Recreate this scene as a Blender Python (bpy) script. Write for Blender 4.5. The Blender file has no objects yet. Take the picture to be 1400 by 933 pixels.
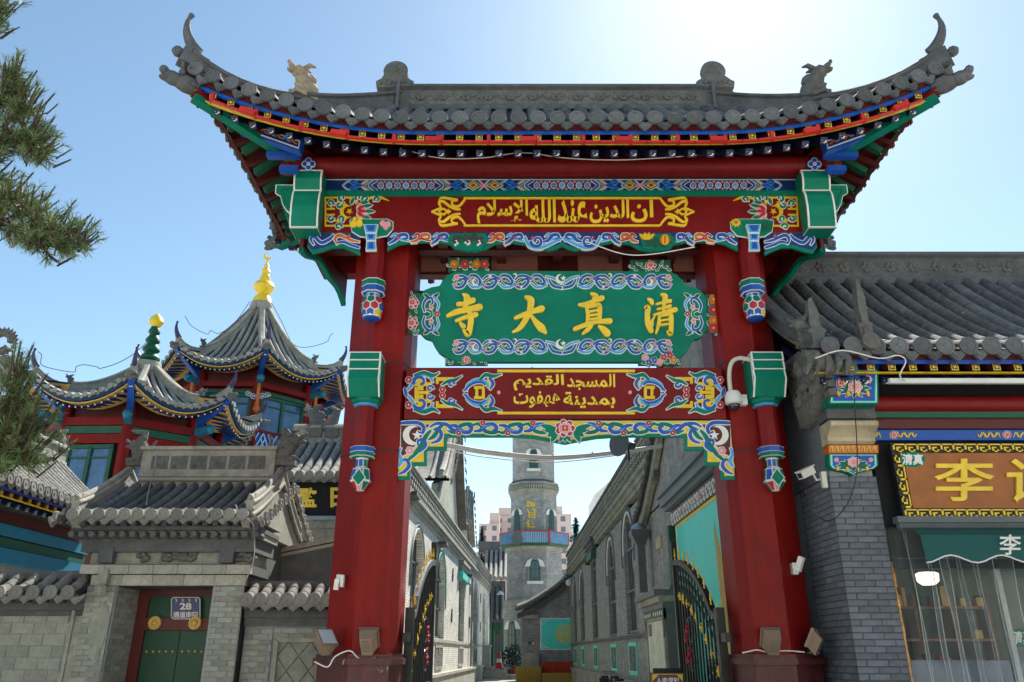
import bpy, math, random
from math import sin, cos, tan, pi, radians, sqrt, atan2
from mathutils import Vector, Matrix
random.seed(7)
scene = bpy.context.scene
C = scene.collection
# ---------------------------------------------------------------- camera
PITCH = radians(21.65); FPX = 1075.0; EYE = 1.6
cam = bpy.data.cameras.new('camera'); camo = bpy.data.objects.new('camera', cam); C.objects.link(camo)
camo.location = (0, 0, EYE); camo.rotation_euler = (pi/2 + PITCH, 0, 0)
cam.sensor_width = 36; cam.lens = FPX/1400*36; cam.clip_start = 0.1; cam.clip_end = 3000
scene.camera = camo
# ---------------------------------------------------------------- light
SUN_EL = radians(46.5); SUN_AZ = radians(20.5)      # azimuth measured from +Y towards +X
world = bpy.data.worlds.new('World'); scene.world = world; world.use_nodes = True
nt = world.node_tree; bg = nt.nodes['Background']
sky = nt.nodes.new('ShaderNodeTexSky'); sky.sky_type = 'NISHITA'; sky.sun_disc = False
sky.sun_elevation = SUN_EL; sky.sun_rotation = SUN_AZ
sky.altitude = 800; sky.air_density = 1.0; sky.dust_density = 0.5; sky.ozone_density = 1.0
tint = nt.nodes.new('ShaderNodeVectorMath'); tint.operation = 'MULTIPLY'; tint.inputs[1].default_value = (.99, 1.07, .97)      # camera white balance, the same in every direction
nt.links.new(sky.outputs[0], tint.inputs[0]); nt.links.new(tint.outputs[0], bg.inputs[0]); bg.inputs[1].default_value = 0.085
sl = bpy.data.lights.new('sun', 'SUN'); sl.energy = 4.2; sl.angle = radians(0.5); sl.color = (1, .95, .87)
so = bpy.data.objects.new('sun', sl); C.objects.link(so)
sd = Vector((sin(SUN_AZ)*cos(SUN_EL), cos(SUN_AZ)*cos(SUN_EL), sin(SUN_EL)))
so.rotation_euler = sd.to_track_quat('Z', 'Y').to_euler(); so.location = (5, 20, 30)
scene.view_settings.view_transform = 'Standard'; scene.view_settings.look = 'None'
scene.view_settings.exposure = 1.25; scene.view_settings.gamma = 1
# ---------------------------------------------------------------- measuring helpers (true planes in the place)
CP, SP = cos(PITCH), sin(PITCH)
def ray(px, py):
    a = (px-700)/FPX; b = (466.5-py)/FPX
    return Vector((a, CP - b*SP, SP + b*CP))
def at(px, py, Y):
    r = ray(px, py); t = Y/r.y
    return Vector((r.x*t, Y, EYE + r.z*t))
def atx(px, py, X):
    r = ray(px, py); t = X/r.x
    return Vector((X, r.y*t, EYE + r.z*t))
# ---------------------------------------------------------------- materials
def lin(h):
    if isinstance(h, str):
        v = [int(h[i:i+2], 16)/255 for i in (0, 2, 4)]
        return [((c+.055)/1.055)**2.4 if c > .04045 else c/12.92 for c in v]
    return list(h)
M = {}
def mat(name, col, rough=.6, var=.15, scale=6., bump=.15, bscale=40., metal=0., spec=.5, col2=None, rnd=.0, emit=0, trans=0, alpha=1, stain=.13, chips=0., streak=0.):
    m = bpy.data.materials.new(name); m.use_nodes = True; n = m.node_tree; L = n.links
    p = n.nodes['Principled BSDF']; c = lin(col)
    p.inputs['Roughness'].default_value = rough; p.inputs['Metallic'].default_value = metal
    p.inputs['Specular IOR Level'].default_value = spec
    tc = n.nodes.new('ShaderNodeTexCoord')
    no = n.nodes.new('ShaderNodeTexNoise'); no.inputs['Scale'].default_value = scale; no.inputs['Detail'].default_value = 6; no.inputs['Roughness'].default_value = .65
    L.new(tc.outputs['Object'], no.inputs['Vector'])
    mx = n.nodes.new('ShaderNodeMix'); mx.data_type = 'RGBA'
    c2 = lin(col2) if col2 else [min(1, x*(1+var)) for x in c]
    c1 = c if col2 else [x*(1-var) for x in c]
    mx.inputs[6].default_value = (*c1, 1); mx.inputs[7].default_value = (*c2, 1)
    rp = n.nodes.new('ShaderNodeMapRange'); rp.inputs[1].default_value = .32; rp.inputs[2].default_value = .68
    L.new(no.outputs['Fac'], rp.inputs[0]); L.new(rp.outputs[0], mx.inputs[0])
    out = mx.outputs[2]
    if stain:
        n2 = n.nodes.new('ShaderNodeTexNoise'); n2.inputs['Scale'].default_value = 1.3; n2.inputs['Detail'].default_value = 8; n2.inputs['Roughness'].default_value = .7
        L.new(tc.outputs['Object'], n2.inputs['Vector'])
        r2 = n.nodes.new('ShaderNodeMapRange'); r2.inputs[1].default_value = .4; r2.inputs[2].default_value = .66; r2.inputs[3].default_value = 1; r2.inputs[4].default_value = 1-stain
        L.new(n2.outputs['Fac'], r2.inputs[0])
        v2 = n.nodes.new('ShaderNodeVectorMath'); v2.operation = 'SCALE'
        L.new(out, v2.inputs[0]); L.new(r2.outputs[0], v2.inputs['Scale']); out = v2.outputs[0]
    if rnd:
        oi = n.nodes.new('ShaderNodeObjectInfo'); r3 = n.nodes.new('ShaderNodeMapRange'); r3.inputs[3].default_value = 1-rnd; r3.inputs[4].default_value = 1+rnd
        L.new(oi.outputs['Random'], r3.inputs[0])
        v3 = n.nodes.new('ShaderNodeVectorMath'); v3.operation = 'SCALE'
        L.new(out, v3.inputs[0]); L.new(r3.outputs[0], v3.inputs['Scale']); out = v3.outputs[0]
    if streak:     # rain streaks running down the face
        n5 = n.nodes.new('ShaderNodeTexNoise'); n5.inputs['Scale'].default_value = 1.0; n5.inputs['Detail'].default_value = 7; n5.inputs['Roughness'].default_value = .7
        mp5 = n.nodes.new('ShaderNodeMapping'); mp5.inputs['Scale'].default_value = (11, 11, .55); L.new(tc.outputs['Object'], mp5.inputs[0]); L.new(mp5.outputs[0], n5.inputs['Vector'])
        r5 = n.nodes.new('ShaderNodeMapRange'); r5.inputs[1].default_value = .35; r5.inputs[2].default_value = .68; r5.inputs[3].default_value = 1-streak; r5.inputs[4].default_value = 1+streak*.6; L.new(n5.outputs['Fac'], r5.inputs[0])
        v5 = n.nodes.new('ShaderNodeVectorMath'); v5.operation = 'SCALE'; L.new(out, v5.inputs[0]); L.new(r5.outputs[0], v5.inputs['Scale']); out = v5.outputs[0]
    if chips:      # scattered flakes where the coat has come off
        n4 = n.nodes.new('ShaderNodeTexNoise'); n4.inputs['Scale'].default_value = 5.5; n4.inputs['Detail'].default_value = 9; n4.inputs['Roughness'].default_value = .62
        mp = n.nodes.new('ShaderNodeMapping'); mp.inputs['Scale'].default_value = (1.6, 1.6, .7); L.new(tc.outputs['Object'], mp.inputs[0]); L.new(mp.outputs[0], n4.inputs['Vector'])
        r4 = n.nodes.new('ShaderNodeMapRange'); r4.inputs[1].default_value = chips; r4.inputs[2].default_value = chips+.015; L.new(n4.outputs['Fac'], r4.inputs[0])
        m4 = n.nodes.new('ShaderNodeMix'); m4.data_type = 'RGBA'; L.new(r4.outputs[0], m4.inputs[0]); L.new(out, m4.inputs[6]); m4.inputs[7].default_value = (.42, .34, .30, 1); out = m4.outputs[2]
    L.new(out, p.inputs['Base Color'])
    if bump:
        nb = n.nodes.new('ShaderNodeTexNoise'); nb.inputs['Scale'].default_value = bscale; nb.inputs['Detail'].default_value = 5
        L.new(tc.outputs['Object'], nb.inputs['Vector'])
        b = n.nodes.new('ShaderNodeBump'); b.inputs['Strength'].default_value = bump; b.inputs['Distance'].default_value = .02
        L.new(nb.outputs['Fac'], b.inputs['Height']); L.new(b.outputs[0], p.inputs['Normal'])
        mr = n.nodes.new('ShaderNodeMapRange'); mr.inputs[3].default_value = max(.03, rough-.1); mr.inputs[4].default_value = min(1, rough+.12)
        L.new(no.outputs['Fac'], mr.inputs[0]); L.new(mr.outputs[0], p.inputs['Roughness'])
    if emit:
        p.inputs['Emission Color'].default_value = (*c, 1); p.inputs['Emission Strength'].default_value = emit
    if trans: p.inputs['Transmission Weight'].default_value = trans
    if alpha < 1: p.inputs['Alpha'].default_value = alpha
    M[name] = m; return m
def brickmat(name, col, mortar, bw, bh, plane='xz', ms=.012, var=.25, rough=.85, stain=.0):
    m = bpy.data.materials.new(name); m.use_nodes = True; n = m.node_tree; L = n.links
    p = n.nodes['Principled BSDF']; p.inputs['Roughness'].default_value = rough; p.inputs['Specular IOR Level'].default_value = .25
    tc = n.nodes.new('ShaderNodeTexCoord'); sp = n.nodes.new('ShaderNodeSeparateXYZ'); cb = n.nodes.new('ShaderNodeCombineXYZ')
    L.new(tc.outputs['Object'], sp.inputs[0])
    L.new(sp.outputs['X' if plane[0] == 'x' else 'Y'], cb.inputs[0]); L.new(sp.outputs['Z'], cb.inputs[1])
    b = n.nodes.new('ShaderNodeTexBrick'); c = lin(col)
    b.inputs['Color1'].default_value = (*[x*(1-var) for x in c], 1); b.inputs['Color2'].default_value = (*[x*(1+var) for x in c], 1)
    b.inputs['Mortar'].default_value = (*lin(mortar), 1); b.inputs['Scale'].default_value = 1
    b.inputs['Mortar Size'].default_value = ms; b.inputs['Brick Width'].default_value = bw; b.inputs['Row Height'].default_value = bh; b.inputs['Mortar Smooth'].default_value = .3
    L.new(cb.outputs[0], b.inputs['Vector'])
    no = n.nodes.new('ShaderNodeTexNoise'); no.inputs['Scale'].default_value = 2.2; no.inputs['Detail'].default_value = 9; no.inputs['Roughness'].default_value = .7
    L.new(tc.outputs['Object'], no.inputs['Vector'])
    r = n.nodes.new('ShaderNodeMapRange'); r.inputs[1].default_value = .3; r.inputs[2].default_value = .7; r.inputs[3].default_value = .68-stain; r.inputs[4].default_value = 1.25
    L.new(no.outputs['Fac'], r.inputs[0])
    v = n.nodes.new('ShaderNodeVectorMath'); v.operation = 'SCALE'; L.new(b.outputs['Color'], v.inputs[0]); L.new(r.outputs[0], v.inputs['Scale'])
    L.new(v.outputs[0], p.inputs['Base Color'])
    bp = n.nodes.new('ShaderNodeBump'); bp.inputs['Strength'].default_value = .5; bp.inputs['Distance'].default_value = .01; bp.invert = True
    L.new(b.outputs['Fac'], bp.inputs['Height']); L.new(bp.outputs[0], p.inputs['Normal'])
    M[name] = m; return m
mat('red', '84100a', .5, .10, 2.5, .06, 14, stain=.28, spec=.22, chips=.715, streak=.2)
mat('red_beam', '7c1618', .45, .08, 3, .05, 20, stain=.25, spec=.22, streak=.12, chips=.74)
mat('red_strip', 'c4281c', .4, .1, 3, 0)
mat('dark_red', '551410', .5, .12, 4, .05)
mat('maroon_stone', '5a2826', .45, .3, 9, .35, 60, stain=.35, chips=.68, streak=.3)
mat('green', '067a62', .5, .10, 3, .05, stain=.22, spec=.2)
mat('dark_green', '0b5238', .5, .15, 5, .05)
mat('blue', '1152ae', .45, .12, 8, .05)
mat('deep_blue', '0c2f6e', .45, .12, 8, .05)
mat('sky_blue', '4aa3e0', .45, .06, 8, .03)
mat('white', 'e6e6e0', .5, .05, 8, .03)
mat('yellow', 'e3bf1c', .4, .08, 8, .06)
mat('gold', 'f0cb34', .35, .12, 5, .08, stain=.1)
mat('pale_gold', 'd9b25c', .45, .12, 9, .1)
mat('orange', 'cc6a18', .5, .15, 8, .05)
mat('pink', 'e59aa4', .5, .1, 8, .05)
mat('crimson', 'b31e30', .5, .15, 8, .05)
mat('navy', '0a1a42', .5, .1, 8, 0)
mat('black', '141414', .5, .1, 8, .03)
mat('near_black', '0b0b0c', .8, .1, 8, 0)  # even near-black for the signboard band, fascia backing and ceiling sheet
mat('turquoise', '45dccb', .4, .06, 3, .03, stain=.06)
mat('tile', '686b6d', .85, .3, 9, .7, 45, rnd=.28, stain=.42, chips=.70)
mat('tile_pale', '908d86', .9, .28, 9, .6, 45, rnd=.2, stain=.42)
mat('tile_deck', '414345', .9, .25, 5, .4, 40)
mat('tile_far', 'a09c94', .85, .2, 4, .3, 30, stain=.3)
mat('ridge', '5f6163', .85, .25, 6, .5, 30, stain=.35)
mat('ridge_pale', 'a09c90', .85, .22, 6, .5, 30, stain=.35)
mat('carved', '6a6a66', .9, .3, 12, .8, 25, stain=.35)
mat('beast_tan', 'a8977f', .85, .25, 12, .6, 30, stain=.25)
mat('purple_horn', '35305c', .5, .15, 6, .1)
mat('stone', 'a8a69a', .9, .22, 9, .5, 40, rnd=.12, stain=.38, streak=.12)
mat('stone_block', 'a0a294', .9, .16, 14, .9, 45, rnd=.13, stain=.25)
mat('plaster', '9a9c8e', .9, .2, 4, .4, 30, stain=.4, streak=.15)
mat('brick', '6c727a', .85, .2, 9, .45, 60, rnd=.2, stain=.15)
mat('brick_pale', '9a9c90', .88, .18, 9, .45, 60, rnd=.22, stain=.32)
mat('mortar', '9da0a2', .95, .1, 30, .3, 80)
mat('mortar_dark', '50534f', .95, .15, 30, .3, 80)
mat('cream', 'c2b394', .6, .2, 4, .2, 20, stain=.35)
mat('concrete', 'c9c6bd', .9, .12, 2, .3, 30, stain=.15)
mat('wood', '9c5716', .35, .2, 3, .05)
mat('cable_white', 'dededa', .5, .05, 8, 0)
mat('cable_black', '1a1a1c', .5, .05, 8, 0)
mat('metal_black', '161b1c', .4, .15, 8, .1)
mat('metal_grey', '5b6264', .45, .1, 5, .05)
mat('galvanised', '9ba0a2', .35, .12, 8, .05, metal=.6)
mat('taupe', '8a7460', .5, .08, 8, .05)
mat('awning', '0f5450', .75, .08, 6, .15, 80)
mat('glass_dark', '1d2a33', .08, .2, 2, 0, spec=.8)
mat('glass_blue', '3f648c', .08, .3, 3, 0, spec=.8)
mat('lamp_face', 'b8c4cc', .15, .05, 8, 0)
mat('needle', '6a7c50', .6, .35, 5, 0, rnd=.2)
mat('needle_light', '6f8c3c', .6, .3, 5, 0)
mat('bark', '4a3b2e', .9, .3, 8, .6)
mat('conifer', '2a3a30', .8, .3, 2, 0)
mat('leaf', '3a5a2a', .6, .3, 5, 0)
mat('skyline_pink', 'dcc2ba', .9, .08, .05, 0)
mat('skyline_white', 'e0ddd8', .9, .05, .05, 0)
mat('red_cloth', 'a8301a', .7, .1, 3, .1)
mat('yellow_cloth', 'a98a3a', .7, .15, 3, .1)
mat('purple_paint', '5d2a45', .35, .08, 3, .05)
mat('pink_board', 'a76b5c', .5, .12, 3, .1)
# ---------------------------------------------------------------- mesh builder
WP = {}          # world position of every parent
def catmull(P, n=6):
    P = [Vector(p) for p in P]
    if len(P) < 3: return P
    out = []
    Q = [P[0]*2-P[1]] + P + [P[-1]*2-P[-2]]
    for i in range(1, len(Q)-2):
        a, b, c, d = Q[i-1:i+3]
        for k in range(n):
            t = k/n
            out.append(.5*((2*b)+(c-a)*t+(2*a-5*b+4*c-d)*t*t+(3*b-a-3*c+d)*t**3))
    out.append(P[-1]); return out
class MB:
    def __init__(s): s.v = []; s.f = []; s.m = []
    def add(s, vs, fs, mi=0):
        o = len(s.v); s.v += [tuple(p) for p in vs]; s.f += [tuple(i+o for i in f) for f in fs]; s.m += [mi]*len(fs); return s
    def box(s, x0, x1, y0, y1, z0, z1, mi=0):
        if x0 > x1: x0, x1 = x1, x0
        if y0 > y1: y0, y1 = y1, y0
        if z0 > z1: z0, z1 = z1, z0
        v = [(x, y, z) for z in (z0, z1) for y in (y0, y1) for x in (x0, x1)]
        return s.add(v, [(0, 2, 3, 1), (4, 5, 7, 6), (0, 1, 5, 4), (2, 6, 7, 3), (0, 4, 6, 2), (1, 3, 7, 5)], mi)
    def bar(s, a, b, w, h, mi=0, up=(0, 0, 1)):     # box along a->b
        a = Vector(a); b = Vector(b); d = (b-a).normalized(); up = Vector(up)
        sd_ = d.cross(up)
        if sd_.length < 1e-4: sd_ = d.cross(Vector((0, 1, 0)))
        sd_.normalize(); u = sd_.cross(d).normalized()
        v = [p + sd_*(i*w/2) + u*(j*h/2) for p in (a, b) for j in (-1, 1) for i in (-1, 1)]
        return s.add(v, [(0, 2, 3, 1), (4, 5, 7, 6), (0, 1, 5, 4), (2, 6, 7, 3), (0, 4, 6, 2), (1, 3, 7, 5)], mi)
    def prism(s, poly, f, g, mi=0, side=None):      # poly of 2D points; f,g: map 2D -> 3D for the two caps
        n = len(poly); v = [f(*p) for p in poly] + [g(*p) for p in poly]
        s.add(v, [tuple(range(n)), tuple(range(2*n-1, n-1, -1))], mi)
        s.add(v, [(i, i+n, (i+1) % n+n, (i+1) % n) for i in range(n)], mi if side is None else side); return s
    def pz(s, poly, z0, z1, mi=0, k=1, c=None):     # vertical prism of a plan polygon
        return s.prism(poly, lambda x, y: (x, y, z0), lambda x, y: (x, y, z1), mi)
    def py(s, poly, y0, y1, mi=0, side=None):       # polygon in the XZ plane
        return s.prism(poly, lambda x, z: (x, y0, z), lambda x, z: (x, y1, z), mi, side)
    def px(s, poly, x0, x1, mi=0, side=None):
        return s.prism(poly, lambda y, z: (x0, y, z), lambda y, z: (x1, y, z), mi, side)
    def tube(s, path, r, n=8, mi=0, cap=True, half=False):
        P = [Vector(p) for p in path]; R = r if isinstance(r, (list, tuple)) else [r]*len(P)
        o = []
        prev = None
        for i, p in enumerate(P):
            d = (P[min(i+1, len(P)-1)]-P[max(i-1, 0)]).normalized()
            if prev is None:
                up = Vector((0, 0, 1)) if abs(d.z) < .95 else Vector((0, 1, 0))
            else: up = prev
            sdv = d.cross(up).normalized(); u = sdv.cross(d).normalized(); prev = u if not half else Vector((0, 0, 1))
            for k in range(n+1 if half else n):
                a = (pi*k/n) if half else 2*pi*k/n
                o.append(p + sdv*cos(a)*R[i] + u*sin(a)*R[i])
        w = n+1 if half else n; fs = []
        for i in range(len(P)-1):
            for k in range(n):
                fs.append((i*w+k, i*w+(k+1) % w, (i+1)*w+(k+1) % w, (i+1)*w+k))
        if cap: fs += [tuple(range(w-1, -1, -1)), tuple((len(P)-1)*w+k for k in range(w))]
        return s.add(o, fs, mi)
    def lathe(s, c, prof, n=12, mi=0, axis='z', rot=0.):
        c = Vector(c); o = []
        for r, h in prof:
            for k in range(n):
                a = 2*pi*k/n+rot
                if axis == 'z': o.append(c+Vector((r*cos(a), r*sin(a), h)))
                elif axis == 'y': o.append(c+Vector((r*cos(a), h, r*sin(a))))
                else: o.append(c+Vector((h, r*cos(a), r*sin(a))))
        fs = [(i*n+k, i*n+(k+1) % n, (i+1)*n+(k+1) % n, (i+1)*n+k) for i in range(len(prof)-1) for k in range(n)]
        fs += [tuple(range(n-1, -1, -1)), tuple((len(prof)-1)*n+k for k in range(n))]
        return s.add(o, fs, mi)
    def sweep(s, path, sec, mi=0):                   # sec: (side, up) points, up stays vertical
        P = [Vector(p) for p in path]; o = []; n = len(sec)
        for i, p in enumerate(P):
            d = P[min(i+1, len(P)-1)]-P[max(i-1, 0)]; d.z = 0; d.normalize(); sv = Vector((d.y, -d.x, 0))
            o += [p+sv*a+Vector((0, 0, b)) for a, b in sec]
        fs = [(i*n+k, i*n+(k+1) % n, (i+1)*n+(k+1) % n, (i+1)*n+k) for i in range(len(P)-1) for k in range(n)]
        fs += [tuple(range(n-1, -1, -1)), tuple((len(P)-1)*n+k for k in range(n))]
        return s.add(o, fs, mi)
    def ell(s, c, r, mi=0, n=8, m=5, rot=None):
        c = Vector(c); r = r if isinstance(r, (list, tuple)) else (r, r, r); o = []
        for i in range(m+1):
            t = pi*i/m
            for k in range(n):
                a = 2*pi*k/n; q = Vector((r[0]*sin(t)*cos(a), r[1]*sin(t)*sin(a), r[2]*cos(t)))
                if rot: q = rot @ q
                o.append(c+q)
        fs = [(i*n+k, (i+1)*n+k, (i+1)*n+(k+1) % n, i*n+(k+1) % n) for i in range(m) for k in range(n)]
        return s.add(o, fs, mi)
    def mesh(s, name, mats, off=None, smooth=False):
        me = bpy.data.meshes.new(name)
        v = s.v if off is None else [(a-off[0], b-off[1], c-off[2]) for a, b, c in s.v]
        me.from_pydata(v, [], s.f)
        for q in ([mats] if isinstance(mats, str) else mats): me.materials.append(M[q])
        me.polygons.foreach_set('material_index', s.m)
        if smooth:
            me.shade_smooth(); me.set_sharp_from_angle(angle=radians(38))
        me.update(); return me
    def build(s, name, mats, parent=None, smooth=False, **kw):
        off = WP[parent.name] if parent else None
        me = s.mesh(name, mats, off, smooth)
        o = bpy.data.objects.new(name, me); C.objects.link(o)
        if parent: o.parent = parent; WP[o.name] = WP[parent.name]
        else: WP[o.name] = Vector((0, 0, 0))
        for k, q in kw.items(): o[k] = q
        return o
def thing(name, label, cat, loc=(0, 0, 0), group=None):
    o = bpy.data.objects.new(name, None); C.objects.link(o); o.location = loc; o.empty_display_size = .2
    o['label'] = label; o['category'] = cat
    if group: o['group'] = group
    WP[o.name] = Vector(loc); return o
def single(mb, name, mats, label, cat, loc, group=None, smooth=False):
    me = mb.mesh(name, mats, Vector(loc), smooth); o = bpy.data.objects.new(name, me); C.objects.link(o)
    o.location = loc; o['label'] = label; o['category'] = cat
    if group: o['group'] = group
    WP[o.name] = Vector(loc); return o
def inst(name, me, parent, loc, rz=0., rx=0., ry=0., sc=None, **kw):   # shared-mesh part at a world place
    o = bpy.data.objects.new(name, me); C.objects.link(o); o.parent = parent
    o.location = Vector(loc)-WP[parent.name]; o.rotation_euler = (rx, ry, rz)
    if sc: o.scale = sc if isinstance(sc, tuple) else (sc, sc, sc)
    for k, q in kw.items(): o[k] = q
    WP[o.name] = Vector(loc); return o
def copy_tree(o, parent=None, loc=None, label=None):
    c = o.copy(); C.objects.link(c)
    if parent is not None: c.parent = parent
    if loc is not None: c.location = loc
    if label: c['label'] = label
    for ch in o.children: copy_tree(ch, c)
    return c
# ---------------------------------------------------------------- relief painter on a frontal plane (facing -Y)
class Rel:
    """flat carved / painted pieces laid in front of a vertical plane; 2D coords go through fn(u,v,depth)->3D"""
    def __init__(s, fn, mats, t=.006):
        s.mb = MB(); s.fn = fn; s.mats = mats; s.t = t; s.k = 0.
    def mi(s, name):
        if name not in s.mats: s.mats.append(name)
        return s.mats.index(name)
    def d(s, layer):
        s.k += .00002; return layer*s.t + s.k
    def poly(s, P, mt, layer=1, base=0):
        h = s.d(layer); s.mb.prism([tuple(p)[:2] for p in P], lambda u, v: s.fn(u, v, h), lambda u, v: s.fn(u, v, base), s.mi(mt))
    def stroke(s, P, W, mt, layer=1, n=5, ow=0, omat='white', base=0):
        pts = catmull([Vector((p[0], p[1], 0)) for p in P], n) if len(P) > 2 else [Vector((p[0], p[1], 0)) for p in P]
        if isinstance(W, (int, float)): W = [W]*len(P)
        m = len(pts); ws = []
        for i in range(m):
            t = i/(m-1)*(len(W)-1); a = int(min(t, len(W)-2)) if len(W) > 1 else 0
            ws.append(W[0] if len(W) == 1 else W[a]+(W[a+1]-W[a])*(t-a))
        if ow: s._rib(pts, [w+2*ow for w in ws], omat, layer-.5, base, ow)
        s._rib(pts, ws, mt, layer, base, 0)
    def _rib(s, pts, ws, mt, layer, base, ext):
        h = s.d(layer); L_ = []; R_ = []
        for i, p in enumerate(pts):
            d = pts[min(i+1, len(pts)-1)]-pts[max(i-1, 0)]
            if d.length < 1e-9: d = Vector((1, 0, 0))
            d.normalize(); nrm = Vector((-d.y, d.x, 0))
            q = p - d*ext if i == 0 else (p + d*ext if i == len(pts)-1 else p)
            L_.append(q+nrm*ws[i]/2); R_.append(q-nrm*ws[i]/2)
        n = len(pts)
        v = [s.fn(p.x, p.y, h) for p in L_] + [s.fn(p.x, p.y, h) for p in R_] + [s.fn(p.x, p.y, base) for p in L_] + [s.fn(p.x, p.y, base) for p in R_]
        f = []
        for i in range(n-1):
            f += [(i, i+1, n+i+1, n+i), (i, 2*n+i, 2*n+i+1, i+1), (n+i, n+i+1, 3*n+i+1, 3*n+i)]
        f += [(0, n, 3*n, 2*n), (n-1, 3*n-1, 4*n-1, 2*n-1)]
        s.mb.add(v, f, s.mi(mt))
    def disc(s, c, r, mt, layer=1, n=10, ry=None, rot=0):
        ry = ry or r
        s.poly([(c[0]+r*cos(2*pi*k/n+rot), c[1]+ry*sin(2*pi*k/n+rot)) for k in range(n)], mt, layer)
    def star(s, c, r, mt, layer=1, rot=pi/2, n=5, q=.42):
        s.poly([(c[0]+(r if k % 2 == 0 else r*q)*cos(pi*k/n+rot), c[1]+(r if k % 2 == 0 else r*q)*sin(pi*k/n+rot)) for k in range(2*n)], mt, layer)
    def crescent(s, c, r, mt, layer=1, rot=0., q=.42):       # opens toward rot
        A = radians(48); pts = []
        for k in range(15):
            a = rot+A+(2*pi-2*A)*k/14; pts.append((c[0]+r*cos(a), c[1]+r*sin(a)))
        cx, cy = c[0]+r*q*cos(rot), c[1]+r*q*sin(rot); e = pts[-1]
        r2 = sqrt((e[0]-cx)**2+(e[1]-cy)**2); a1 = atan2(e[1]-cy, e[0]-cx); a0 = atan2(pts[0][1]-cy, pts[0][0]-cx)
        while a1 < a0: a1 += 2*pi
        for k in range(1, 12): a = a1+(a0-a1)*k/12; pts.append((cx+r2*cos(a), cy+r2*sin(a)))
        s.poly(pts, mt, layer)
    def flower(s, c, r, mt, core='yellow', layer=1, n=5, edge='white', rot=0.):
        for k in range(n):
            a = 2*pi*k/n+rot; p = (c[0]+r*.58*cos(a), c[1]+r*.58*sin(a))
            if edge: s.disc(p, r*.48, edge, layer-.4, 8)
            s.disc(p, r*.38, mt, layer, 8)
        s.disc(c, r*.22, core, layer+.3, 6)
    def peony(s, c, r, mt='crimson', layer=1):
        for ring, (q, m_, n) in enumerate(((.72, mt, 7), (.42, 'pink', 6), (.2, mt, 4))):
            for k in range(n):
                a = 2*pi*k/n+ring*.4; p = (c[0]+r*q*cos(a), c[1]+r*q*.85*sin(a))
                s.disc(p, r*.36*(1-.2*ring), 'white' if ring < 2 else 'pink', layer+ring*.5, 8)
                s.disc(p, r*.28*(1-.2*ring), m_, layer+ring*.5+.25, 8)
        s.disc(c, r*.14, 'yellow', layer+2, 6)
    def leaf(s, a, b, w, mt='green', layer=1, edge='white', e=None):
        a = Vector((a[0], a[1])); b = Vector((b[0], b[1])); d = b-a; n = Vector((-d.y, d.x)).normalized()
        e = w*.22 if e is None else e
        def sh(k): return [a-d*.04*k] + [a+d*t+n*(w*q+e*k) for t, q in ((.2, .38), (.5, .5), (.8, .3))] + [b+d*.05*k] + [a+d*t-n*(w*q+e*k) for t, q in ((.8, .3), (.5, .5), (.2, .38))]
        if edge: s.poly(sh(1), edge, layer-.4)
        s.poly(sh(0), mt, layer)
    def curl(s, c, r, a0, turns, w, mt, layer=1, ow=0., omat='white'):   # spiral running inward
        P = []; n = max(6, int(abs(turns)*9))
        for k in range(n+1):
            t = k/n; a = a0+turns*2*pi*t; rr = r*(1-.78*t); P.append((c[0]+rr*cos(a), c[1]+rr*sin(a)))
        s.stroke(P, [w, w*.95, w*.7, w*.9], mt, layer, 2, ow, omat)
    def vine(s, x0, x1, y, h, cols, w=None, layer=1, ow=None, step=None, fl=None):
        """running S scroll with curls, leaves and little flowers"""
        w = w or h*.2; ow = h*.045 if ow is None else ow; step = step or h*1.35; sgn = 1 if x1 > x0 else -1
        n = max(1, int(round(abs(x1-x0)/step))); st = (x1-x0)/n
        for i in range(n):
            a = x0+st*i; up = 1 if i % 2 == 0 else -1; c1 = cols[i % len(cols)]; c2 = cols[(i+1) % len(cols)]
            s.stroke([(a, y-up*h*.3), (a+st*.25, y-up*h*.1), (a+st*.5, y+up*h*.28), (a+st*.8, y+up*h*.25), (a+st*.95, y), (a+st*.8, y-up*h*.14), (a+st*.66, y+up*h*.0)], [w*.5, w, w*1.15, w, w*.8, w*.6, w*.5], c1, layer, 4, ow)
            s.stroke([(a+st*.3, y-up*h*.34), (a+st*.55, y-up*h*.22), (a+st*.75, y-up*h*.36), (a+st*1.0, y-up*h*.36)], [w*.4, w*.8, w*.7, w*.3], c2, layer, 3, ow)
            s.disc((a+st*.42, y-up*h*.12), w*.35, 'sky_blue', layer+.2, 6)
            if fl and i % 2 == 0: s.flower((a+st*.05, y+up*h*.22), h*.17, fl, 'white', layer+.2)
    def out(s, name, parent, **kw): return s.mb.build(name, s.mats, parent, **kw)
def plane_px(Y, flip=None):
    """photo-measured drawing on the vertical plane at depth Y"""
    def fn(u, v, h):
        p = at(u, v, Y); return (p.x, Y-h, p.z)
    return fn
FONT = bpy.data.curves.new('t', 'FONT')
def textpoly(body, bold=0., extr=.01):
    FONT.body = body; FONT.offset = bold; FONT.extrude = 0; FONT.resolution_u = 3
    o = bpy.data.objects.new('o', FONT); C.objects.link(o); bpy.context.view_layer.update()
    me = bpy.data.meshes.new_from_object(o.evaluated_get(bpy.context.evaluated_depsgraph_get()))
    bpy.data.objects.remove(o)
    vs = [v.co.copy() for v in me.vertices]; fs = [tuple(p.vertices) for p in me.polygons]
    ed = {}
    for f in fs:
        for i in range(len(f)):
            a, b = f[i], f[(i+1) % len(f)]; k = (min(a, b), max(a, b)); ed.setdefault(k, []).append((a, b))
    bd = [e[0] for e in ed.values() if len(e) == 1]
    bpy.data.meshes.remove(me); return vs, fs, bd
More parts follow.
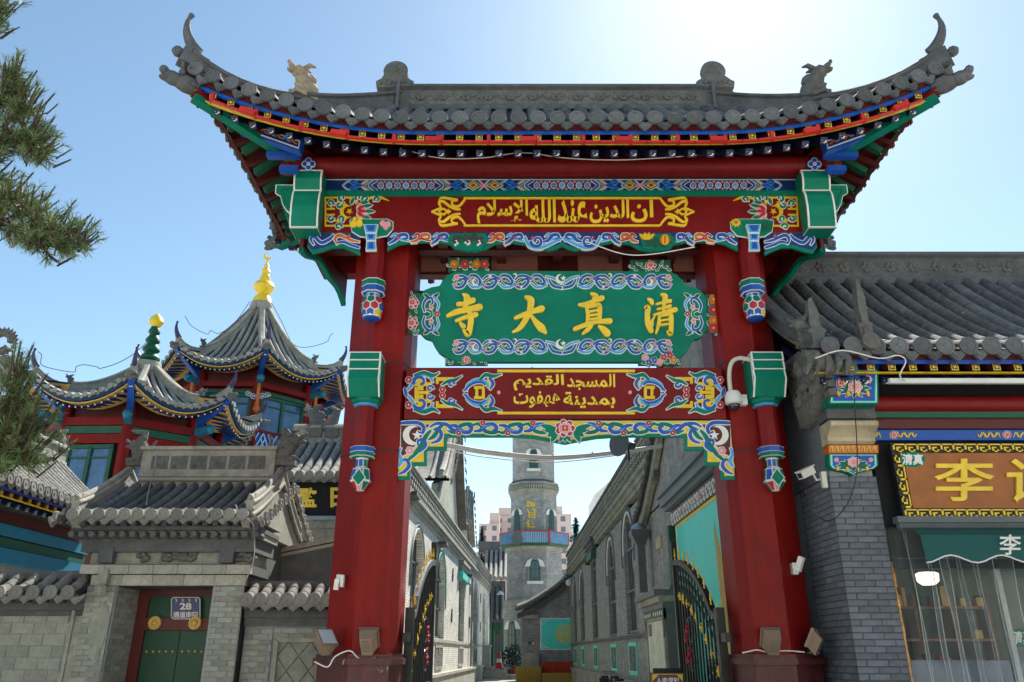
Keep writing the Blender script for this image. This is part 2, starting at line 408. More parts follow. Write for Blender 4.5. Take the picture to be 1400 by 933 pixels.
def text3d(mb, body, fn, mi, depth, bold=0., base=0.):
    """fn(u,v,h): u,v in 0..1 over the text's own box; letters stand out by depth"""
    vs, fs, bd = textpoly(body, bold)
    if not vs: return
    x0 = min(v.x for v in vs); x1 = max(v.x for v in vs); y0 = min(v.y for v in vs); y1 = max(v.y for v in vs); n = len(vs)
    nv = [((v.x-x0)/max(1e-6, x1-x0), (v.y-y0)/max(1e-6, y1-y0)) for v in vs]
    P = [fn(u, w, depth) for u, w in nv]+[fn(u, w, base) for u, w in nv]
    mb.add(P, fs, mi); mb.add(P, [(a, a+n, b+n, b) for a, b in bd], mi)
def text_px(rel, body, x0, y0, x1, y1, mt, layer=1, bold=0., skew=0.):
    h = rel.d(layer); y0, y1 = min(y0, y1), max(y0, y1)
    text3d(rel.mb, body, lambda u, v, hh: rel.fn(x0+(x1-x0)*u+skew*(v-.5), y1+(y0-y1)*v, hh), rel.mi(mt), h, bold)
def outline(rel, rect, w, mt, layer=1):
    x0, y0, x1, y1 = rect
    for a, b in (((x0, y0), (x1, y0+w)), ((x0, y1-w), (x1, y1)), ((x0, y0), (x0+w, y1)), ((x1-w, y0), (x1, y1))):
        rel.poly([(a[0], a[1]), (b[0], a[1]), (b[0], b[1]), (a[0], b[1])], mt, layer)
def rect(x0, y0, x1, y1): return [(x0, y0), (x1, y0), (x1, y1), (x0, y1)]
# ---------------------------------------------------------------- tiled roofs
def tile_meshes(r, key, mt='tile'):
    a = MB(); a.lathe((0, 0, 0), [(r*.96, -.02), (r*1.05, .0), (r*1.05, .03), (r*.8, .03), (r*.78, .022), (r*.3, .022), (r*.22, .034)], 14, 0, 'y')
    for v_i in range(len(a.v)): x, y, z = a.v[v_i]; a.v[v_i] = (x, -y, z)
    b = MB(); pts = [(-r*1.25, r*.1), (-r*1.1, -r*.45), (-r*.6, -r*1.05), (0, -r*1.55), (r*.6, -r*1.05), (r*1.1, -r*.45), (r*1.25, r*.1), (r*.7, -r*.22), (0, -r*.42), (-r*.7, -r*.22)]
    b.py(pts, -.03, .015); b.py([(x*.62, z*.62-r*.25) for x, z in pts], -.04, -.03)
    return a.mesh(key+'_disc', mt, smooth=True), b.mesh(key+'_drip', mt)
def slope(root, A, B, run, ze, rise, cutA=0., cutB=0., lift=None, sp=.28, r=.09, pw=1.25, rows=12, mt='tile', deck='tile_deck', parts=True, ends=True, th=.10, soffit='dark_red', over=.0, key='t', joints=True, first=True, joined=False, TM=None, bow=0.):
    """one roof plane: eave from A to B (plan), rising to the left-hand side of A->B. returns the surface function."""
    A = Vector((A[0], A[1], 0)); B = Vector((B[0], B[1], 0)); d = (B-A); Ln = d.length; d.normalize(); nrm = Vector((-d.y, d.x, 0))
    rz = atan2(d.y, d.x)
    def S(s_, v):
        z = ze+rise*(v**pw)
        if lift: z += lift(s_, Ln-s_)*(1-v)**1.6
        q_ = v*run+(bow*max(0, 1-((s_-Ln/2)/(Ln/2))**2)*(1-v)**3 if bow else 0)
        return A+d*s_+nrm*q_+Vector((0, 0, z))
    n = max(2, int(round(Ln/sp))); st = Ln/n
    ss = [st*(i+.5) for i in range(n)]
    def vmax(s_):
        q = 1.
        if cutA: q = min(q, s_/(cutA*run))
        if cutB: q = min(q, (Ln-s_)/(cutB*run))
        return max(.02, min(1, q))
    # deck with thickness
    dk = MB(); cols = [0.]+[st*i for i in range(1, n)]+[Ln]; K = rows
    for lay, dz in ((0, 0), (1, -th)):
        V = []
        for s_ in cols:
            m = vmax(min(max(s_, .001), Ln-.001))
            for k in range(K+1): V.append(S(s_, m*k/K)+Vector((0, 0, dz)))
        dk.add(V, [(i*(K+1)+k, (i+1)*(K+1)+k, (i+1)*(K+1)+k+1, i*(K+1)+k+1) for i in range(len(cols)-1) for k in range(K)], lay)
    e = [S(s_, 0) for s_ in cols]; w = len(e)
    dk.add(e+[p+Vector((0, 0, -th)) for p in e], [(i, i+w, i+w+1, i+1) for i in range(w-1)], 1)
    dk.build('roof_deck', [deck, soffit], root)
    if TM is None: TM = tile_meshes(r, key, mt)
    allm = MB()
    for i, s_ in enumerate(ss):
        m = vmax(s_); q = MB(); kk = max(2, int(K*m)); path = [S(s_, m*k/kk)+Vector((0, 0, r*.25)) for k in range(kk+1)]
        path[0] -= nrm*.03
        R = []
        (q if parts else allm).tube(path, r, 6, 0, True, True)
        if joints:
            for k in range(1, kk): (q if parts else allm).tube([path[k]-(path[k]-path[k-1]).normalized()*.012, path[k]+(path[k+1]-path[k]).normalized()*.012], r*1.09, 6, 0, True, True)
        if parts: q.build('tile_row', mt, root, True)
        if ends and not joined:
            sl_ = (S(s_+.05, 0)-S(s_-.05, 0)); ry = -atan2(sl_.z, .1)
            inst('round_tile_end', TM[0], root, path[0]-nrm*.02, rz+random.uniform(-.05, .05), ry=ry+random.uniform(-.05, .05), rx=random.uniform(-.07, .07))
            if i < n-1 or True:
                p2 = S(min(Ln, s_+st/2), 0)-nrm*.02+Vector((0, 0, r*.1)); inst('drip_tile', TM[1], root, p2+Vector((0, 0, random.uniform(-.012, .008))), rz, ry=ry+random.uniform(-.07, .07), rx=random.uniform(-.08, .08))
        elif ends:
            c = path[0]-nrm*.03
            vs = [c+d*r*1.1*cos(2*pi*k/8)+Vector((0, 0, r*1.1*sin(2*pi*k/8))) for k in range(8)]
            allm.add(vs+[p+nrm*.04 for p in vs], [tuple(range(8))]+[(k, k+8, (k+1) % 8+8, (k+1) % 8) for k in range(8)])
            c = S(min(Ln, s_+st/2), 0)-nrm*.02
            vs = [c+d*r*x+Vector((0, 0, r*z)) for x, z in ((-1.2, .2), (-.7, -.8), (0, -1.4), (.7, -.8), (1.2, .2))]
            allm.add(vs+[p+nrm*.03 for p in vs], [(0, 1, 2, 3, 4)]+[(k, k+5, (k+1) % 5+5, (k+1) % 5) for k in range(5)])
    if allm.v: allm.build('roof_tiles', mt, root, True, kind='stuff')
    return S
RSEC = lambda w, h: [(-w*.62, 0), (-w*.62, h*.14), (-w*.42, h*.2), (-w*.42, h*.72), (-w*.6, h*.78), (-w*.6, h*.88), (-w*.3, h), (w*.3, h), (w*.6, h*.88), (w*.6, h*.78), (w*.42, h*.72), (w*.42, h*.2), (w*.62, h*.14), (w*.62, 0)]
def beast(mb, p, sc=1., rz=0., mi=0, seed=0, crest=True):
    """carved crouching ridge beast looking along +x before rotation"""
    rnd = random.Random(seed); R_ = Matrix.Rotation(rz, 3, 'Z'); p = Vector(p)
    def E(c, r, rot=None): mb.ell(p+R_ @ (Vector(c)*sc), tuple(x*sc for x in r), mi, 8, 6, R_ @ rot if rot else R_)
    mb.bar(p+R_ @ Vector((-.16*sc, 0, .03*sc)), p+R_ @ Vector((.16*sc, 0, .03*sc)), .2*sc, .08*sc, mi)
    E((-.05, 0, .16), (.17, .11, .15)); E((.02, 0, .27), (.13, .10, .15)); E((.09, 0, .38), (.12, .10, .10)); E((-.07, 0, .33), (.1, .07, .1))
    E((.2, 0, .36), (.08, .055, .035)); E((.2, 0, .43), (.08, .05, .03), Matrix.Rotation(-.5, 3, 'Y')); E((.26, 0, .475), (.025, .03, .03))
    for y in (-.05, .05):
        E((.12, y, .44), (.025, .02, .025)); E((.1, y*1.7, .09), (.09, .04, .05))
        mb.tube([p+R_ @ (Vector(q)*sc) for q in ((.05, y, .43), (-.02, y*1.3, .52), (-.10, y*1.4, .53))], [.045*sc, .035*sc, .012*sc], 5, mi)
    if crest:
        for k in range(5):
            a = .9+k*.42; c = Vector((-.02-.1*cos(a-1.2)*0-.05*k, 0, .5-.09*k)); E(c, (.06, .03, .035), Matrix.Rotation(.8, 3, 'Y'))
        mb.tube([p+R_ @ (Vector(q)*sc) for q in ((-.15, 0, .1), (-.26, 0, .22), (-.24, 0, .38), (-.3, 0, .48))], [.05*sc, .045*sc, .035*sc, .008*sc], 6, mi)
def horn(mb, p, out, h, r, mi=0, curl=.35):
    """up-curved corner horn; out = unit plan direction"""
    p = Vector(p); o = Vector((out[0], out[1], 0)).normalized(); P = []; R_ = []
    for k in range(10):
        t = k/9; P.append(p+o*(h*.42*sin(t*pi*.62)-h*curl*.35*t*t)+Vector((0, 0, h*t**1.25))); R_.append(r*(1-.8*t**1.2)+r*.25*(t > .95))
    mb.tube(P, R_, 7, mi)
def brickwall(root, O, U, N, W, H, bl, bh, mts='brick', cap=300, skip=None, gap=.006, th=.04, name='brick', y0=0., jit=.004, z0=0., mbed='mortar'):
    """individual bricks on a vertical wall; O lower corner, U along, N outward; returns number laid"""
    O = Vector(O); U = Vector(U).normalized(); N = Vector(N).normalized(); rz = atan2(U.y, U.x)
    flip = U.cross(Vector((0, 0, 1))).dot(N) < 0
    def mk(L_, sd_):
        r = random.Random(sd_); m = MB(); e = .006; n_ = -1 if flip else 1
        y_out = -th if not flip else th
        m.box(0, L_, 0, y_out*.8, 0, bh-gap)
        m.add([(e, y_out, e), (L_-e, y_out, e), (L_-e, y_out, bh-gap-e), (e, y_out, bh-gap-e), (0, y_out*.8, 0), (L_, y_out*.8, 0), (L_, y_out*.8, bh-gap), (0, y_out*.8, bh-gap)],
              [(0, 1, 2, 3), (4, 5, 1, 0), (5, 6, 2, 1), (6, 7, 3, 2), (7, 4, 0, 3)])
        return m.mesh(name, mts)
    m_ = MB(); q = [O+Vector((0, 0, z0))-N*.005, O+U*W+Vector((0, 0, z0))-N*.005]; t_ = N*(th-max(.003, jit+.004))
    a4 = [q[0], q[1], q[1]+Vector((0, 0, int(H/bh)*bh)), q[0]+Vector((0, 0, int(H/bh)*bh))]
    m_.add(a4+[p+t_ for p in a4], [(0, 1, 2, 3), (7, 6, 5, 4), (0, 4, 5, 1), (1, 5, 6, 2), (2, 6, 7, 3), (3, 7, 4, 0)]); m_.build('mortar_bed', mbed, root)
    cache = {}; n = 0; rows = int(H/bh)
    for j in range(rows):
        x = -(bl/2 if j % 2 else 0)+y0
        while x < W-.01:
            a = max(0, x); b = min(W, x+bl)
            if b-a > bl*.18 and n < cap:
                if not (skip and skip((a+b)/2, (j+.5)*bh, a, b)):
                    L_ = round(b-a-gap, 2); me = cache.setdefault(L_, mk(L_, len(cache)))
                    inst(name, me, root, O+U*a+Vector((0, 0, z0+j*bh))+N*random.uniform(-jit, 0), rz); n += 1
            x += bl
    return n
# ================================================================ THE GATE
GX = .775; YC = 11.55
def mpx(Y, mir=False):
    def fn(u, v, h):
        p = at(u, v, Y); x = 2*GX-p.x if mir else p.x
        return (x, Y-h, p.z)
    return fn
gate = thing('memorial_gate', 'tall red and green ceremonial gateway with upturned tiled roof over the alley entrance', 'gateway', (GX, YC, 0))
# --- pillars and plinths
foot = [(2.32, 11.3), (2.40, 11.0), (2.86, 11.0), (3.30, 11.4), (3.30, 11.8), (2.86, 12.25), (2.40, 12.25), (2.32, 11.95)]
YF = 10.72
def grow(P, e):
    cx = sum(p[0] for p in P)/len(P); cy = sum(p[1] for p in P)/len(P)
    return [(cx+(x-cx)*(1+e/abs(.49)), cy+(y-cy)*(1+e/.62)) for x, y in P]
for sg in (-1, 1):
    P = [(GX+sg*a, b) for a, b in foot]
    m = MB(); m.pz(P, 1.58, 7.9); pl = m.build('pillar', 'red', gate)
    for z in (4.28, 5.62):
        m = MB(); Q = [(x, y) for x, y in grow(P, .006)]; m.pz(Q, z, z+.018); m.build('strap', 'black', pl)
    m = MB(); m.pz(grow(P, .07), 0, 1.46); m.pz(grow(P, .12), 1.46, 1.54); m.pz(grow(P, .09), 1.54, 1.585); m.pz(grow(P, .12), 0, .3)
    m.build('plinth', 'maroon_stone', gate)
def octa(c, r, k=8, rot=pi/8): return [(c[0]+r*cos(2*pi*i/k+rot), c[1]+r*sin(2*pi*i/k+rot)) for i in range(k)]
# --- hanging posts with faceted bulbs
zt = lambda y, Y=YF: at(700, y, Y).z
def facets(mb, c, prof, n, cols, rot=0., seedk=0):
    """bulb of flat coloured facets outlined in white"""
    c = Vector(c); ring = []
    for r, h in prof: ring.append([c+Vector((r*cos(2*pi*k/n+rot), r*sin(2*pi*k/n+rot), h)) for k in range(n)])
    mb.add([q for g in ring for q in g], [(i*n+k, i*n+(k+1) % n, (i+1)*n+(k+1) % n, (i+1)*n+k) for i in range(len(prof)-1) for k in range(n)], 0)
    for i in range(0, len(prof)-1):
        for k in range(n):
            a, b, d, e = ring[i][k], ring[i][(k+1) % n], ring[i+1][(k+1) % n], ring[i+1][k]
            ce = (a+b+d+e)/4; nn = (b-a).cross(e-a).normalized()
            if nn.dot(ce-c) < 0 and abs(nn.z) < .9: nn = -nn
            q = [ce+(p-ce)*.82+nn*.005 for p in (a, b, d, e)]
            mb.add(q, [(0, 1, 2, 3)], cols[(i*3+k*2+seedk) % (len(cols)-1)+1])
XL, XU = at(498, 590, YF).x, at(508, 350, YF).x
XP = (XL+XU)/2
for sg in (-1, 1):
    x = GX+sg*(GX-XP)
    zu0, zu1 = zt(318), zt(382); c = (x, YF+.14)
    p = MB(); p.pz(octa(c, .15), zu1-.02, zt(305)); post = p.build('hanging_post', 'red_beam', gate)
    m = MB(); z1, z0 = zt(380), zt(398); dz = (z1-z0)
    m.lathe((*c, z0), [(.15, 0), (.18, dz*.12), (.18, dz*.45), (.165, dz*.5), (.165, dz*.9), (.15, dz)], 8, 1, rot=pi/8)
    m.lathe((*c, z0), [(.172, dz*.5), (.185, dz*.56), (.185, dz*.84), (.17, dz*.92)], 8, 2, rot=pi/8)
    for h in (.02, .47, .92): m.lathe((*c, z0), [(.178, dz*h), (.188, dz*h+.006), (.178, dz*h+.014)], 8, 0, rot=pi/8)
    m.build('collar', ['white', 'blue', 'green'], post)
    m = MB(); zb = zt(432); H = z0-zb
    pf = [(.07, 0), (.13, .05), (.155, .3), (.165, .54), (.145, .76), (.105, .9), (.11, 1.0)]
    def RZ(h):
        for (r0, h0), (r1, h1) in zip(pf[:-1], pf[1:]):
            if h <= h1: return r0+(r1-r0)*(h-h0)/(h1-h0)
        return pf[-1][0]
    m.lathe((*c, zb), [(r_, h_*H) for r_, h_ in pf], 16, 0)
    for row in range(3):
        hc = (.16, .43, .70)[row]
        for k in range(8):
            ac = 2*pi*(k+.5*(row % 2))/8-pi/2; q = []
            for da, dh in ((-.36, -.075), (0, -.155), (.36, -.075), (.36, .075), (0, .155), (-.36, .075)):
                h = hc+dh; r_ = RZ(h)+.007; q.append((c[0]+r_*cos(ac+da*.9), c[1]+r_*sin(ac+da*.9), zb+h*H))
            cc_ = (c[0]+(RZ(hc)+.012)*cos(ac), c[1]+(RZ(hc)+.012)*sin(ac), zb+hc*H)
            m.add(q+[cc_], [(i, (i+1) % 6, 6) for i in range(6)], (4, 1, 2, 3, 1, 4, 5, 2)[(k*3+row*2) % 8])
    for k in range(8):
        ac = 2*pi*k/8-pi/2; q = [(c[0]+(RZ(h)+.007)*cos(ac+da), c[1]+(RZ(h)+.007)*sin(ac+da), zb+h*H) for da, h in ((-.3, .86), (.3, .86), (.3, .97), (-.3, .97))]; m.add(q, [(0, 1, 2, 3)], 6 if k % 2 else 4)
    m.lathe((*c, zb), [(.05, -.03), (.12, 0), (.135, .05*H)], 8, 4, rot=pi/8)
    m.build('bulb', ['white', 'green', 'crimson', 'yellow', 'blue', 'orange', 'sky_blue'], post)
    # blue scroll bracket in front of the post
    fn = mpx(YF-.03, sg > 0); r = Rel(fn, ['sky_blue'], .012)
    for k, (a, b, w1, w2) in enumerate(((310, 322, 20, 15), (322, 332, 15, 13), (332, 345, 13, 15))):
        r.poly([(508-w1/2, a), (508+w1/2, a), (508+w2/2, b), (508-w2/2, b)], 'white', 6-k); r.poly([(508-w1/2+1.2, a+1), (508+w1/2-1.2, a+1), (508+w2/2-1.2, b-1), (508-w2/2+1.2, b-1)], 'sky_blue', 7-k); r.poly([(508-w1/2+4, a+2.5), (508+w1/2-4, a+2.5), (508+w2/2-4, b-2.5), (508-w2/2+4, b-2.5)], 'blue', 8-k)
    r.out('scroll_bracket', gate)
    # leaf tray with fruit
    r = Rel(mpx(YF-.012, sg > 0), ['green'], .014)
    tray = [(478, 303), (481, 318), (492, 325), (512, 327), (530, 324), (538, 314), (538, 304), (530, 300), (488, 300)]
    r.poly(tray, 'white', 1); r.poly([(508+(a-508)*.965, 312+(b-312)*.9) for a, b in tray], 'green', 2)
    if sg < 0:
        for q in ((484, 309, 4.6), (492, 308, 4.8), (486, 302, 3), (493, 302, 2.8)): r.disc(q[:2], q[2], 'gold', 4, 10)
        for q in ((524, 308, 4.2), (531, 309, 4), (528, 313, 3.6)): r.disc(q[:2], q[2], 'pink', 4, 10)
    else:
        for k in range(9): a = 2*pi*k/9; r.leaf((531+1.5*cos(a), 307+1.5*sin(a)), (531+7*cos(a), 307+6*sin(a)), 2.4, 'gold', 4, None)
        r.disc((531, 307), 2, 'orange', 5)
        for k in range(3): r.leaf((486+k*4, 318), (483+k*5, 305), 4, 'dark_green', 3, 'green')
    r.out('leaf_tray', gate)
    # lower attached post
    c = (x, YF+.2); zc0, zc1 = zt(543, YF), zt(487, YF)
    m = MB(); w = at(517, 515, YF-.12).x-at(475, 515, YF-.12).x; hw = w/2+.01; y0 = YF-.14
    sec = [(y0-.00, zc1), (y0-.012, zc1-.11), (y0+.0, zc1-.13), (y0-.02, zc1-.25), (y0, zc1-.27), (y0-.03, zc1-.40), (y0+.05, zc0+.10), (y0+.12, zc0), (y0+.5, zc0), (y0+.5, zc1)]
    m.px(sec, x-hw, x+hw, 0)
    for xx in (x-hw, x+hw-.016):
        m.px([(a+(.0 if i > 7 else -.008), b+(.008 if b == zc1 else 0)-(.01 if i == 7 else 0)) for i, (a, b) in enumerate(sec[:8])]+[(a+.014, b-.004) for a, b in reversed(sec[:8])], xx-.003, xx+.019, 1)
    for zz in (zc1-.125, zc1-.262): m.box(x-hw, x+hw, y0-.03, y0+.01, zz, zz+.014, 1)
    m.box(x-hw-.003, x+hw+.003, y0-.008, y0+.005, zc1-.002, zc1+.012, 1)
    for s2 in (-1, 1):   # side face outline
        xx = x+s2*hw
        m.box(xx-.004, xx+.004, y0+.02, y0+.46, zc1-.015, zc1+.004, 1); m.box(xx-.004, xx+.004, y0+.02, y0+.05, zc0+.12, zc1, 1)
    m.build('capital', ['green', 'white'], gate)
    m = MB(); dz = .07; m.lathe((*c, zc0-dz), [(.17, 0), (.21, .03), (.22, dz)], 8, 0, rot=pi/8); m.lathe((*c, zc0-dz-.03), [(.15, 0), (.18, .015), (.18, .03)], 8, 1, rot=pi/8); m.build('necking', ['green', 'sky_blue'], gate)
    zl = zt(610); m = MB(); m.pz(octa(c, .145), zl-.02, zc0); post = m.build('attached_post', 'red_beam', gate)
    z1, z0 = zt(608), zt(622); dz = z1-z0
    m = MB(); m.lathe((*c, z0), [(.15, 0), (.165, dz*.1), (.165, dz*.42), (.18, dz*.5), (.18, dz*.93), (.16, dz)], 8, 1, rot=pi/8); m.lathe((*c, z0), [(.15, -.01), (.172, dz*.05), (.172, dz*.38), (.15, dz*.4)], 8, 2, rot=pi/8)
    for h in (.0, .44, .92): m.lathe((*c, z0), [(.17, dz*h), (.187, dz*h+.006), (.17, dz*h+.014)], 8, 0, rot=pi/8)
    m.build('collar', ['white', 'blue', 'green'], post)
    zb = zt(668); H = z0-zb
    m = MB(); facets(m, (*c, zb), [(.05, 0), (.15, .28*H), (.12, .66*H), (.085, .7*H), (.085, .95*H), (.10, 1.0*H)], 8, [0, 1, 2, 4, 1, 6, 2], pi/8)
    # diamond on the front
    y = YF+.2-.155; zc = zb+.34*H
    for q, mi_, e in ((1, 0, 0), (.84, 3, .008), (.5, 1, .014)): m.py([(x-.10*q, zc), (x, zc+.30*H*q), (x+.10*q, zc), (x, zc-.26*H*q)], y-e, y-e+.012, mi_)
    m.build('bulb', ['white', 'green', 'blue', 'green', 'crimson', 'yellow', 'pink'], post)
# --- upper box frame
fx0, fx1 = at(411, 318, YF).x, at(1126, 318, YF).x; HW = (fx1-fx0)/2
zb0, zb1, zg, zband0, zband1, zgt = zt(318), zt(269), zt(262), zt(262), zt(246), zt(234)
YB = 2*YC-YF; X0, X1 = GX-HW, GX+HW
for y, nm in ((YF, 'front'), (YB-.25, 'rear')):
    m = MB(); m.box(X0, X1, y, y+.25, zb0, zb1); m.build('main_beam', 'red_beam', gate)
    m = MB(); m.box(X0+.02, X1-.02, y-.03, y+.25, zb1, zband0); m.build('green_fillet', 'green', gate)
    m = MB(); m.box(X0+.03, X1-.03, y+.01, y+.24, zband0, zband1+.02); m.build('painted_band_board', 'deep_blue', gate)
    m = MB(); m.box(X0-.15, X1+.15, y-.06, y+.26, zband1+.02, zgt); m.build('red_fillet', 'dark_red', gate)
for x, s2 in ((X0, 1), (X1-.25, 1)):
    m = MB(); m.box(x, x+.25, YF+.25, YB-.25, zb0, zgt); m.build('side_beam', 'red_beam', gate)
# underside lattice between front and rear beams
m = MB()
for k in range(1, 8):
    x = X0+.25+(X1-X0-.5)*k/8; m.box(x-.08, x+.08, YF+.25, YB-.25, zb0+.10, zb0+.3)
m.box(X0+.25, X1-.25, YC-.1, YC+.1, zb0+.08, zb0+.3, 0); m.box(X0+.2, X1-.2, YF+.2, YB-.2, zb0+.32, zb0+.38, 1)
m.build('ceiling_grid', ['dark_red', 'near_black'], gate)
# rear pale panels behind the plaque
rb = MB(); zr0, zr1 = at(700, 372, 12.0).z, at(700, 348, 12.0).z
rb.box(GX-2.4, GX+2.4, 12.0, 12.15, zr0-.05, zr1+.12, 0)
rb.build('rear_rail', 'dark_red', gate)
for a, b in ((566, 610), (672, 735), (790, 850), (920, 960)):
    m = MB(); m.box(at(a, 360, 12).x, at(b, 360, 12).x, 11.97, 12.0, zr0, zr1); m.build('rail_panel', 'pink_board', gate)
m = MB(); m.box(GX-2.4, GX+2.4, 12.05, 12.2, at(700, 410, 12).z, at(700, 396, 12).z); m.build('rear_rail', 'dark_red', gate)
# --- polychrome band
r = Rel(mpx(YF-.001), ['sky_blue'], .006); cy = 253.8
xa, xb = 444, 1095; per = 162.8
CEN = (555, 768.5, 982)
for c in CEN:
    for sg in (-1, 1):
        if True: band_unit2 = None
        X = lambda q: c+sg*q
        for s_ in (-1, 1):
            r.stroke([(X(40), 254+s_*7), (X(46), 254+s_*3.5), (X(50), 254)], 3, 'blue', 1.2, 3, .7); r.stroke([(X(47), 254+s_*7), (X(53), 254+s_*3.5), (X(57), 254)], 1.8, 'green', 1.3, 3, .5)
            r.stroke([(X(53), 254+s_*6.8), (X(59), 254+s_*3), (X(62), 254)], 1.6, 'pink', 1.4, 3, .4)
            r.stroke([(X(60), 254), (X(68), 254+s_*1.4), (X(75), 254+s_*4), (X(72), 254+s_*6.4), (X(67), 254+s_*5)], 2.6, 'blue', 1.5, 3, .7, 'sky_blue')
            r.stroke([(X(76), 254+s_*6.6), (X(82), 254+s_*4), (X(86), 254)], 1.4, 'sky_blue', 1.2, 3, .5)
        if abs(X(107)-768.5) < 216:
            P = lambda a, b, m_, l: r.poly([(X(92-a), 254), (X(92), 254-b), (X(92+a), 254), (X(92), 254+b)], m_, l)
            P(12, 7, 'white', .7); P(10.6, 6.1, 'green', 1); P(7, 4.4, 'yellow', 1.4); P(4, 2.6, 'crimson', 1.8)
            for s_ in (-1, 1): r.stroke([(X(100), 254+s_*7), (X(107), 254)], 1.4, 'pink', 1.2, 3, .4)
    for i in range(-3, 4):
        x = c+i*11.5; r.disc((x, 254), 4.6, 'white', .8, 8); r.disc((x, 254), 3.6, 'blue' if i % 2 else 'sky_blue', 1, 8); r.star((x, 254), 3, 'white', 1.4, 0, 4, .3); r.disc((x, 254), 1.1, 'crimson', 1.7, 6)
        for y in (249, 259): r.star((x+5.7, y), 2.8, 'pink', 1.5, 0, 4, .3); r.disc((x, y-.5 if y < 254 else y+.5), 1.2, 'sky_blue', 1.5, 6)
r.out('painted_band', gate)
outl = Rel(mpx(YF-.003), ['white'], .006)
outl.poly(rect(444, 245.6, 1094, 246.5), 'white', 1); outl.poly(rect(444, 261.2, 1094, 262), 'white', 1); outl.out('band_border', gate)
# --- gold calligraphy cartouche on the main beam
r = Rel(mpx(YF), ['gold'], .02)
L0, L1 = 636, 900
for a, b in (((L0-2, 270.5), (L1+2, 273)), ((L0-2, 308), (L1+2, 310.5))): r.poly(rect(*a, *b), 'gold', 1)
text_px(r, ''.join(reversed('\uFE8D\uFEE5')), 862, 305, 893, 274, 'gold', 1.2, .024)
text_px(r, ''.join(reversed('\uFE8D\uFEDF\uFEAA\uFBFF\uFEE6'.replace('\uFBFF', '\uFEF3'))), 806, 306, 860, 274, 'gold', 1.2, .024)
text_px(r, ''.join(reversed('\uFECB\uFEE8\uFEAA')), 762, 305, 803, 274, 'gold', 1.2, .024)
text_px(r, ''.join(reversed('\uFE8D\uFEDF\uFEE0\uFEEA')), 724, 305, 760, 274, 'gold', 1.2, .024)
text_px(r, ''.join(reversed('\uFE8D\uFEF9\uFEB3\uFEFC\uFEE1')), 652, 307, 722, 274, 'gold', 1.2, .024)
for sg in (1, -1):
    q = (lambda x: x) if sg == 1 else (lambda x: 2*769.5-x)
    for s in (-1, 1):
        y = lambda v: 290.5+s*v
        r.stroke([(q(637), y(19)), (q(632), y(12)), (q(626), y(7)), (q(619), y(9)), (q(618), y(14)), (q(624), y(15.5))], [2.4, 3, 3.2, 3, 2.5, 1.5], 'gold', 1.1, 3)
        r.stroke([(q(630), y(3)), (q(622), y(4)), (q(614), y(8)), (q(606), y(14)), (q(600), y(12)), (q(603), y(6)), (q(598), y(3)), (q(590), y(0))], [2, 3, 3.4, 3.6, 3, 2.6, 2.4, 1.6], 'gold', 1.3, 3)
        r.stroke([(q(626), y(16)), (q(614), y(18)), (q(604), y(19)), (q(600), y(15))], [3, 3, 3, 1.5], 'gold', 1.2, 3)
        r.stroke([(q(612), y(0)), (q(606), y(4)), (q(600), y(0))], [1.5, 2.2, 1.5], 'gold', 1.5, 3)
    r.star((q(613), 290.5), 4, 'gold', 1.6, 0, 4, .5)
r.out('gold_calligraphy', gate)
# --- fret and lotus panels at both ends of the main beam
for sg in (0, 1):
    r = Rel(mpx(YF, sg), ['yellow'], .009)
    def fr(x0, y0, x1, y1, w=2.2): r.poly(rect(min(x0, x1), min(y0, y1), max(x0, x1)+(w if x0 == x1 else 0), max(y0, y1)+(w if y0 == y1 else 0)), 'yellow', 1)
    for y in (269.5, 308): fr(444, y, 497, y, 2.4)
    for a in ((444, 269.5, 444, 310), (452, 277, 452, 285), (452, 294, 452, 303), (461, 271, 461, 279), (461, 300, 461, 308), (470, 276, 470, 284), (478, 271, 478, 276), (478, 302, 478, 308), (486, 271, 486, 280)): fr(*a)
    for a in ((444, 277, 461, 277), (444, 285, 458, 285), (444, 293, 458, 293), (444, 301, 461, 301), (461, 279, 474, 279), (461, 299, 474, 299), (478, 276, 490, 276)): fr(*a)
    for P in ([(497, 270.5), (505, 272), (512, 269), (522, 271), (532, 275)],): r.stroke(P, [2.5, 3, 3, 3.4, .8], 'yellow', 1.2, 4)
    r.crescent((474, 290), 9.2, 'yellow', 2, 0, .35); r.star((478, 290), 4.6, 'yellow', 2.4)
    for k in range(7):
        a = -1.15+k*.38; r.leaf((487+2*cos(a), 290+2*sin(a)), (489+14*cos(a), 290+12.5*sin(a)), 4.6, 'crimson' if k % 2 else 'pink', 2.6+.2*(k % 2), 'white', .9)
    for cx, cy, rr, a0, tn in ((468, 271, 5.5, pi/2, .9), (500, 273, 5, 2.6, .9), (516, 273.5, 4.4, 2.6, .9), (452, 279, 4.6, .5, -.9), (490, 271, 4.6, 2.2, .8), (464, 281, 4.5, 0, .9), (452, 299, 4.5, 0, .9), (466, 300, 4.5, 1, -.9), (463, 311, 5, 0, -.9), (504, 306, 5, 3.5, -.9), (492, 303, 4.2, 3, .8)):
        r.curl((cx, cy), rr, a0, tn, 3.0, 'green', 2.2, .9)
    for a, b in (((492, 279), (505, 277)), ((495, 284), (510, 281)), ((494, 297), (508, 299)), ((497, 290), (513, 290)), ((480, 281), (484, 271)), ((480, 300), (484, 310)), ((499, 303), (510, 309))): r.leaf(a, b, 5, 'green', 2.5, 'white', .8)
    r.out('lotus_fret_panel', gate)
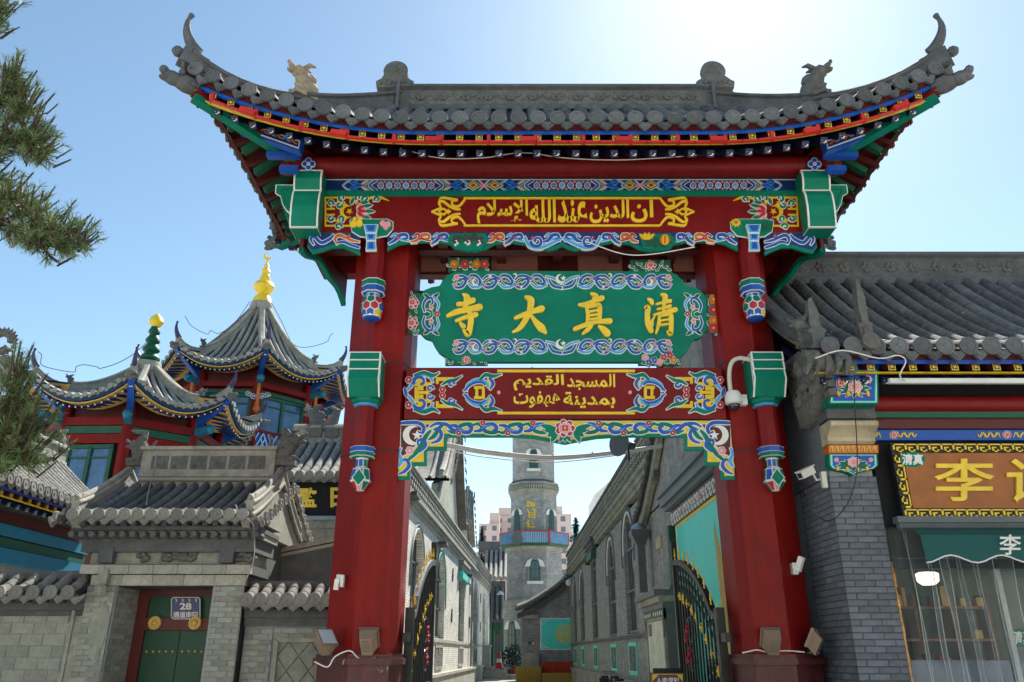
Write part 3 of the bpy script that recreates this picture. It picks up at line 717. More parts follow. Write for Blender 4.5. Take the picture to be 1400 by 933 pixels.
# --- upper scroll apron
def apron(Y, P_top, bottom, mats, name, mir, t=.05, edge='green'):
    pass
r = Rel(mpx(YF+.05), ['green'], .01)
ap = [(530, 345), (545, 337), (560, 334), (600, 333), (618, 337), (632, 345), (650, 346), (664, 343), (676, 336), (700, 334), (730, 339), (750, 345), (760, 343), (768.5, 338), (777, 343), (787, 345), (807, 339), (837, 334), (861, 336), (873, 343), (888, 346), (905, 345), (920, 337), (940, 333), (975, 333), (990, 336), (1008, 345)]
top = [(x, y-8.5) for x, y in ap]
r.poly([(p[0], p[1]) for p in ap]+[(1008, 319), (530, 319)], 'green', 4)
r.poly([(x, y-5) for x, y in ap]+[(1008, 319.4), (530, 319.4)], 'deep_blue', 4.4)
for sg in (1, -1):
    q = (lambda x: x) if sg == 1 else (lambda x: 2*768.8-x)
    for i, (a, b, c_) in enumerate(((532, 560, 'blue'), (562, 590, 'orange'), (590, 614, 'blue'), (666, 690, 'orange'), (690, 716, 'blue'), (742, 766, 'blue'))):
        w = b-a
        r.stroke([(q(a), 336-3*(i % 2)), (q(a+w*.3), 331), (q(a+w*.55), 324), (q(a+w*.85), 323.5), (q(a+w*.9), 328), (q(a+w*.7), 329)], [2, 4.2, 4.6, 4, 3, 2.4], c_, 5.2, 4, 1)
        r.stroke([(q(a+w*.1), 326), (q(a+w*.35), 322), (q(a+w*.5), 328), (q(a+w), 332)], [1.4, 3, 3.2, 1.6], 'sky_blue' if c_ == 'blue' else 'crimson', 5, 4, .7)
    r.curl((q(734), 332), 9, pi if sg == 1 else 0, -1.1*sg, 4, 'blue', 5.6, 1); r.stroke([(q(717), 326), (q(724), 338), (q(738), 341), (q(752), 336), (q(768), 328)], [3, 4, 4, 4, 3], 'sky_blue', 5.4, 4, .9)
    for x in (545, 575, 603, 680, 704, 728): r.flower((q(x), 327.5), 2.8, 'crimson', 'white', 5.8, 4, None)
# fruit groups
r.poly([(616, 322), (664, 322), (668, 332), (660, 343), (640, 346), (622, 343), (612, 332)], 'green', 6)
for k in range(5): r.leaf((640, 330), (640+24*cos(k*.8+2.9), 330-10*sin(k*.8+2.9)*-1), 6, 'dark_green', 6.5, 'green', .8)
for cx, n_ in ((624, 8), (641, 11), (655, 9)):
    for k in range(n_): r.disc((cx+3.4*cos(k*2.4)*(k/n_)**.5*1.4, 333+5*sin(k*2.4)*(k/n_)**.5*1.2), 1.7, 'purple_paint' if k % 3 else 'white', 7+.2*(k % 3), 7)
r.poly([(873, 324), (915, 322), (924, 332), (915, 344), (895, 346), (878, 342)], 'green', 6)
for k in range(7): r.leaf((898, 335), (898+22*cos(k*.9), 335+9*sin(k*.9)), 6, 'dark_green', 6.5, 'green', .8)
r.disc((908, 331), 7, 'orange', 7, 12, 7.5); r.disc((908, 331), 4.4, 'yellow', 7.3, 12, 7.5); r.disc((908, 331), 1.6, 'orange', 7.5, 10, 7)
for k in range(4): r.leaf((883, 331), (873+k*7, 323-(k in (1, 2))*2), 5, 'yellow', 7, 'orange', .6)
r.out('scroll_apron', gate)
for sg in (0, 1):
    r = Rel(mpx(YF+.05, sg), ['green'], .01)
    E_ = [(421, 340), (428, 349), (440, 346), (455, 341), (470, 341), (485, 347), (493, 351)]
    r.poly(E_+[(493, 320), (424, 320)], 'green', 4); r.poly([(x, y-5) for x, y in E_]+[(493, 321), (427, 321)], 'deep_blue', 4.4)
    r.stroke([(430, 337), (426, 330), (430, 325), (440, 334), (452, 329), (457, 323)], [2, 3.4, 4, 4.5, 4, 2], 'blue', 5.2, 4, 1)
    r.stroke([(462, 336), (459, 329), (464, 324), (473, 327), (482, 331), (492, 333)], [2, 3.6, 4.4, 4, 3.4, 2], 'orange' if sg == 0 else 'blue', 5.2, 4, 1)
    r.stroke([(460, 335), (470, 333), (480, 337), (492, 341)], [2, 3.5, 3.5, 3], 'blue', 5, 4, .8); r.flower((478, 325), 3, 'crimson', 'white', 5.6, 4, None)
    r.out('scroll_apron', gate)
    # side apron board running back under the side beam
    m = MB(); x0 = (X0+.02) if sg == 0 else (X1-.10); prof = []
    ys = [YF+.06, YF+.25, YF+.45, YF+.65, YF+.85, YF+1.0, YF+1.15, YF+1.3, YF+1.45, YB-.1]
    dd = [.36, .27, .22, .30, .26, .32, .40, .52, .62, .5]
    P = [(y, zb0-d_) for y, d_ in zip(ys, dd)]+[(YB-.1, zb0), (YF+.06, zb0)]
    q0 = Vector((X0+.02 if sg == 0 else X1-.02, YF+.06, 0)); q1 = Vector((X0+.40 if sg == 0 else X1-.40, YB-.1, 0)); dq = q1-q0; nq = Vector((-dq.y, dq.x, 0)).normalized()*.03
    ts = [k/16 for k in range(17)]; dp = lambda t: .30-.09*sin(t*3.4)+.20*t**3+.035*sin(t*13)
    g0 = lambda t, z: tuple(q0+dq*t+nq+Vector((0, 0, z))); g1 = lambda t, z: tuple(q0+dq*t-nq+Vector((0, 0, z)))
    m.prism([(t, zb0-dp(t)) for t in ts]+[(1, zb0), (0, zb0)], g0, g1, 0)
    nq = nq*1.35
    m.prism([(t, zb0-dp(t)-.015) for t in ts]+[(t, zb0-dp(t)+.06) for t in reversed(ts)], g0, g1, 1); m.build('side_apron', ['dark_red', 'green'], gate)
    # raked green-edged brace under the box at the pillar side
# --- green corner blocks
for sg in (-1, 1):
    cxp = GX+sg*(GX-at(421, 270, YF-.2).x); hw = .205; zz = [zt(312, YF-.25), zt(262, YF-.25), zt(235, YF-.25)]
    m = MB(); y = YF-.30; back = YF+.1
    def bulge(z0, z1, d): return [(y+.05, z0), (y+.012, z0+(z1-z0)*.2), (y-d, z0+(z1-z0)*.55), (y-d*.6, z0+(z1-z0)*.85), (y+.03, z1)]
    sec = bulge(zz[0], zz[1], .02)+bulge(zz[1]+.004, zz[2], .02)+[(back, zz[2]), (back, zz[0])]
    m.px(sec, cxp-hw, cxp+hw, 0)
    for x in (cxp-hw, cxp+hw):
        front = sec[:-2]
        m.px([(a-.01, b) for a, b in front]+[(a+.014, b) for a, b in reversed(front)], x-.012, x+.012, 1)
        m.box(x-.005, x+.005, y+.05, back, zz[0], zz[0]+.016, 1)
    for z in (zz[0], zz[1], zz[2]): m.box(cxp-hw, cxp+hw, y+.012, y+.05, z-.008, z+.010, 1)
    m.build('corner_block', ['green', 'white'], gate)
    # lobed side block
    a = Rel(mpx(YF-.08, sg > 0), ['green'], .05)
    lob = [(404, 255), (378, 255), (377, 266), (384, 270), (387, 282), (392, 290), (402, 298), (408, 303)]
    a.poly(lob, 'white', 1); a.poly([(400+(x-400)*.93, 275+(y_-275)*.93) for x, y_ in lob], 'green', 1.2)
    a.stroke([(396, 262), (386, 263), (390, 272), (393, 282), (402, 290)], 1.2, 'dark_green', 1.35, 4)
    a.out('lobed_block', gate)
    m = MB(); p0 = at(392, 298, YF); 
    m.py([(GX+sg*(GX-at(u, v, YF+.1).x), at(u, v, YF+.1).z) for u, v in ((402, 262), (384, 275), (392, 300), (407, 312))], YF+.05, YF+.9, 0)
    m.build('corner_corbel', 'green', gate)
    # blue rosette above
    a = Rel(mpx(YF-.3, sg > 0), ['blue'], .008); c = (422, 225)
    for k in range(4): q = (c[0]+5*cos(k*pi/2), c[1]+4.6*sin(k*pi/2)); a.disc(q, 5, 'sky_blue', 1, 12); a.disc(q, 4.1, 'white', 1.5, 12); a.disc(q, 3.3, 'blue', 2, 10)
    a.disc(c, 2.6, 'white', 2.6); a.disc(c, 1.5, 'pink', 3); a.out('rosette', gate)
    m = MB(); xc = GX+sg*(GX-at(422, 225, YF-.2).x); m.tube([(xc, YF-.28, zt(224, YF-.28)), (xc, YF+.4, zt(224, YF-.28))], .11, 12); m.build('beam_end', 'red_beam', gate, True)
# --- lower beam and its panels
YL = 11.04
lx0, lx1 = GX-2.345, GX+2.345; zl0, zl1 = at(700, 573, YL).z, at(700, 503, YL).z
m = MB(); m.box(lx0, lx1, YL, YL+.5, zl0, zl1); m.build('lower_beam', 'red_beam', gate)
r = Rel(mpx(YL), ['yellow'], .014)
for y in (506, 563.5): r.poly(rect(680, y, 868, y+3.6), 'yellow', 1)
for a, b, y0_, y1_, w_ in ((775, 841, 512.5, 533.5, '\uFE8D\uFEDF\uFEE4\uFEB4\uFEA0\uFEAA'), (702, 771, 513, 534, '\uFE8D\uFEDF\uFED8\uFEAA\uFEF3\uFEE2'), (770, 841, 537, 558, '\uFE91\uFEE4\uFEAA\uFEF3\uFEE8\uFE94'), (702, 766, 536, 558, '\uFEEB\uFEEC\uFED4\uFEEE\uFE95')):
    text_px(r, ''.join(reversed(w_)), a, y1_+.5, b, y0_-.5, 'gold', 1.4, .022)
for sg in (1, -1):
    q = (lambda x: x) if sg == 1 else (lambda x: 2*771.5-x)
    T = 1 if sg == 1 else -1
    for s in (-1, 1):
        y = lambda v: 537.5+s*v
        # outer medallion
        r.curl((q(575), y(14)), 10, pi*.9 if sg == 1 else pi*.1, -.8*s*T, 4.6, 'blue', 2, 1.4)
        r.stroke([(q(556), y(2)), (q(562), y(9)), (q(566), y(18)), (q(576), y(25)), (q(588), y(22)), (q(592), y(14))], [2, 4.5, 5, 5, 4.5, 2], 'sky_blue', 1.8, 4, 1)
        r.stroke([(q(566), y(23)), (q(580), y(27)), (q(592), y(23)), (q(601), y(27.5))], [3, 5, 5, 1], 'green', 2.2, 4, 1)
        r.poly([(q(571), y(3)), (q(579), y(3)), (q(579), y(20)), (q(571), y(20))], 'yellow', 1.5)
        r.poly([(q(562), y(9)), (q(590), y(9)), (q(590), y(14)), (q(562), y(14))], 'yellow', 1.55)
        r.flower((q(559), y(17)), 5, 'crimson', 'white', 2.4, 6, 'white')
        r.curl((q(588), y(5)), 5, 0, .9*s, 2.6, 'blue', 2.3, .9)
        # arm
        r.poly(rect(min(q(596), q(620)), min(y(16), y(21)), max(q(596), q(620)), max(y(16), y(21))), 'yellow', 1.5)
        r.poly(rect(min(q(596), q(600)), min(y(12), y(21)), max(q(596), q(600)), max(y(12), y(21))), 'yellow', 1.52)
        r.stroke([(q(604), y(10)), (q(612), y(15)), (q(622), y(17)), (q(632), y(23))], [2, 4.5, 4.5, .8], 'green', 2.1, 4, 1)
        r.curl((q(617), y(11)), 5, 0, .9*s*T, 3, 'blue', 2.3, .9)
        r.flower((q(605), y(4)), 4.6, 'crimson', 'white', 2.2, 6, 'white')
        # inner medallion
        r.stroke([(q(638), y(2)), (q(640), y(10)), (q(652), y(17)), (q(664), y(14)), (q(668), y(7))], [2, 4, 4.6, 4, 2], 'sky_blue', 1.8, 4, 1)
        r.stroke([(q(634), y(2)), (q(646), y(12)), (q(658), y(14)), (q(664), y(10))], [2, 3, 3.4, 2], 'blue', 2.2, 4, .9)
        r.stroke([(q(656), y(17)), (q(664), y(24)), (q(674), y(22)), (q(686), y(25))], [3, 5, 5, .8], 'green', 2.2, 4, 1)
        r.stroke([(q(669), y(20)), (q(674), y(12)), (q(670), y(4))], [4, 4.5, 2], 'blue', 2.3, 4, .9)
        r.poly(rect(min(q(666), q(672)), min(y(6), y(22)), max(q(666), q(672)), max(y(6), y(22))), 'yellow', 1.5)
        r.poly(rect(min(q(648), q(662)), min(y(5), y(9)), max(q(648), q(662)), max(y(5), y(9))), 'yellow', 1.6)
    for x, y0, y1, w in ((567, 530, 546, 5), (583, 530, 546, 4), (650, 531, 545, 4), (659, 531, 545, 4)): r.poly(rect(min(q(x), q(x+w)), y0, max(q(x), q(x+w)), y1), 'yellow', 1.7)
    r.poly(rect(min(q(567), q(587)), 535.5, max(q(567), q(587)), 539.5), 'yellow', 1.72)
    r.leaf((q(553), 530), (q(557), 545), 5, 'blue', 2.4, 'white', .8); r.disc((q(682), 537.5), 2.5, 'pink', 2, 8)
r.out('painted_medallions', gate)
# --- lower scroll apron with stepped crescent corners
YA = 11.10
r = Rel(mpx(YA), ['green'], .012)
def cor(q):
    return [(q(542), 576), (q(542), 657), (q(561), 657), (q(561), 638), (q(584), 638), (q(584), 617), (q(611), 617), (q(611), 599)]
Lc = cor(lambda x: x); Rc = cor(lambda x: 2*773-x)
mid = [(660, 599), (700, 599), (730, 601), (752, 605), (772, 609), (792, 605), (815, 601), (845, 599), (885, 599)]
full = Lc+mid+list(reversed(Rc))
r.poly(full, 'green', 4)
def cor2(q): return [(q(543.5), 577), (q(543.5), 652), (q(557), 652), (q(557), 633), (q(580), 633), (q(580), 612), (q(607), 612), (q(607), 594.5)]
r.poly(cor2(lambda x: x)+[(x, y-4.5) for x, y in mid]+list(reversed(cor2(lambda x: 2*773-x))), 'yellow', 4.4)
for sg in (1, -1):
    q = (lambda x: x) if sg == 1 else (lambda x: 2*773-x)
    r.poly([(q(548), 581), (q(590), 581), (q(577), 601), (q(569), 612), (q(559), 622), (q(548), 628)], 'white', 4.8); r.poly([(q(549), 582), (q(588), 582), (q(576), 600), (q(568), 611), (q(558), 621), (q(549), 626)], 'dark_red', 5)
    r.crescent((q(565), 597), 13.5, 'white', 6, -.15 if sg == 1 else pi+.15, .42); r.star((q(571), 597), 7, 'white', 6.4, -pi/2)
    r.flower((q(561), 618), 6, 'pink', 'white', 6.2, 6, 'white')
    for P, W, c_ in (([(545, 577+4), (556, 580), (572, 580), (580, 586), (578, 594), (572, 592)], [3, 4.5, 5, 5, 4, 2], 'blue'),
                     ([(556, 633), (568, 622), (577, 610), (583, 598), (590, 590)], [3, 6, 6.5, 6, 3], 'green'),
                     ([(574, 620), (582, 612), (580, 604), (573, 604), (572, 611)], [2, 4.5, 5, 4, 2], 'blue'),
                     ([(546, 650), (554, 646), (560, 638), (556, 630), (549, 633)], [2, 4.5, 5, 4, 2], 'blue'),
                     ([(545, 640), (550, 632), (546, 622), (549, 614)], [3, 5, 4, 2], 'sky_blue'),
                     ([(590, 608), (600, 604), (604, 596), (600, 588), (593, 590)], [2, 4.5, 5, 4.5, 2], 'blue'),
                     ([(586, 603), (594, 598), (602, 586), (612, 580)], [2, 6, 5, 2], 'green'),
                     ([(588, 586), (598, 581), (612, 583), (620, 590), (634, 592)], [2, 4, 5, 5, 2], 'blue')):
        r.stroke([(q(a), b) for a, b in P], W, c_, 5.6 if c_ == 'green' else 6, 4, 1.1)
    x = 616
    for i, (w, c_) in enumerate(((32, 'blue'), (34, 'green'), (34, 'blue'), (34, 'green'))):
        a = x; u = 1 if i % 2 else -1; y = lambda v: 587.5+u*v
        r.stroke([(q(a), y(4)), (q(a+w*.25), y(3)), (q(a+w*.5), y(-4)), (q(a+w*.8), y(-5)), (q(a+w*.92), y(1)), (q(a+w*.74), y(3))], [2.5, 5, 6, 5.4, 4.4, 2.5], 'blue', 6, 4, 1.1)
        r.stroke([(q(a-4), y(-3)), (q(a+w*.2), y(-6)), (q(a+w*.45), y(3.5)), (q(a+w*.8), y(6)), (q(a+w*1.05), y(4))], [2, 4.5, 5.4, 4.8, 2], 'green', 5.6, 4, 1.1)
        r.stroke([(q(a+w*.3), y(1)), (q(a+w*.5), y(-3)), (q(a+w*.78), y(-3.5))], [.8, 1.6, .8], 'sky_blue', 6.5, 3)
        r.flower((q(a+w*.36), y(-7) if u > 0 else 594), 4, 'crimson', 'white', 6.4, 6, 'white')
        x += w
    for k in range(4): r.leaf((q(762), 590), (q(738+k*5), 583+k*8), 8, 'green', 6.6, 'white', 1)
for k in range(3): r.leaf((772, 592), (764+k*8, 607), 6, 'green', 6.6, 'white', .8)
r.peony((772, 588), 13.5, 'crimson', 7)
r.out('crescent_apron', gate)
m = MB(); a_ = at(545, 577, YA+.06); b_ = at(1000, 577, YA+.06)
m.box(lx0+.02, lx1-.02, YA+.002, YA+.3, zl0-.05, zl0); m.build('beam_soffit', 'dark_red', gate)
# --- hanging plaque (own thing, rests between the beams)
YQ = 11.12
pq0 = at(768, 497, YQ)
plaque = thing('name_plaque', 'large green lobed plaque with four gold characters hanging in the middle of the gateway', 'plaque', (GX, YQ, pq0.z))
half = [(768, 371), (645, 371), (622, 372), (612, 376), (605, 384), (601, 391), (590, 393), (580, 397), (574, 405), (572, 415), (572, 448), (575, 456), (581, 462), (590, 465), (594, 473), (600, 482), (610, 489), (625, 495), (768, 495)]
r = Rel(mpx(YQ), ['green'], .01)
pol = half+[(2*768.8-x+ (y-371)*.006, y) for x, y in reversed(half[1:-1])]
bd = MB(); v0 = [mpx(YQ)(x, y, 0) for x, y in pol]
bd.prism(pol, lambda u, v: mpx(YQ)(u, v, 0), lambda u, v: mpx(YQ)(u, v, -.09)); bd.build('board', 'green', plaque)
def stroke_char(S_, name):
    rr = Rel(mpx(YQ), ['gold'], .02)
    for i, (P, W) in enumerate(S_):
        rr.stroke([(560+x/3.333, 360+y/3.333) for x, y in P], [w/3.333*1.3 for w in W], 'gold', 1.5+i*.09, 5)
        for e, w in ((P[0], W[0]), (P[-1], W[-1])):
            if w > 6: rr.disc((560+e[0]/3.333, 360+e[1]/3.333), w/3.333*.62, 'gold', 1.5+i*.09+.03, 8)
    return rr
chars = [
 [([(222, 190), (250, 188), (290, 172)], [16, 15, 20]), ([(174, 243), (215, 225), (265, 215), (320, 203)], [12, 20, 18, 24]), ([(246, 146), (262, 160), (258, 190), (248, 224)], [10, 24, 20, 16]),
  ([(212, 266), (250, 252), (303, 238)], [10, 14, 18]), ([(272, 224), (280, 250), (276, 295), (266, 326), (250, 312), (240, 304)], [16, 22, 20, 22, 12, 3]), ([(230, 274), (238, 284), (246, 292)], [8, 14, 18])],
 [([(482, 253), (520, 238), (560, 224), (602, 210)], [12, 18, 16, 24]), ([(530, 157), (552, 172), (548, 215), (528, 262), (500, 300), (468, 318)], [12, 26, 20, 20, 16, 6]), ([(550, 236), (572, 268), (600, 298), (620, 320)], [8, 18, 28, 12])],
 [([(772, 192), (800, 192), (840, 176), (876, 162)], [10, 18, 14, 20]), ([(828, 142), (846, 154), (838, 178), (822, 204)], [10, 22, 16, 10]), ([(806, 206), (812, 240), (808, 278)], [12, 14, 12]), ([(806, 206), (835, 200), (862, 196), (866, 230), (864, 274)], [8, 10, 18, 16, 12]),
  ([(812, 226), (860, 218)], [8, 9]), ([(812, 244), (862, 237)], [8, 9]), ([(812, 262), (862, 255)], [8, 9]), ([(752, 304), (800, 286), (850, 272), (912, 268)], [14, 16, 13, 20]), ([(828, 288), (812, 306), (788, 326)], [12, 16, 8]), ([(862, 292), (880, 304), (900, 324)], [8, 20, 26])],
 [([(1086, 166), (1098, 174), (1104, 186)], [8, 16, 14]), ([(1068, 206), (1084, 206), (1082, 240), (1086, 280), (1100, 312)], [6, 20, 18, 20, 18]), ([(1100, 288), (1106, 262), (1118, 244)], [16, 8, 3]), ([(1124, 190), (1150, 184), (1186, 176)], [8, 9, 14]), ([(1128, 214), (1156, 208), (1186, 200)], [8, 9, 13]), ([(1112, 240), (1150, 230), (1210, 216)], [8, 10, 18]),
  ([(1146, 146), (1162, 156), (1158, 190), (1154, 232)], [8, 20, 14, 10]), ([(1136, 246), (1134, 280), (1122, 322)], [10, 14, 8]), ([(1136, 248), (1164, 240), (1188, 240), (1190, 280), (1186, 326), (1170, 312)], [6, 10, 16, 16, 18, 3]), ([(1136, 268), (1184, 260)], [6, 8]), ([(1134, 288), (1184, 280)], [6, 8])]]
for cs in chars: stroke_char(cs, '').out('gold_character', plaque)
for (y0, y1) in ((375, 396), (464, 485)):
    r = Rel(mpx(YQ), ['white'], .008); cy = (y0+y1)/2; h = y1-y0
    for sg in (1, -1):
        q = (lambda x: x) if sg == 1 else (lambda x: 2*768.8-x)
        xs = [620, 640, 660, 682, 704, 726, 748]
        for i in range(len(xs)-1):
            a, b = xs[i], xs[i+1]; w = b-a; u = 1 if i % 2 else -1; y = lambda v: cy+u*v
            r.stroke([(q(a), y(-3)), (q(a+w*.2), y(-8)), (q(a+w*.6), y(-7)), (q(a+w*.85), y(1)), (q(a+w*.6), y(3.4)), (q(a+w*.42), y(-1))], [2, 3.2, 3.6, 3.4, 2.6, 1.4], 'blue', 1.6, 4, .9)
            r.stroke([(q(a), y(2)), (q(a+w*.3), y(7.5)), (q(a+w*.75), y(7)), (q(b), y(2))], [1.6, 3, 3, 1.6], 'sky_blue' if i % 2 else 'blue', 1.4, 4, .9)
            r.stroke([(q(a+w*.2), y(-1)), (q(a+w*.5), y(3)), (q(b), y(6))], [1.2, 2.4, 1.2], 'dark_green', 1.2, 3, .7)
            r.flower((q(a+w*.15), y(-4.5)), 2.7, 'pink', 'crimson', 1.9, 5, None)
        r.crescent((q(650), cy+1), 5, 'white', 2.6, -.6 if sg == 1 else pi+.6); r.star((q(670), cy-7), 3, 'white', 2.4, -pi/2); r.star((q(713), cy+8), 2.6, 'white', 2.4, -pi/2); r.crescent((q(704), cy-8), 3, 'white', 2.4, pi-.4)
        r.flower((q(624), cy-6), 4, 'pink', 'crimson', 2, 5, 'white')
        r.stroke([(q(750), cy-3), (q(756), cy+6), (q(768), cy+9)], [2, 3.6, 3.2], 'blue', 2, 4, .9); r.stroke([(q(746), cy-7), (q(757), cy-4), (q(768), cy+3)], [2, 3, 2.4], 'sky_blue', 1.9, 4, .8)
    r.crescent((766, cy-3), 6.6, 'white', 3, -.6); r.star((770, cy-4), 3.8, 'white', 3.3, -pi/2)
    r.out('scroll_strip', plaque)
for sg in (0, 1):
    r = Rel((lambda u, v, h, f=mpx(YQ, sg): f(u-.3, v, h)), ['white'], .008)
    for s in (-1, 1):
        y = lambda v: 430+s*v
        r.stroke([(581, y(3)), (579, y(12)), (583, y(20)), (590, y(22)), (592, y(15)), (588, y(13))], [2, 3, 3.4, 3, 2.4, 1.2], 'blue', 1.5, 4, .9)
        r.stroke([(598, y(5)), (600, y(14)), (596, y(21)), (592, y(26))], [1.6, 3, 3, 1], 'sky_blue', 1.4, 4, .8)
        r.leaf((588, y(22)), (579, y(28)), 4.5, 'dark_green', 1.3, 'white', .8); r.leaf((592, y(22)), (601, y(29)), 4.5, 'dark_green', 1.3, 'white', .8)
        r.flower((590, y(9)), 3.6, 'pink', 'crimson', 1.8, 5, 'white')
    r.stroke([(583, 424), (590, 427), (590, 433), (583, 436)], 2.6, 'green', 1.7, 4, .8); r.flower((598, 430), 4, 'crimson', 'white', 1.9, 5, 'white')
    r.out('side_scroll', plaque)
# carved mounting tabs of the plaque
def tab(x0, y0, x1, y1, kind, mir=0, Y=YQ+.05):
    r = Rel(mpx(Y, mir), ['dark_green'], .012); w = x1-x0; h = y1-y0; cx, cy = (x0+x1)/2, (y0+y1)/2
    r.poly(rect(x0, y0, x1, y1), 'dark_green', 3); rnd = random.Random(int(x0+y0)); L_ = max(w, h); hor = w > h
    for k in range(11):
        t = (k+.5)/11; px_, py_ = (x0+w*t, cy+h*.26*sin(k*2.1)) if hor else (cx+w*.26*sin(k*2.1), y0+h*t)
        a = rnd.uniform(0, 6.28); e = min(w, h)*.36; r.stroke([(px_-e*cos(a)*.6, py_-e*sin(a)*.6), (px_, py_+e*.3), (px_+e*.6*cos(a), py_+e*.6*sin(a))], [1.2, 2.4, 1], 'green', 4+.05*k, 3, .6)
    if kind == 'red':
        for t in (((.5, .5),) if hor else ((.5, .25), (.45, .75))): r.peony((x0+w*t[0], y0+h*t[1]), min(w, h)*.42, 'crimson', 5)
    elif kind == 'mix':
        for i, (t, u) in enumerate(((.16, .35), (.38, .6), (.6, .35), (.82, .6), (.5, .75), (.25, .8), (.74, .2))): r.flower((x0+w*t, y0+h*u), 5, ('pink', 'blue', 'crimson', 'orange')[i % 4], 'yellow', 5+.1*i, 5, 'white')
    else:
        for i, t in enumerate((.15, .42, .7, .9)):
            q = (x0+w*t, cy) if hor else (cx, y0+h*t); r.flower(q, min(w, h)*.33, ('orange', 'crimson')[i % 2], 'yellow', 5, 6, 'green')
    r.out('carved_tab', plaque)
tab(613, 354, 668, 373, 'mixed'); tab(861, 357, 916, 374, 'red'); tab(554, 402, 575, 458, 'red'); tab(963, 404, 986, 456, 'mixed')
tab(609, 487, 667, 501, 'red'); tab(872, 485, 930, 501, 'mix')
# --- roof
HL, YE0, YE1 = 5.5, 9.2, 13.9; RX = 2.8
zE = at(700, 163, YE0).z-.05; zR = at(700, 151, YC).z
def lift(a, b):
    d = min(a, b); return 0.93*((3.5-d)/3.5)**2 if d < 3.5 else 0.
lift2 = lambda a, b: .93-.52*(1-max(0, 1-min(a, b)/2.35)**1.6) if min(a, b) > 0 else .93
run = YC-YE0; cut = (HL-RX)/run
TMg = tile_meshes(.108, 'gate', 'tile')
Sf = slope(gate, (GX-HL, YE0), (GX+HL, YE0), run, zE, zR-zE, cut, cut, lift, .277, .10, 1.15, 8, TM=TMg, key='gate')
Sb = slope(gate, (GX+HL, YE1), (GX-HL, YE1), run, zE, zR-zE, cut, cut, lift, .277, .10, 1.15, 8, TM=TMg, key='gate', parts=False)
Sl = slope(gate, (GX-HL, YE1), (GX-HL, YE0), HL-RX, zE, zR-zE, run/(HL-RX), run/(HL-RX), lift2, .277, .10, 1.15, 8, TM=TMg, key='gate', parts=False, bow=.42)
Sr = slope(gate, (GX+HL, YE0), (GX+HL, YE1), HL-RX, zE, zR-zE, run/(HL-RX), run/(HL-RX), lift2, .277, .10, 1.15, 8, TM=TMg, key='gate', parts=False, bow=.42)
# main ridge with carved flower panels
zr0 = zR-.12; zr1 = at(700, 122, YC).z
m = MB(); h = zr1-zr0
m.sweep([(GX-RX-.12, YC, zr0), (GX+RX+.12, YC, zr0)], [(-.2, 0), (-.2, h*.16), (-.13, h*.22), (-.13, h*.78), (-.2, h*.84), (-.2, h*.92), (-.1, h), (.1, h), (.2, h*.92), (.2, h*.84), (.13, h*.78), (.13, h*.22), (.2, h*.16), (.2, 0)]); rg = m.build('main_ridge', 'ridge', gate)
nF = 13
for k in range(nF):
    x = GX-RX+.2+(2*RX-.4)*(k+.5)/nF; z = zr0+h*.5; m = MB(); y = YC-.13
    m.box(x-.2, x+.2, y-.012, y, z-h*.25, z+h*.25)
    for j in range(6): a = j*pi/3; m.ell((x+.055*cos(a), y-.03, z+.05*sin(a)), (.042, .03, .038), 0, 6, 4)
    m.ell((x, y-.05, z), (.03, .025, .03), 0, 6, 4)
    for s2 in (-1, 1): m.ell((x+s2*.14, y-.02, z+s2*.03), (.06, .02, .028), 0, 6, 4, Matrix.Rotation(-s2*.5, 3, 'Y'))
    m.build('ridge_flower_tile', 'carved', rg)
for s2 in (-1, 1):
    m = MB(); x = GX+s2*RX; m.box(x-.03, x+.03, YC-.24, YC+.24, zr0, zr1+.01); m.build('ridge_stop', 'ridge', rg)
# wheel finials
for px_, sg in ((540, -1), (978, 1)):
    f = at(px_, 122, YC); m = MB(); zc = f.z+.37; x = GX+sg*(GX-at(540, 122, YC).x)
    m.lathe((x, YC, zc), [(.18, -.07), (.225, -.05), (.225, .05), (.18, .07)], 20, 0, 'y'); m.lathe((x, YC, zc), [(.03, -.13), (.07, -.1), (.12, -.08), (.13, -.06)], 16, 0, 'y')
    m.py([(x-.32, f.z-.03), (x-.34, f.z+.10), (x-.24, f.z+.17), (x-.2, f.z+.25), (x-.05, f.z+.32), (x+.12, f.z+.24), (x+.2, f.z+.22), (x+.28, f.z+.14), (x+.35, f.z+.1), (x+.33, f.z-.03)], YC-.09, YC+.09)
    for k in range(7): m.ell((x-.26+.087*k, YC-.09, f.z+.06+.03*(k % 2)), (.05, .04, .05), 0, 7, 5)
    m.build('wheel_finial', 'carved', gate, True)
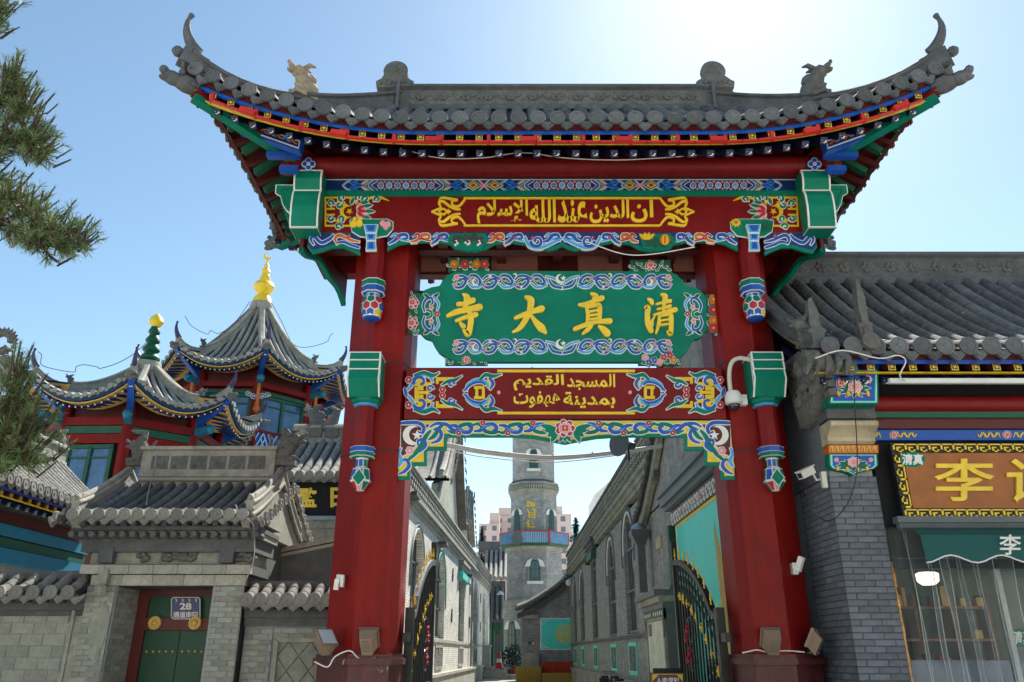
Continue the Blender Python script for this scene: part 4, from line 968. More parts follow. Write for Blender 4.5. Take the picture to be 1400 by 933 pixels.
# hip ridges, beasts, corner horns, corner heads
for sg in (-1, 1):
    for fb in (0, 1):
        cx_, cyy = GX+sg*HL, (YE0 if fb == 0 else YE1); tx, ty = GX+sg*RX, YC
        def hp(t): # t 0 ridge .. 1 corner
            v = 1-t; z = zE+(zR-zE)*v**1.15+1.15*(max(0, (3.5-0)/3.5)**2)*(1-v)**1.6 if 0 else None
            s_ = v*(HL-RX); zz = zE+(zR-zE)*(v**1.15)+lift(s_, 99)*(1-v)**1.6
            return Vector((tx+(cx_-tx)*t, ty+(cyy-ty)*t, zz))
        pth = [hp(k/14) for k in range(15)]
        up = [p+Vector((0, 0, -.05)) for p in pth[:8]]
        m = MB(); m.sweep(up, RSEC(.26, .46)); m.build('hip_ridge', 'ridge', gate)
        low = [p+Vector((0, 0, -.05)) for p in pth[7:]]; o2 = (Vector((cx_-tx, cyy-ty, 0))).normalized()
        m = MB(); m.sweep(low, RSEC(.24, .36)); m.sweep([p+Vector((0, 0, .34)) for p in low], [(-.06, 0), (-.08, .05), (0, .12), (.08, .05), (.06, 0)]); m.build('hip_ridge', 'ridge', gate)
        az = atan2(o2.y, o2.x)
        m = MB(); b0 = pth[7]+Vector((0, 0, .22)); beast(m, b0+Vector((0, 0, .1)), 1.2, az, 0, 3, crest=False); m.build('ridge_beast', 'beast_tan' if (sg < 0 and fb == 0) else 'carved', gate, True)
        tip = pth[14]+o2*.02
        m = MB(); horn(m, tip+Vector((0, 0, .34))-o2*.12, o2, .62, .10, 0, .25)
        m.bar(tip+Vector((0, 0, .12))-o2*.25, tip+Vector((0, 0, .18))+o2*.12, .2, .26)
        m.ell(tip+o2*.16+Vector((0, 0, .22)), (.09, .09, .08), 0, 7, 5); m.build('corner_horn', 'ridge', gate, True)
        # hip beam with stone head
        d2 = o2; base = tip+Vector((0, 0, -.28))-o2*.16
        inner = Vector((GX+sg*(HW-.1), YF if fb == 0 else YB, zgt+.12))
        m = MB(); m.bar(inner, base, .16, .22); m.build('hip_beam', 'red_beam', gate)
        m = MB(); m.bar(inner-Vector((0, 0, .16)), base-Vector((0, 0, .15)), .15, .10); m.build('hip_beam_soffit', 'green', gate)
        m = MB(); R2 = Matrix.Rotation(az, 3, 'Z'); e = base+d2*.12+Vector((0, 0, .02))
        m.ell(e, (.22, .12, .14), 0, 9, 6, R2); m.ell(e+d2*.2+Vector((0, 0, .0)), (.15, .10, .11), 0, 9, 6, R2); m.ell(e+d2*.33+Vector((0, 0, .07)), (.07, .08, .07), 0, 7, 5); m.ell(e+d2*.3+Vector((0, 0, -.05)), (.09, .07, .035), 0, 7, 5, R2)
        for s3 in (-1, 1): m.ell(e+d2*.12+Vector((-d2.y, d2.x, 0))*s3*.1+Vector((0, 0, .09)), (.05, .04, .05), 0, 6, 4); m.ell(e-d2*.05+Vector((-d2.y, d2.x, 0))*s3*.11, (.12, .03, .07), 0, 6, 4, R2)
        m.build('corner_head', 'ridge', gate, True)
# eave fascia, rafters and purlins
def eave_part(S, Ln, root, cut=0., cmat='navy', nr=None, board='yellow', ris=.95, eb='blue'):
    ns = 34; out = None; gate = root; room = lambda s_: 9 if not cut else max(.12, min(s_, Ln-s_)/cut)
    def P(s_, v, dz): return S(s_, v)+Vector((0, 0, dz))
    for nm, v0, dz0, dz1, mt in (('eave_board', .012, -.135, -.03, 'dark_red'), ('eave_board', .02, -.20, -.14, eb)):
        m = MB(); a = [P(Ln*k/ns, v0, dz0) for k in range(ns+1)]; b = [P(Ln*k/ns, v0, dz1) for k in range(ns+1)]
        c = [P(Ln*k/ns, v0+.03, dz0) for k in range(ns+1)]; n = ns+1
        m.add(a+b+c, [(k, k+1, n+k+1, n+k) for k in range(ns)]+[(k, 2*n+k, 2*n+k+1, k+1) for k in range(ns)]); m.build(nm, mt, gate)
    nr = nr or int(Ln/.27)
    fly = MB(); lowr = MB(); d0 = (S(Ln/2+.1, 0)-S(Ln/2, 0)).normalized(); nn = Vector((-d0.y, d0.x, 0))
    for k in range(nr):
        s_ = Ln*(k+.5)/nr; sl = S(s_+.03, 0)-S(s_-.03, 0); up = sl.cross(nn).normalized()*-1; up = up if up.z > 0 else -up
        a = P(s_, 0, -.235)+nn*.04; L1 = min(.8, room(s_)); b = a+nn*L1+Vector((0, 0, .5*L1))
        fly.bar(a, b, .085, .10, 0); q = .03
        e = a-nn*.003; w = d0
        for r_, mi in ((.048, 1), (.036, 2)): fly.add([e-nn*.002*mi+w*i*r_+Vector((0, 0, j*r_)) for i, j in ((-1, -1), (1, -1), (1, 1), (-1, 1))], [(0, 1, 2, 3)], mi)
        fly.add([e-nn*.006+w*r_*cos(t)+Vector((0, 0, r_*sin(t))) for t, r_ in [(i*pi/4+.39, (.034 if i % 2 else .014)) for i in range(8)]], [tuple(range(8))], 1)
        fly.add([e-nn*.008+w*.008*i+Vector((0, 0, .008*j)) for i, j in ((-1, -1), (1, -1), (1, 1), (-1, 1))], [(0, 1, 2, 3)], 1)
        cz = lift(s_, Ln-s_)*.35
        a2 = P(s_, 0, -.36)+nn*.25; L2 = min(1.25, max(.05, room(s_)-.25)); lowr.bar(a2, a2+nn*L2+Vector((0, 0, ris/1.25*L2)), .10, .10, 0)
        e = a2-nn*.004
        def cr(c, rr, sgn):
            pts = []; 
            for t in range(11): an = .9+(2*pi-1.8)*t/10; pts.append((rr*cos(an), rr*sin(an)))
            for t in range(8): an = 2*pi-.95-(2*pi-1.9)*(t+.5)/8; pts.append((.3*rr+.74*rr*cos(an), .74*rr*sin(an)))
            return [c+w*(x*sgn)+Vector((0, 0, z)) for x, z in pts]
        pts = cr(e, .04, -1); lowr.add(pts, [tuple(range(len(pts)))], 1)
        lowr.add([e+w*(-.028+.018*cos(t))+Vector((0, 0, .018+.018*sin(t)))-nn*.002 for t in [i*2*pi/5 for i in range(5)]], [(0, 1, 2, 3, 4)], 1)
    fly.build('flying_rafters', ['dark_red', 'yellow', 'dark_green'], gate, kind='stuff'); lowr.build('eave_rafters', [cmat, 'white'], gate, kind='stuff')
    m = MB(); a = [P(Ln*k/ns, .06, -.335) for k in range(ns+1)]; b = [P(Ln*k/ns, .06, -.315) for k in range(ns+1)]; n = ns+1
    m.add(a+b+[p+nn*.05 for p in a], [(k, k+1, n+k+1, n+k) for k in range(ns)]+[(k, 2*n+k, 2*n+k+1, k+1) for k in range(ns)]); m.build('rafter_board', board, gate)
eave_part(Sf, 2*HL, gate, cut); eave_part(Sl, 4.7, gate, run/(HL-RX), 'dark_green', 11, 'dark_red', eb='dark_green'); eave_part(Sr, 4.7, gate, run/(HL-RX), 'dark_green', 11, 'dark_red', eb='dark_green'); eave_part(Sb, 2*HL, gate, cut)
zp = zt(221, YF-.25)
for y in (YF-.12, YB+.12):
    m = MB(); m.tube([(X0-.35, y, zp), (X1+.35, y, zp)], .16, 14); m.build('purlin', 'red_beam', gate, True)
    m = MB(); m.box(X0-.2, X1+.2, min(y, YC)-.02, min(y, YC)+.1, zt(242), zt(234)) if y < YC else m.box(X0-.2, X1+.2, y-.1, y+.02, zt(242), zt(234)); m.build('green_fillet', 'green', gate)
for x in (X0-.1, X1+.1):
    m = MB(); m.tube([(x, YF-.3, zp), (x, YB+.3, zp)], .14, 12); m.build('purlin', 'red_beam', gate, True)
m = MB(); m.box(X0+.05, X1-.05, YF+.1, YB-.1, zgt, zp+.5); m.build('roof_core', 'dark_red', gate)
# painted blue boards and stub beams under the corners
for sg in (0, 1):
    q = (lambda x: x) if sg == 0 else None
    Yb = 10.0; f = mpx(Yb, sg); r = Rel(f, ['blue'], .02)
    B_ = [(330, 164), (414, 192), (410, 208), (326, 180)]
    r.poly(B_, 'blue', 1, base=-.12); r.poly([(331, 167), (411, 194), (409, 205), (329, 177)], 'white', 1.3); r.poly([(333, 169), (409, 195.5), (408, 203), (331.5, 176)], 'deep_blue', 1.5)
    for k in range(7):
        x = 337+k*10; y = 174+k*3.6
        r.stroke([(x, y+1), (x+3, y-2), (x+7, y+2), (x+10, y+3)], [1, 2.2, 2.2, 1], ('orange', 'sky_blue')[k % 2], 1.8, 3, .6)
    r.out('corner_painted_board', gate)
    for (a, b, c_, d_) in ((357, 207, 393, 213), (375, 226, 392, 233)):
        m = MB(); p = f(a, (b+d_)/2, 0); z1, z0 = at(700, b, 10.2).z, at(700, d_, 10.2).z; x1 = X0 if sg == 0 else X1
        m.box(p[0], x1, 10.2, 10.32, z0, z1); m.build('stub_beam', 'blue', gate)

m = MB(); Ln = 2*HL
for k in range(46):
    a, b = Ln*(.04+.92*k/46), Ln*(.04+.92*(k+1)/46)
    pa, pb = [Sf(q, 0)+Vector((0, -.06, -.385)) for q in (a, b)]; m.bar(pa, pb+Vector((.012, 0, 0)), .045, .032, 0)
    if k % 6 == 2: m.bar(pa+Vector((0, -.01, .03)), pb+Vector((0, -.01, .03)), .08, .07, 0)
    if k % 3 == 0: m.bar(pa+Vector((0, .02, .12)), pa+Vector((0, .02, -.02)), .05, .05, 0, (0, 1, 0))
x = GX-HL
single(m, 'light_conduit', ['red_strip'], 'long thin red lighting conduit running under the front eave of the gateway roof', 'conduit', (GX, YE0-.06, 8.2))
# ================================================================ ground
m = MB()
m.add([(-400, -300, 0), (400, -300, 0), (400, 1500, 0), (-400, 1500, 0)], [(0, 1, 2, 3)]); g_ = m.build('ground', 'concrete'); g_['kind'] = 'structure'
m = MB(); rnd = random.Random(2)
m.box(-3.4, 3.7, 10, 66, .004, .012, 0); pv = m.build('paving', 'stone'); pv['kind'] = 'structure'
# ================================================================ RIGHT SHOP
X0s, X1s = 4.27, 13.2
shop = thing('corner_shop', 'grey brick shop with dark tiled roof and painted eaves right of the gateway', 'shop', (X0s, 10.5, 0))
zpier = at(700, 655, 10.5).z
m = MB(); m.box(X0s+.04, 4.88, 10.56, 11.4, 0, 5.35, 0); m.box(X0s+.04, X0s+.34, 11.4, 17, 0, 5.35, 0); m.box(X0s+.3, X1s, 16.7, 17, 0, 5.6, 0); m.build('pier_core', 'mortar', shop)
n = brickwall(shop, (X0s, 10.56, 0), (1, 0, 0), (0, -1, 0), 4.91-X0s, zpier-1.0, .262, .079, 'brick', 130, z0=1.05, th=.045, mbed='mortar_dark')
brickwall(shop, (X0s+.04, 11.68, 0), (0, -1, 0), (-1, 0, 0), 1.15, zpier-1.0, .262, .079, 'brick', 190, th=.045, z0=1.05, mbed='mortar_dark')
m = MB(); m.box(X0s-.02, 4.93, 10.5, 11.3, 0, 1.05); m.build('pier_foot', 'stone', shop)
m = MB(); m.box(X0s-.003, X0s+.05, 10.6, 17, zpier+.05, 5.3, 0); m.build('side_wall', 'brick', shop)
# pier head blocks
def zz(y, Y): return at(700, y, Y).z
PX0, PX1 = X0s-.01, 4.92
def block(nm, y0, y1, Yf, mt, x0=PX0, x1=PX1, par=shop): 
    m = MB(); m.box(x0, x1, Yf, 10.9, zz(y1, Yf), zz(y0, Yf)); return m.build(nm, mt, par)
block('grey_block', 553, 572, 10.25, 'ridge')
m = MB(); za, zb_, zc = zz(607, 10.4), zz(575, 10.25), zz(590, 10.3); m.px([(10.42, za), (10.36, za+.03), (10.38, za+.08), (10.27, za+.16), (10.2, zb_-.08), (10.19, zb_-.03), (10.23, zb_), (10.9, zb_), (10.9, za)], PX0+.01, PX1-.01); m.build('curved_block', 'cream', shop)
def peony_panel(y0, y1, Y, pent=False):
    r = Rel(plane_px(Y), ['green'], .012); x0 = 700+(PX0)/at(1150, (y0+y1)/2, Y).x*450; x1 = 700+PX1/at(1150, (y0+y1)/2, Y).x*450; w = x1-x0; h = y1-y0; cx = (x0+x1)/2
    sh = rect(x0, y0, x1, y1) if not pent else [(x0, y0), (x1, y0), (x1+1, y0+h*.55), (x1-4, y0+h*.7), (cx+8, y0+h*.85), (cx, y1), (cx-8, y0+h*.85), (x0+5, y0+h*.7), (x0+1, y0+h*.55)]
    cy = y0+h*.5; ins = lambda q: [(cx+(a-cx)*q, cy+(b-cy)*(q-.02)) for a, b in sh]
    r.poly(sh, 'green', 1, base=-.35); r.poly(ins(.93), 'white', 1.2); r.poly(ins(.90), 'turquoise', 1.4); r.poly(ins(.85), 'blue', 1.6)
    for k in range(12):
        a = k*.52; R_ = w*.3; r.leaf((cx, cy+h*.05), (cx+R_*1.15*cos(a), cy+h*.05+h*.3*sin(a)), 5.5, 'dark_green' if k % 2 else 'green', 2, 'white', .8)
    if not pent:
        r.peony((cx+1, cy+h*.03), h*.2, 'pink', 3); r.peony((cx-w*.27, cy-h*.08), h*.15, 'crimson', 3); r.peony((cx+w*.27, cy-h*.18), h*.12, 'pink', 3)
    else:
        r.peony((cx, cy-h*.1), h*.27, 'pink', 3); r.disc((cx-w*.35, cy-h*.2), h*.11, 'pink', 3); r.disc((cx+w*.35, cy-h*.2), h*.11, 'pink', 3)
    for k in range(4): r.leaf((cx-w*.3+k*w*.2, cy+h*.3), (cx-w*.34+k*w*.2, cy+h*.12), 4, 'yellow', 2.6, 'orange', .5)
    r.out('peony_panel', shop); return x0, x1
x0, x1 = peony_panel(505, 553, 10.05)
r = Rel(plane_px(10.04), ['blue'], .01); r.poly(rect(x0-1, 495, x1+1, 505), 'blue', 1, base=-.35)
for k in range(3):
    xs = x0+2+k*(x1-x0-2)/3; r.stroke([(xs+1, 503), (xs+1, 497.5), (xs+17, 497.5), (xs+17, 502.5), (xs+6, 502.5), (xs+6, 500), (xs+12, 500)], 1.2, 'deep_blue', 1.5, 1)
r.out('fret_block', shop)
peony_panel(621, 650, 10.5-.04, True)
r = Rel(plane_px(10.44), ['gold'], .012); r.poly(rect(x0-1, 609, x1, 620), 'orange', 1, base=-.2)
for k in range(9): r.stroke([(x0+k*7.3, 617), (x0+2+k*7.3, 611.5), (x0+5+k*7.3, 612), (x0+4+k*7.3, 616), (x0+7+k*7.3, 618)], [1, 2.2, 2, 1], 'pale_gold', 1.6, 3)
r.out('gilt_frieze', shop)
# roof
YEs, YRs = 9.75, 12.9; zEs = zz(473, YEs)-.05; zRs = zz(384, YRs)
TMs = tile_meshes(.12, 'shop')
Ss = slope(shop, (4.05, YEs), (X1s, YEs), YRs-YEs, zEs, zRs-zEs, 0, 0, None, .30, .10, 1.3, 12, TM=TMs, key='shop')
slope(shop, (X1s, 16.05), (4.05, 16.05), YRs-YEs, zEs, zRs-zEs, 0, 0, None, .30, .10, 1.3, 6, TM=TMs, parts=False)
eave_part(Ss, X1s-4.05, shop, 0, 'navy', None, 'yellow')
m = MB(); hr = zz(349, YRs)-zRs+.15; m.sweep([(4.0, YRs, zRs-.15), (X1s, YRs, zRs-.15)], [(-.2, 0), (-.2, hr*.2), (-.13, hr*.26), (-.13, hr*.8), (-.2, hr*.86), (-.2, hr*.95), (-.1, hr), (.1, hr), (.2, hr*.95), (.2, hr*.86), (.13, hr*.8), (.13, hr*.26), (.2, hr*.2), (.2, 0)]); rg = m.build('main_ridge', 'ridge', shop)
for k in range(17):
    x = 4.35+k*.42; m = MB(); y = YRs-.13; z = zRs-.15+hr*.53
    for j in range(6): a = j*pi/3; m.ell((x+.07*cos(a), y-.01, z+.07*sin(a)), (.055, .03, .05), 0, 6, 4)
    m.ell((x, y-.03, z), (.04, .03, .04), 0, 6, 4)
    for s2 in (-1, 1): m.ell((x+s2*.14, y, z-.04), (.06, .02, .03), 0, 6, 4)
    m.build('ridge_flower', 'carved', rg)
# verge ridge with upright fins at the near left corner
m = MB(); pth = [Ss(.05, k/10)+Vector((0, 0, .02)) for k in range(11)]; m.sweep(pth, RSEC(.2, .3)); m.build('verge_ridge', 'ridge', shop)
c = Ss(.25, 0)
for (dx, dy, hh, ww) in ((.42, -.02, .95, .15), (-.10, .35, .85, .2)):
    m = MB(); b = c+Vector((dx, dy, .05)); pr = [(0, 0), (ww, 0), (ww*1.05, hh*.3), (ww*.8, hh*.34), (ww*.86, hh*.7), (ww*.5, hh), (ww*.25, hh*.95), (ww*.1, hh*.5), (ww*.2, hh*.32), (-.03, hh*.3)]
    m.py([(b.x+u-ww/2, b.z+v) for u, v in pr], b.y-.07, b.y+.07); m.box(b.x-ww*.35, b.x+ww*.35, b.y-.1, b.y-.07, b.z+.08, b.z+hh*.24)
    m.lathe((b.x, b.y-.12, b.z+.02), [(.05, -.04), (.12, -.02), (.12, .06)], 12, 0, 'y'); m.build('roof_fin', 'carved', shop, True)
m = MB(); b = c+Vector((.1, .5, -.1))
beast(m, (4.1, 10.15, zEs+.2), .85, pi, 0, 5); m.build('ridge_beast', 'carved', shop, True)
m = MB()
for k in range(6): m.ell((4.0+.1*k, 9.75+.02*k, zEs-.12-.05*(k % 3)), (.10, .07, .12), 0, 7, 5)
for k in range(5): m.tube([(3.92+.13*k, 9.78, zEs-.05), (3.9+.13*k, 9.7, zEs-.22), (3.86+.13*k, 9.74, zEs-.36)], [.06, .05, .01], 6)
m.build('eave_carving', 'carved', shop, True)
m = MB(); zb = zz(560, 10.2); rnd = random.Random(4)
m.px([(9.95, zb+.9), (9.9, zb+.55), (10.05, zb+.3), (10.3, zb+.05), (10.8, zb-.1), (11.2, zb+1.)], 4.08, 4.26)
for k in range(16): m.ell((4.08, 10.05+rnd.random()*.75, zb+.2+rnd.random()*.65), (.06, .12, .1), 0, 7, 5)
for k in range(5): m.box(4.20, 4.30, 9.93, 10.1, zb+.12+k*.12, zb+.21+k*.12)
m.build('cloud_carving', 'carved', shop, True)
# painted beams under the eave
XS = 4.93
def sb(nm, y0, y1, Yf, mt, th=.2, x0=XS): m = MB(); m.box(x0, X1s, Yf, Yf+th, zz(y1, Yf), zz(y0, Yf)); return m.build(nm, mt, shop)
m = MB(); z = zz(549, 10.25); m.tube([(XS-.02, 10.38, z), (X1s, 10.38, z)], .115, 14); m.build('purlin', 'red_beam', shop, True)
sb('green_beam', 557, 571, 10.36, 'dark_green', .25); sb('red_fillet', 572.5, 586, 10.42, 'dark_red', .25); sb('blue_architrave', 588, 602, 10.46, 'blue', .25, PX1)
r = Rel(plane_px(10.46), ['yellow'], .008)
for cx in (1213, 1376, 1540):
    for s in (-1, 1):
        for k in range(6): r.stroke([(cx+s*(9+k*5), 595+4*((-1)**k)), (cx+s*(12+k*5), 595-3*((-1)**k)), (cx+s*(15+k*5), 595+2*((-1)**k))], [.8, 1.8, .8], 'yellow', 1.2, 3)
    r.peony((cx+(9 if cx < 1250 else 0), 595), 6, 'crimson', 1.6)
r.out('painted_scroll', shop)
m = MB(); m.box(PX1, X1s, 10.55, 10.7, zz(720, 10.6), 5.3); m.build('fascia_backing', 'near_black', shop)
m = MB(); m.box(PX1, X1s, 10.6, 16.7, 5.1, 5.3); m.build('ceiling', 'dark_red', shop)
# white conduit under the eave
m = MB(); z = zz(522, 9.9); m.box(5.0, X1s, 9.86, 9.92, z-.03, z+.035); m.box(7.18, 7.2, 9.855, 9.925, z-.032, z+.037)
m.tube(catmull([(3.95, 9.6, z+.22), (4.3, 9.55, z+.31), (4.75, 9.55, z+.20), (5.0, 9.55, z+.24), (5.12, 9.6, z+.18), (5.06, 9.7, z+.02), (5.2, 9.86, z)], 5), .009, 6)
single(m, 'white_conduit', 'cable_white', 'straight white cable trunking under the painted eave of the shop', 'conduit', (8, 9.9, z))
# shop sign
ys = 10.33; s0 = at(1217, 660, ys)
sign = thing('shop_sign', 'wooden shop sign with a gold fret border and big gold characters above the green awning', 'sign', (8.2, ys, zz(710, ys)))
SX1 = 1560
m = MB(); p0, p1 = at(1217, 606, ys), at(1221, 710, ys); xl = p0.x; xr = 12.0
m.box(xl, xr, ys, ys+.1, p1.z, p0.z); m.build('board', 'black', sign)
m = MB(); zt_, zb_ = p0.z, p1.z; bw = .14
m.box(xl+bw, xr-bw, ys-.012, ys, zb_+bw, zt_-bw); m.build('wood_panel', 'wood', sign)
m = MB()
nU = int((xr-xl)/.16); du = (xr-xl-.04)/nU
def fret(o, U, V, k):
    for a, b, c_, d_ in ((0, .9, .1, .9), (.1, .9, .1, .2), (.1, .5, .12, .42), (.42, .92, .10, .42)): pass
for side in range(4):
    if side < 2:
        n_ = nU; 
        for k in range(n_):
            x = xl+.02+k*du; zc = (zt_-bw+.015) if side == 0 else (zb_+.015); h = bw-.03
            for (a, b, c_, d_) in ((0, 1, .86, 1), (0, .14, .3, 1), (.28, .84, .0, .13), (.28, .42, .0, .62), (.7, .84, .0, .30), (.42, .66, .5, .62)): m.box(x+du*a, x+du*b, ys-.018, ys, zc+h*c_, zc+h*d_)
    else:
        n_ = int((zt_-zb_-2*bw)/.16); dv = (zt_-zb_-2*bw)/n_
        for k in range(n_):
            z = zb_+bw+k*dv; xc = (xl+.015) if side == 2 else xr-bw+.015; h = bw-.03
            for (a, b, c_, d_) in ((0, 1, .86, 1), (0, .14, .3, 1), (.28, .84, .0, .13), (.28, .42, .0, .62), (.7, .84, .0, .30), (.42, .66, .5, .62)): m.box(xc+h*c_, xc+h*d_, ys-.018, ys, z+dv*a, z+dv*b)
m.build('fret_border', 'gold', sign)
r = Rel(plane_px(ys-.012), ['gold'], .02); text_px(r, '李', 1276, 686, 1358, 628, 'gold', 1.5, .012); r.out('gold_character', sign)
r = Rel(plane_px(ys-.012), ['gold'], .02); text_px(r, '记', 1375, 688, 1452, 628, 'gold', 1.5, .012); r.out('gold_character', sign)
r = Rel(plane_px(ys-.012), ['green'], .006); r.disc((1247.5, 628.5), 17.5, 'green', 1, 24, 10.5); text_px(r, '清真', 1233, 636, 1262, 621, 'white', 1.6, .03); r.out('oval_badge', sign)
# awning
aw = thing('shop_awning', 'dark green fabric awning with scalloped hem below the wooden shop sign', 'awning', (8.2, 10.2, zz(768, 9.95)))
zt1, zt0 = zz(722, 10.3), zz(757, 9.95); m = MB(); xa, xb = at(1236, 722, 10.3).x, 12.2; xa2 = xa-.0
N_ = 90; V = []
for k in range(N_+1):
    x = xa+(xb-xa)*k/N_; hem = zt0-.07-.045*cos(k/N_*(xb-xa)/.62*2*pi)
    V += [(x, 10.32, zt1), (x, 10.05, zt1-.06), (x, 9.93, zt1-.14), (x, 9.9, zt0), (x, 9.9, hem)]
m.add(V, [(k*5+j, k*5+j+1, k*5+5+j+1, k*5+5+j) for k in range(N_) for j in range(4)])
m.add([(x, y+.012, z) for x, y, z in V], [(k*5+j, k*5+5+j, k*5+5+j+1, k*5+j+1) for k in range(N_) for j in range(4)])
m.build('fabric', 'awning', aw)
m = MB()
for k in range(N_): 
    h0, h1 = [zt0-.07-.045*cos(q/N_*(xb-xa)/.62*2*pi) for q in (k, k+1)]; m.bar((xa+(xb-xa)*k/N_, 9.898, h0), (xa+(xb-xa)*(k+1)/N_, 9.898, h1), .012, .016)
m.build('hem_piping', 'cable_white', aw)
m = MB(); m.tube([(xa-.05, 10.34, zt1+.03), (xb, 10.34, zt1+.03)], .05, 10); m.box(xa-.06, xb, 10.3, 10.45, zt1+.07, zt1+.15); m.build('roller', 'metal_grey', aw)
r = Rel(plane_px(9.898), ['white'], .004); text_px(r, '李', 1366, 759, 1396, 731, 'white', 1, .015); r.out('printed_character', aw)
r = Rel(plane_px(9.898), ['white'], .004); text_px(r, '记', 1420, 759, 1450, 731, 'white', 1, .015); r.out('printed_character', aw)
mat('interior_grey', '5c6658', .7, .25, 1.5, .05)
mat('edge_streak', 'c8d6dc', .15, .1, 6, 0, spec=.9, alpha=.6)
# shopfront and interior
YG = 10.95
front = thing('shop_entrance', 'glazed shop entrance hung with clear plastic strip curtains under the green awning', 'shop front', (8, YG, 0))
m = MB(); m.box(PX1, X1s, 15.5, 15.6, 0, 5.1, 0); m.box(PX1+.02, PX1+.08, 11, 15.5, 0, 5.1, 0); m.box(PX1, X1s, 11, 15.5, 3.3, 3.36, 0); m.build('interior_wall', 'interior_grey', front)
m = MB()
for k in range(4): m.box(5.3+.0*k, 8.6, 15.0, 15.4, .7+k*.55, .74+k*.55)
for k in range(6): m.box(5.3+k*.66, 5.34+k*.66, 15.0, 15.4, 0, 2.6)
rnd = random.Random(9)
m.build('shelf', 'wood', front)
m = MB()
for k in range(60): x = 5.4+rnd.random()*3.1; z = .74+.55*rnd.randint(0, 3); w = rnd.uniform(.06, .14); m.box(x, x+w, 15.0, 15.15, z, z+rnd.uniform(.12, .38), rnd.randint(0, 3))
m.build('goods', ['crimson', 'dark_green', 'pale_gold', 'deep_blue'], front, kind='stuff')
m = MB(); m.box(5.5, 8.3, 12.6, 13.3, 0, 1.0, 0); m.box(5.5, 8.3, 12.6, 12.65, 1.0, 1.5, 1); m.build('counter', ['metal_grey', 'glass_blue'], front)
for x in (at(1322, 800, YG).x+.42, 7.72, 9.2, 10.7):
    m = MB(); m.box(x-.035, x+.035, YG-.04, YG+.06, 0, 3.2); m.build('door_frame', 'galvanised', front)
m = MB(); m.box(PX1+.12, X1s, YG-.04, YG+.06, zz(778, YG), zz(765, YG)); m.build('transom', 'metal_black', front)
mat('clear_glass', '8aa0a0', .03, .02, 1, 0, spec=.7, alpha=.16)
mat('plastic', '9fb2ba', .10, .1, 6, .0, spec=.9, alpha=.15)
m = MB(); m.box(6.5, X1s, YG+.0, YG+.01, 0, zz(770, YG)); m.build('glass_pane', 'clear_glass', front)
rnd = random.Random(5)
for k in range(7):
    x = PX1+.16+k*.22; m = MB(); V = []; ph = rnd.random()*6
    for j in range(13):
        z = 3.15*(1-j/12)
        for i in range(7): V.append((x+.27*i/6+.035*sin(j*.5+ph)*(j/12)+.02*sin(j*.9+ph), YG-.10-.035*sin(i*1.05+ph+j*.25)-.015*(k % 2), z))
    m.add(V, [(j*7+i, j*7+i+1, (j+1)*7+i+1, (j+1)*7+i) for j in range(12) for i in range(6)]); ps = m.build('plastic_strip', 'plastic', front, True)
    for i in (0, 6): m = MB(); m.tube([V[j*7+i] for j in range(13)], .003+.004*rnd.random(), 5); m.build('edge_streak', 'edge_streak', ps, True)  # pale tubes along the strip edges imitate light streaks on the plastic
m = MB(); V = []; zt2 = zz(770, 10.9)
V = [(PX1-.01+(.0 if j % 2 else .015), 10.66-.01*(j % 3), zt2*(1-j/16)) for j in range(17)]+[(PX1+.11+.01*(j % 2), 10.74, zt2*(1-j/16)) for j in range(17)]
mat('gold_foil', 'd08a3a', .22, .4, 14, .8, 18, metal=.8); m.add(V, [(j, j+1, j+18, j+17) for j in range(16)]); m.build('gilt_jamb_strip', 'gold_foil', front)
r = Rel(plane_px(YG-.02), ['green'], .003); c = (1398, 872); r.disc(c, 21, 'green', 1, 20, 13); text_px(r, '清真', 1384, 881, 1412, 863, 'white', 1.4, .02); r.out('halal_sticker', front)
m = MB(); m.lathe((at(1268, 790, 12.2).x, 12.2, at(1268, 800, 12.2).z), [(.09, 0), (.15, .05), (.16, .16), (.12, .18)], 14); mat('lamp_glow', 'fff4e0', .5, 0, 1, 0, emit=.9)
single(m, 'pendant_lamp', 'lamp_glow', 'lit round white lamp seen through the plastic curtain inside the shop', 'lamp', (at(1268, 790, 12.2).x, 12.2, at(1268, 800, 12.2).z), smooth=True)
# cameras and cables on the pier
def bullet(loc, yaw, lab, sc=1.):
    t = thing('security_camera', lab, 'camera', loc); l = Vector(loc); R_ = Matrix.Rotation(yaw, 3, 'Z')
    m = MB(); a = l+R_ @ Vector((-.02, 0, .06))*sc; b = l+R_ @ Vector((-.30, 0, -.06))*sc; m.bar(a, b, .12*sc, .12*sc); m.bar(a+Vector((0, 0, .07*sc)), b+(b-a)*.12+Vector((0, 0, .07*sc)), .15*sc, .015*sc); m.build('housing', 'cream_plastic', t)
    m = MB(); m.bar(b, b+(b-a)*.03, .08*sc, .08*sc); m.build('lens_window', 'glass_dark', t)
    m = MB(); m.tube([a+Vector((0, 0, -.04)), l+R_ @ Vector((.05, 0, -.1))*sc, l+R_ @ Vector((.2, 0, -.06))*sc], .018*sc, 8); m.bar(l+R_ @ Vector((.18, -.03, -.22))*sc, l+R_ @ Vector((.18, -.03, .04))*sc, .08*sc, .08*sc, 0, (0, 1, 0)); m.build('bracket', 'cream_plastic', t)
    return t
mat('cream_plastic', 'cdcaba', .45, .05, 8, 0)
p = at(1112, 648, 10.15); bullet((p.x, 10.15, p.z), .45, 'beige bullet security camera on the grey brick pier beside the gateway', .8)
m = MB(); m.tube(catmull([at(1168, 510, 9.98), at(1169, 560, 10.0), at(1172, 620, 10.3), at(1170, 655, 10.4), at(1158, 690, 10.42), at(1135, 712, 10.42), at(1112, 700, 10.45), at(1102, 665, 10.4)], 6), .007, 5)
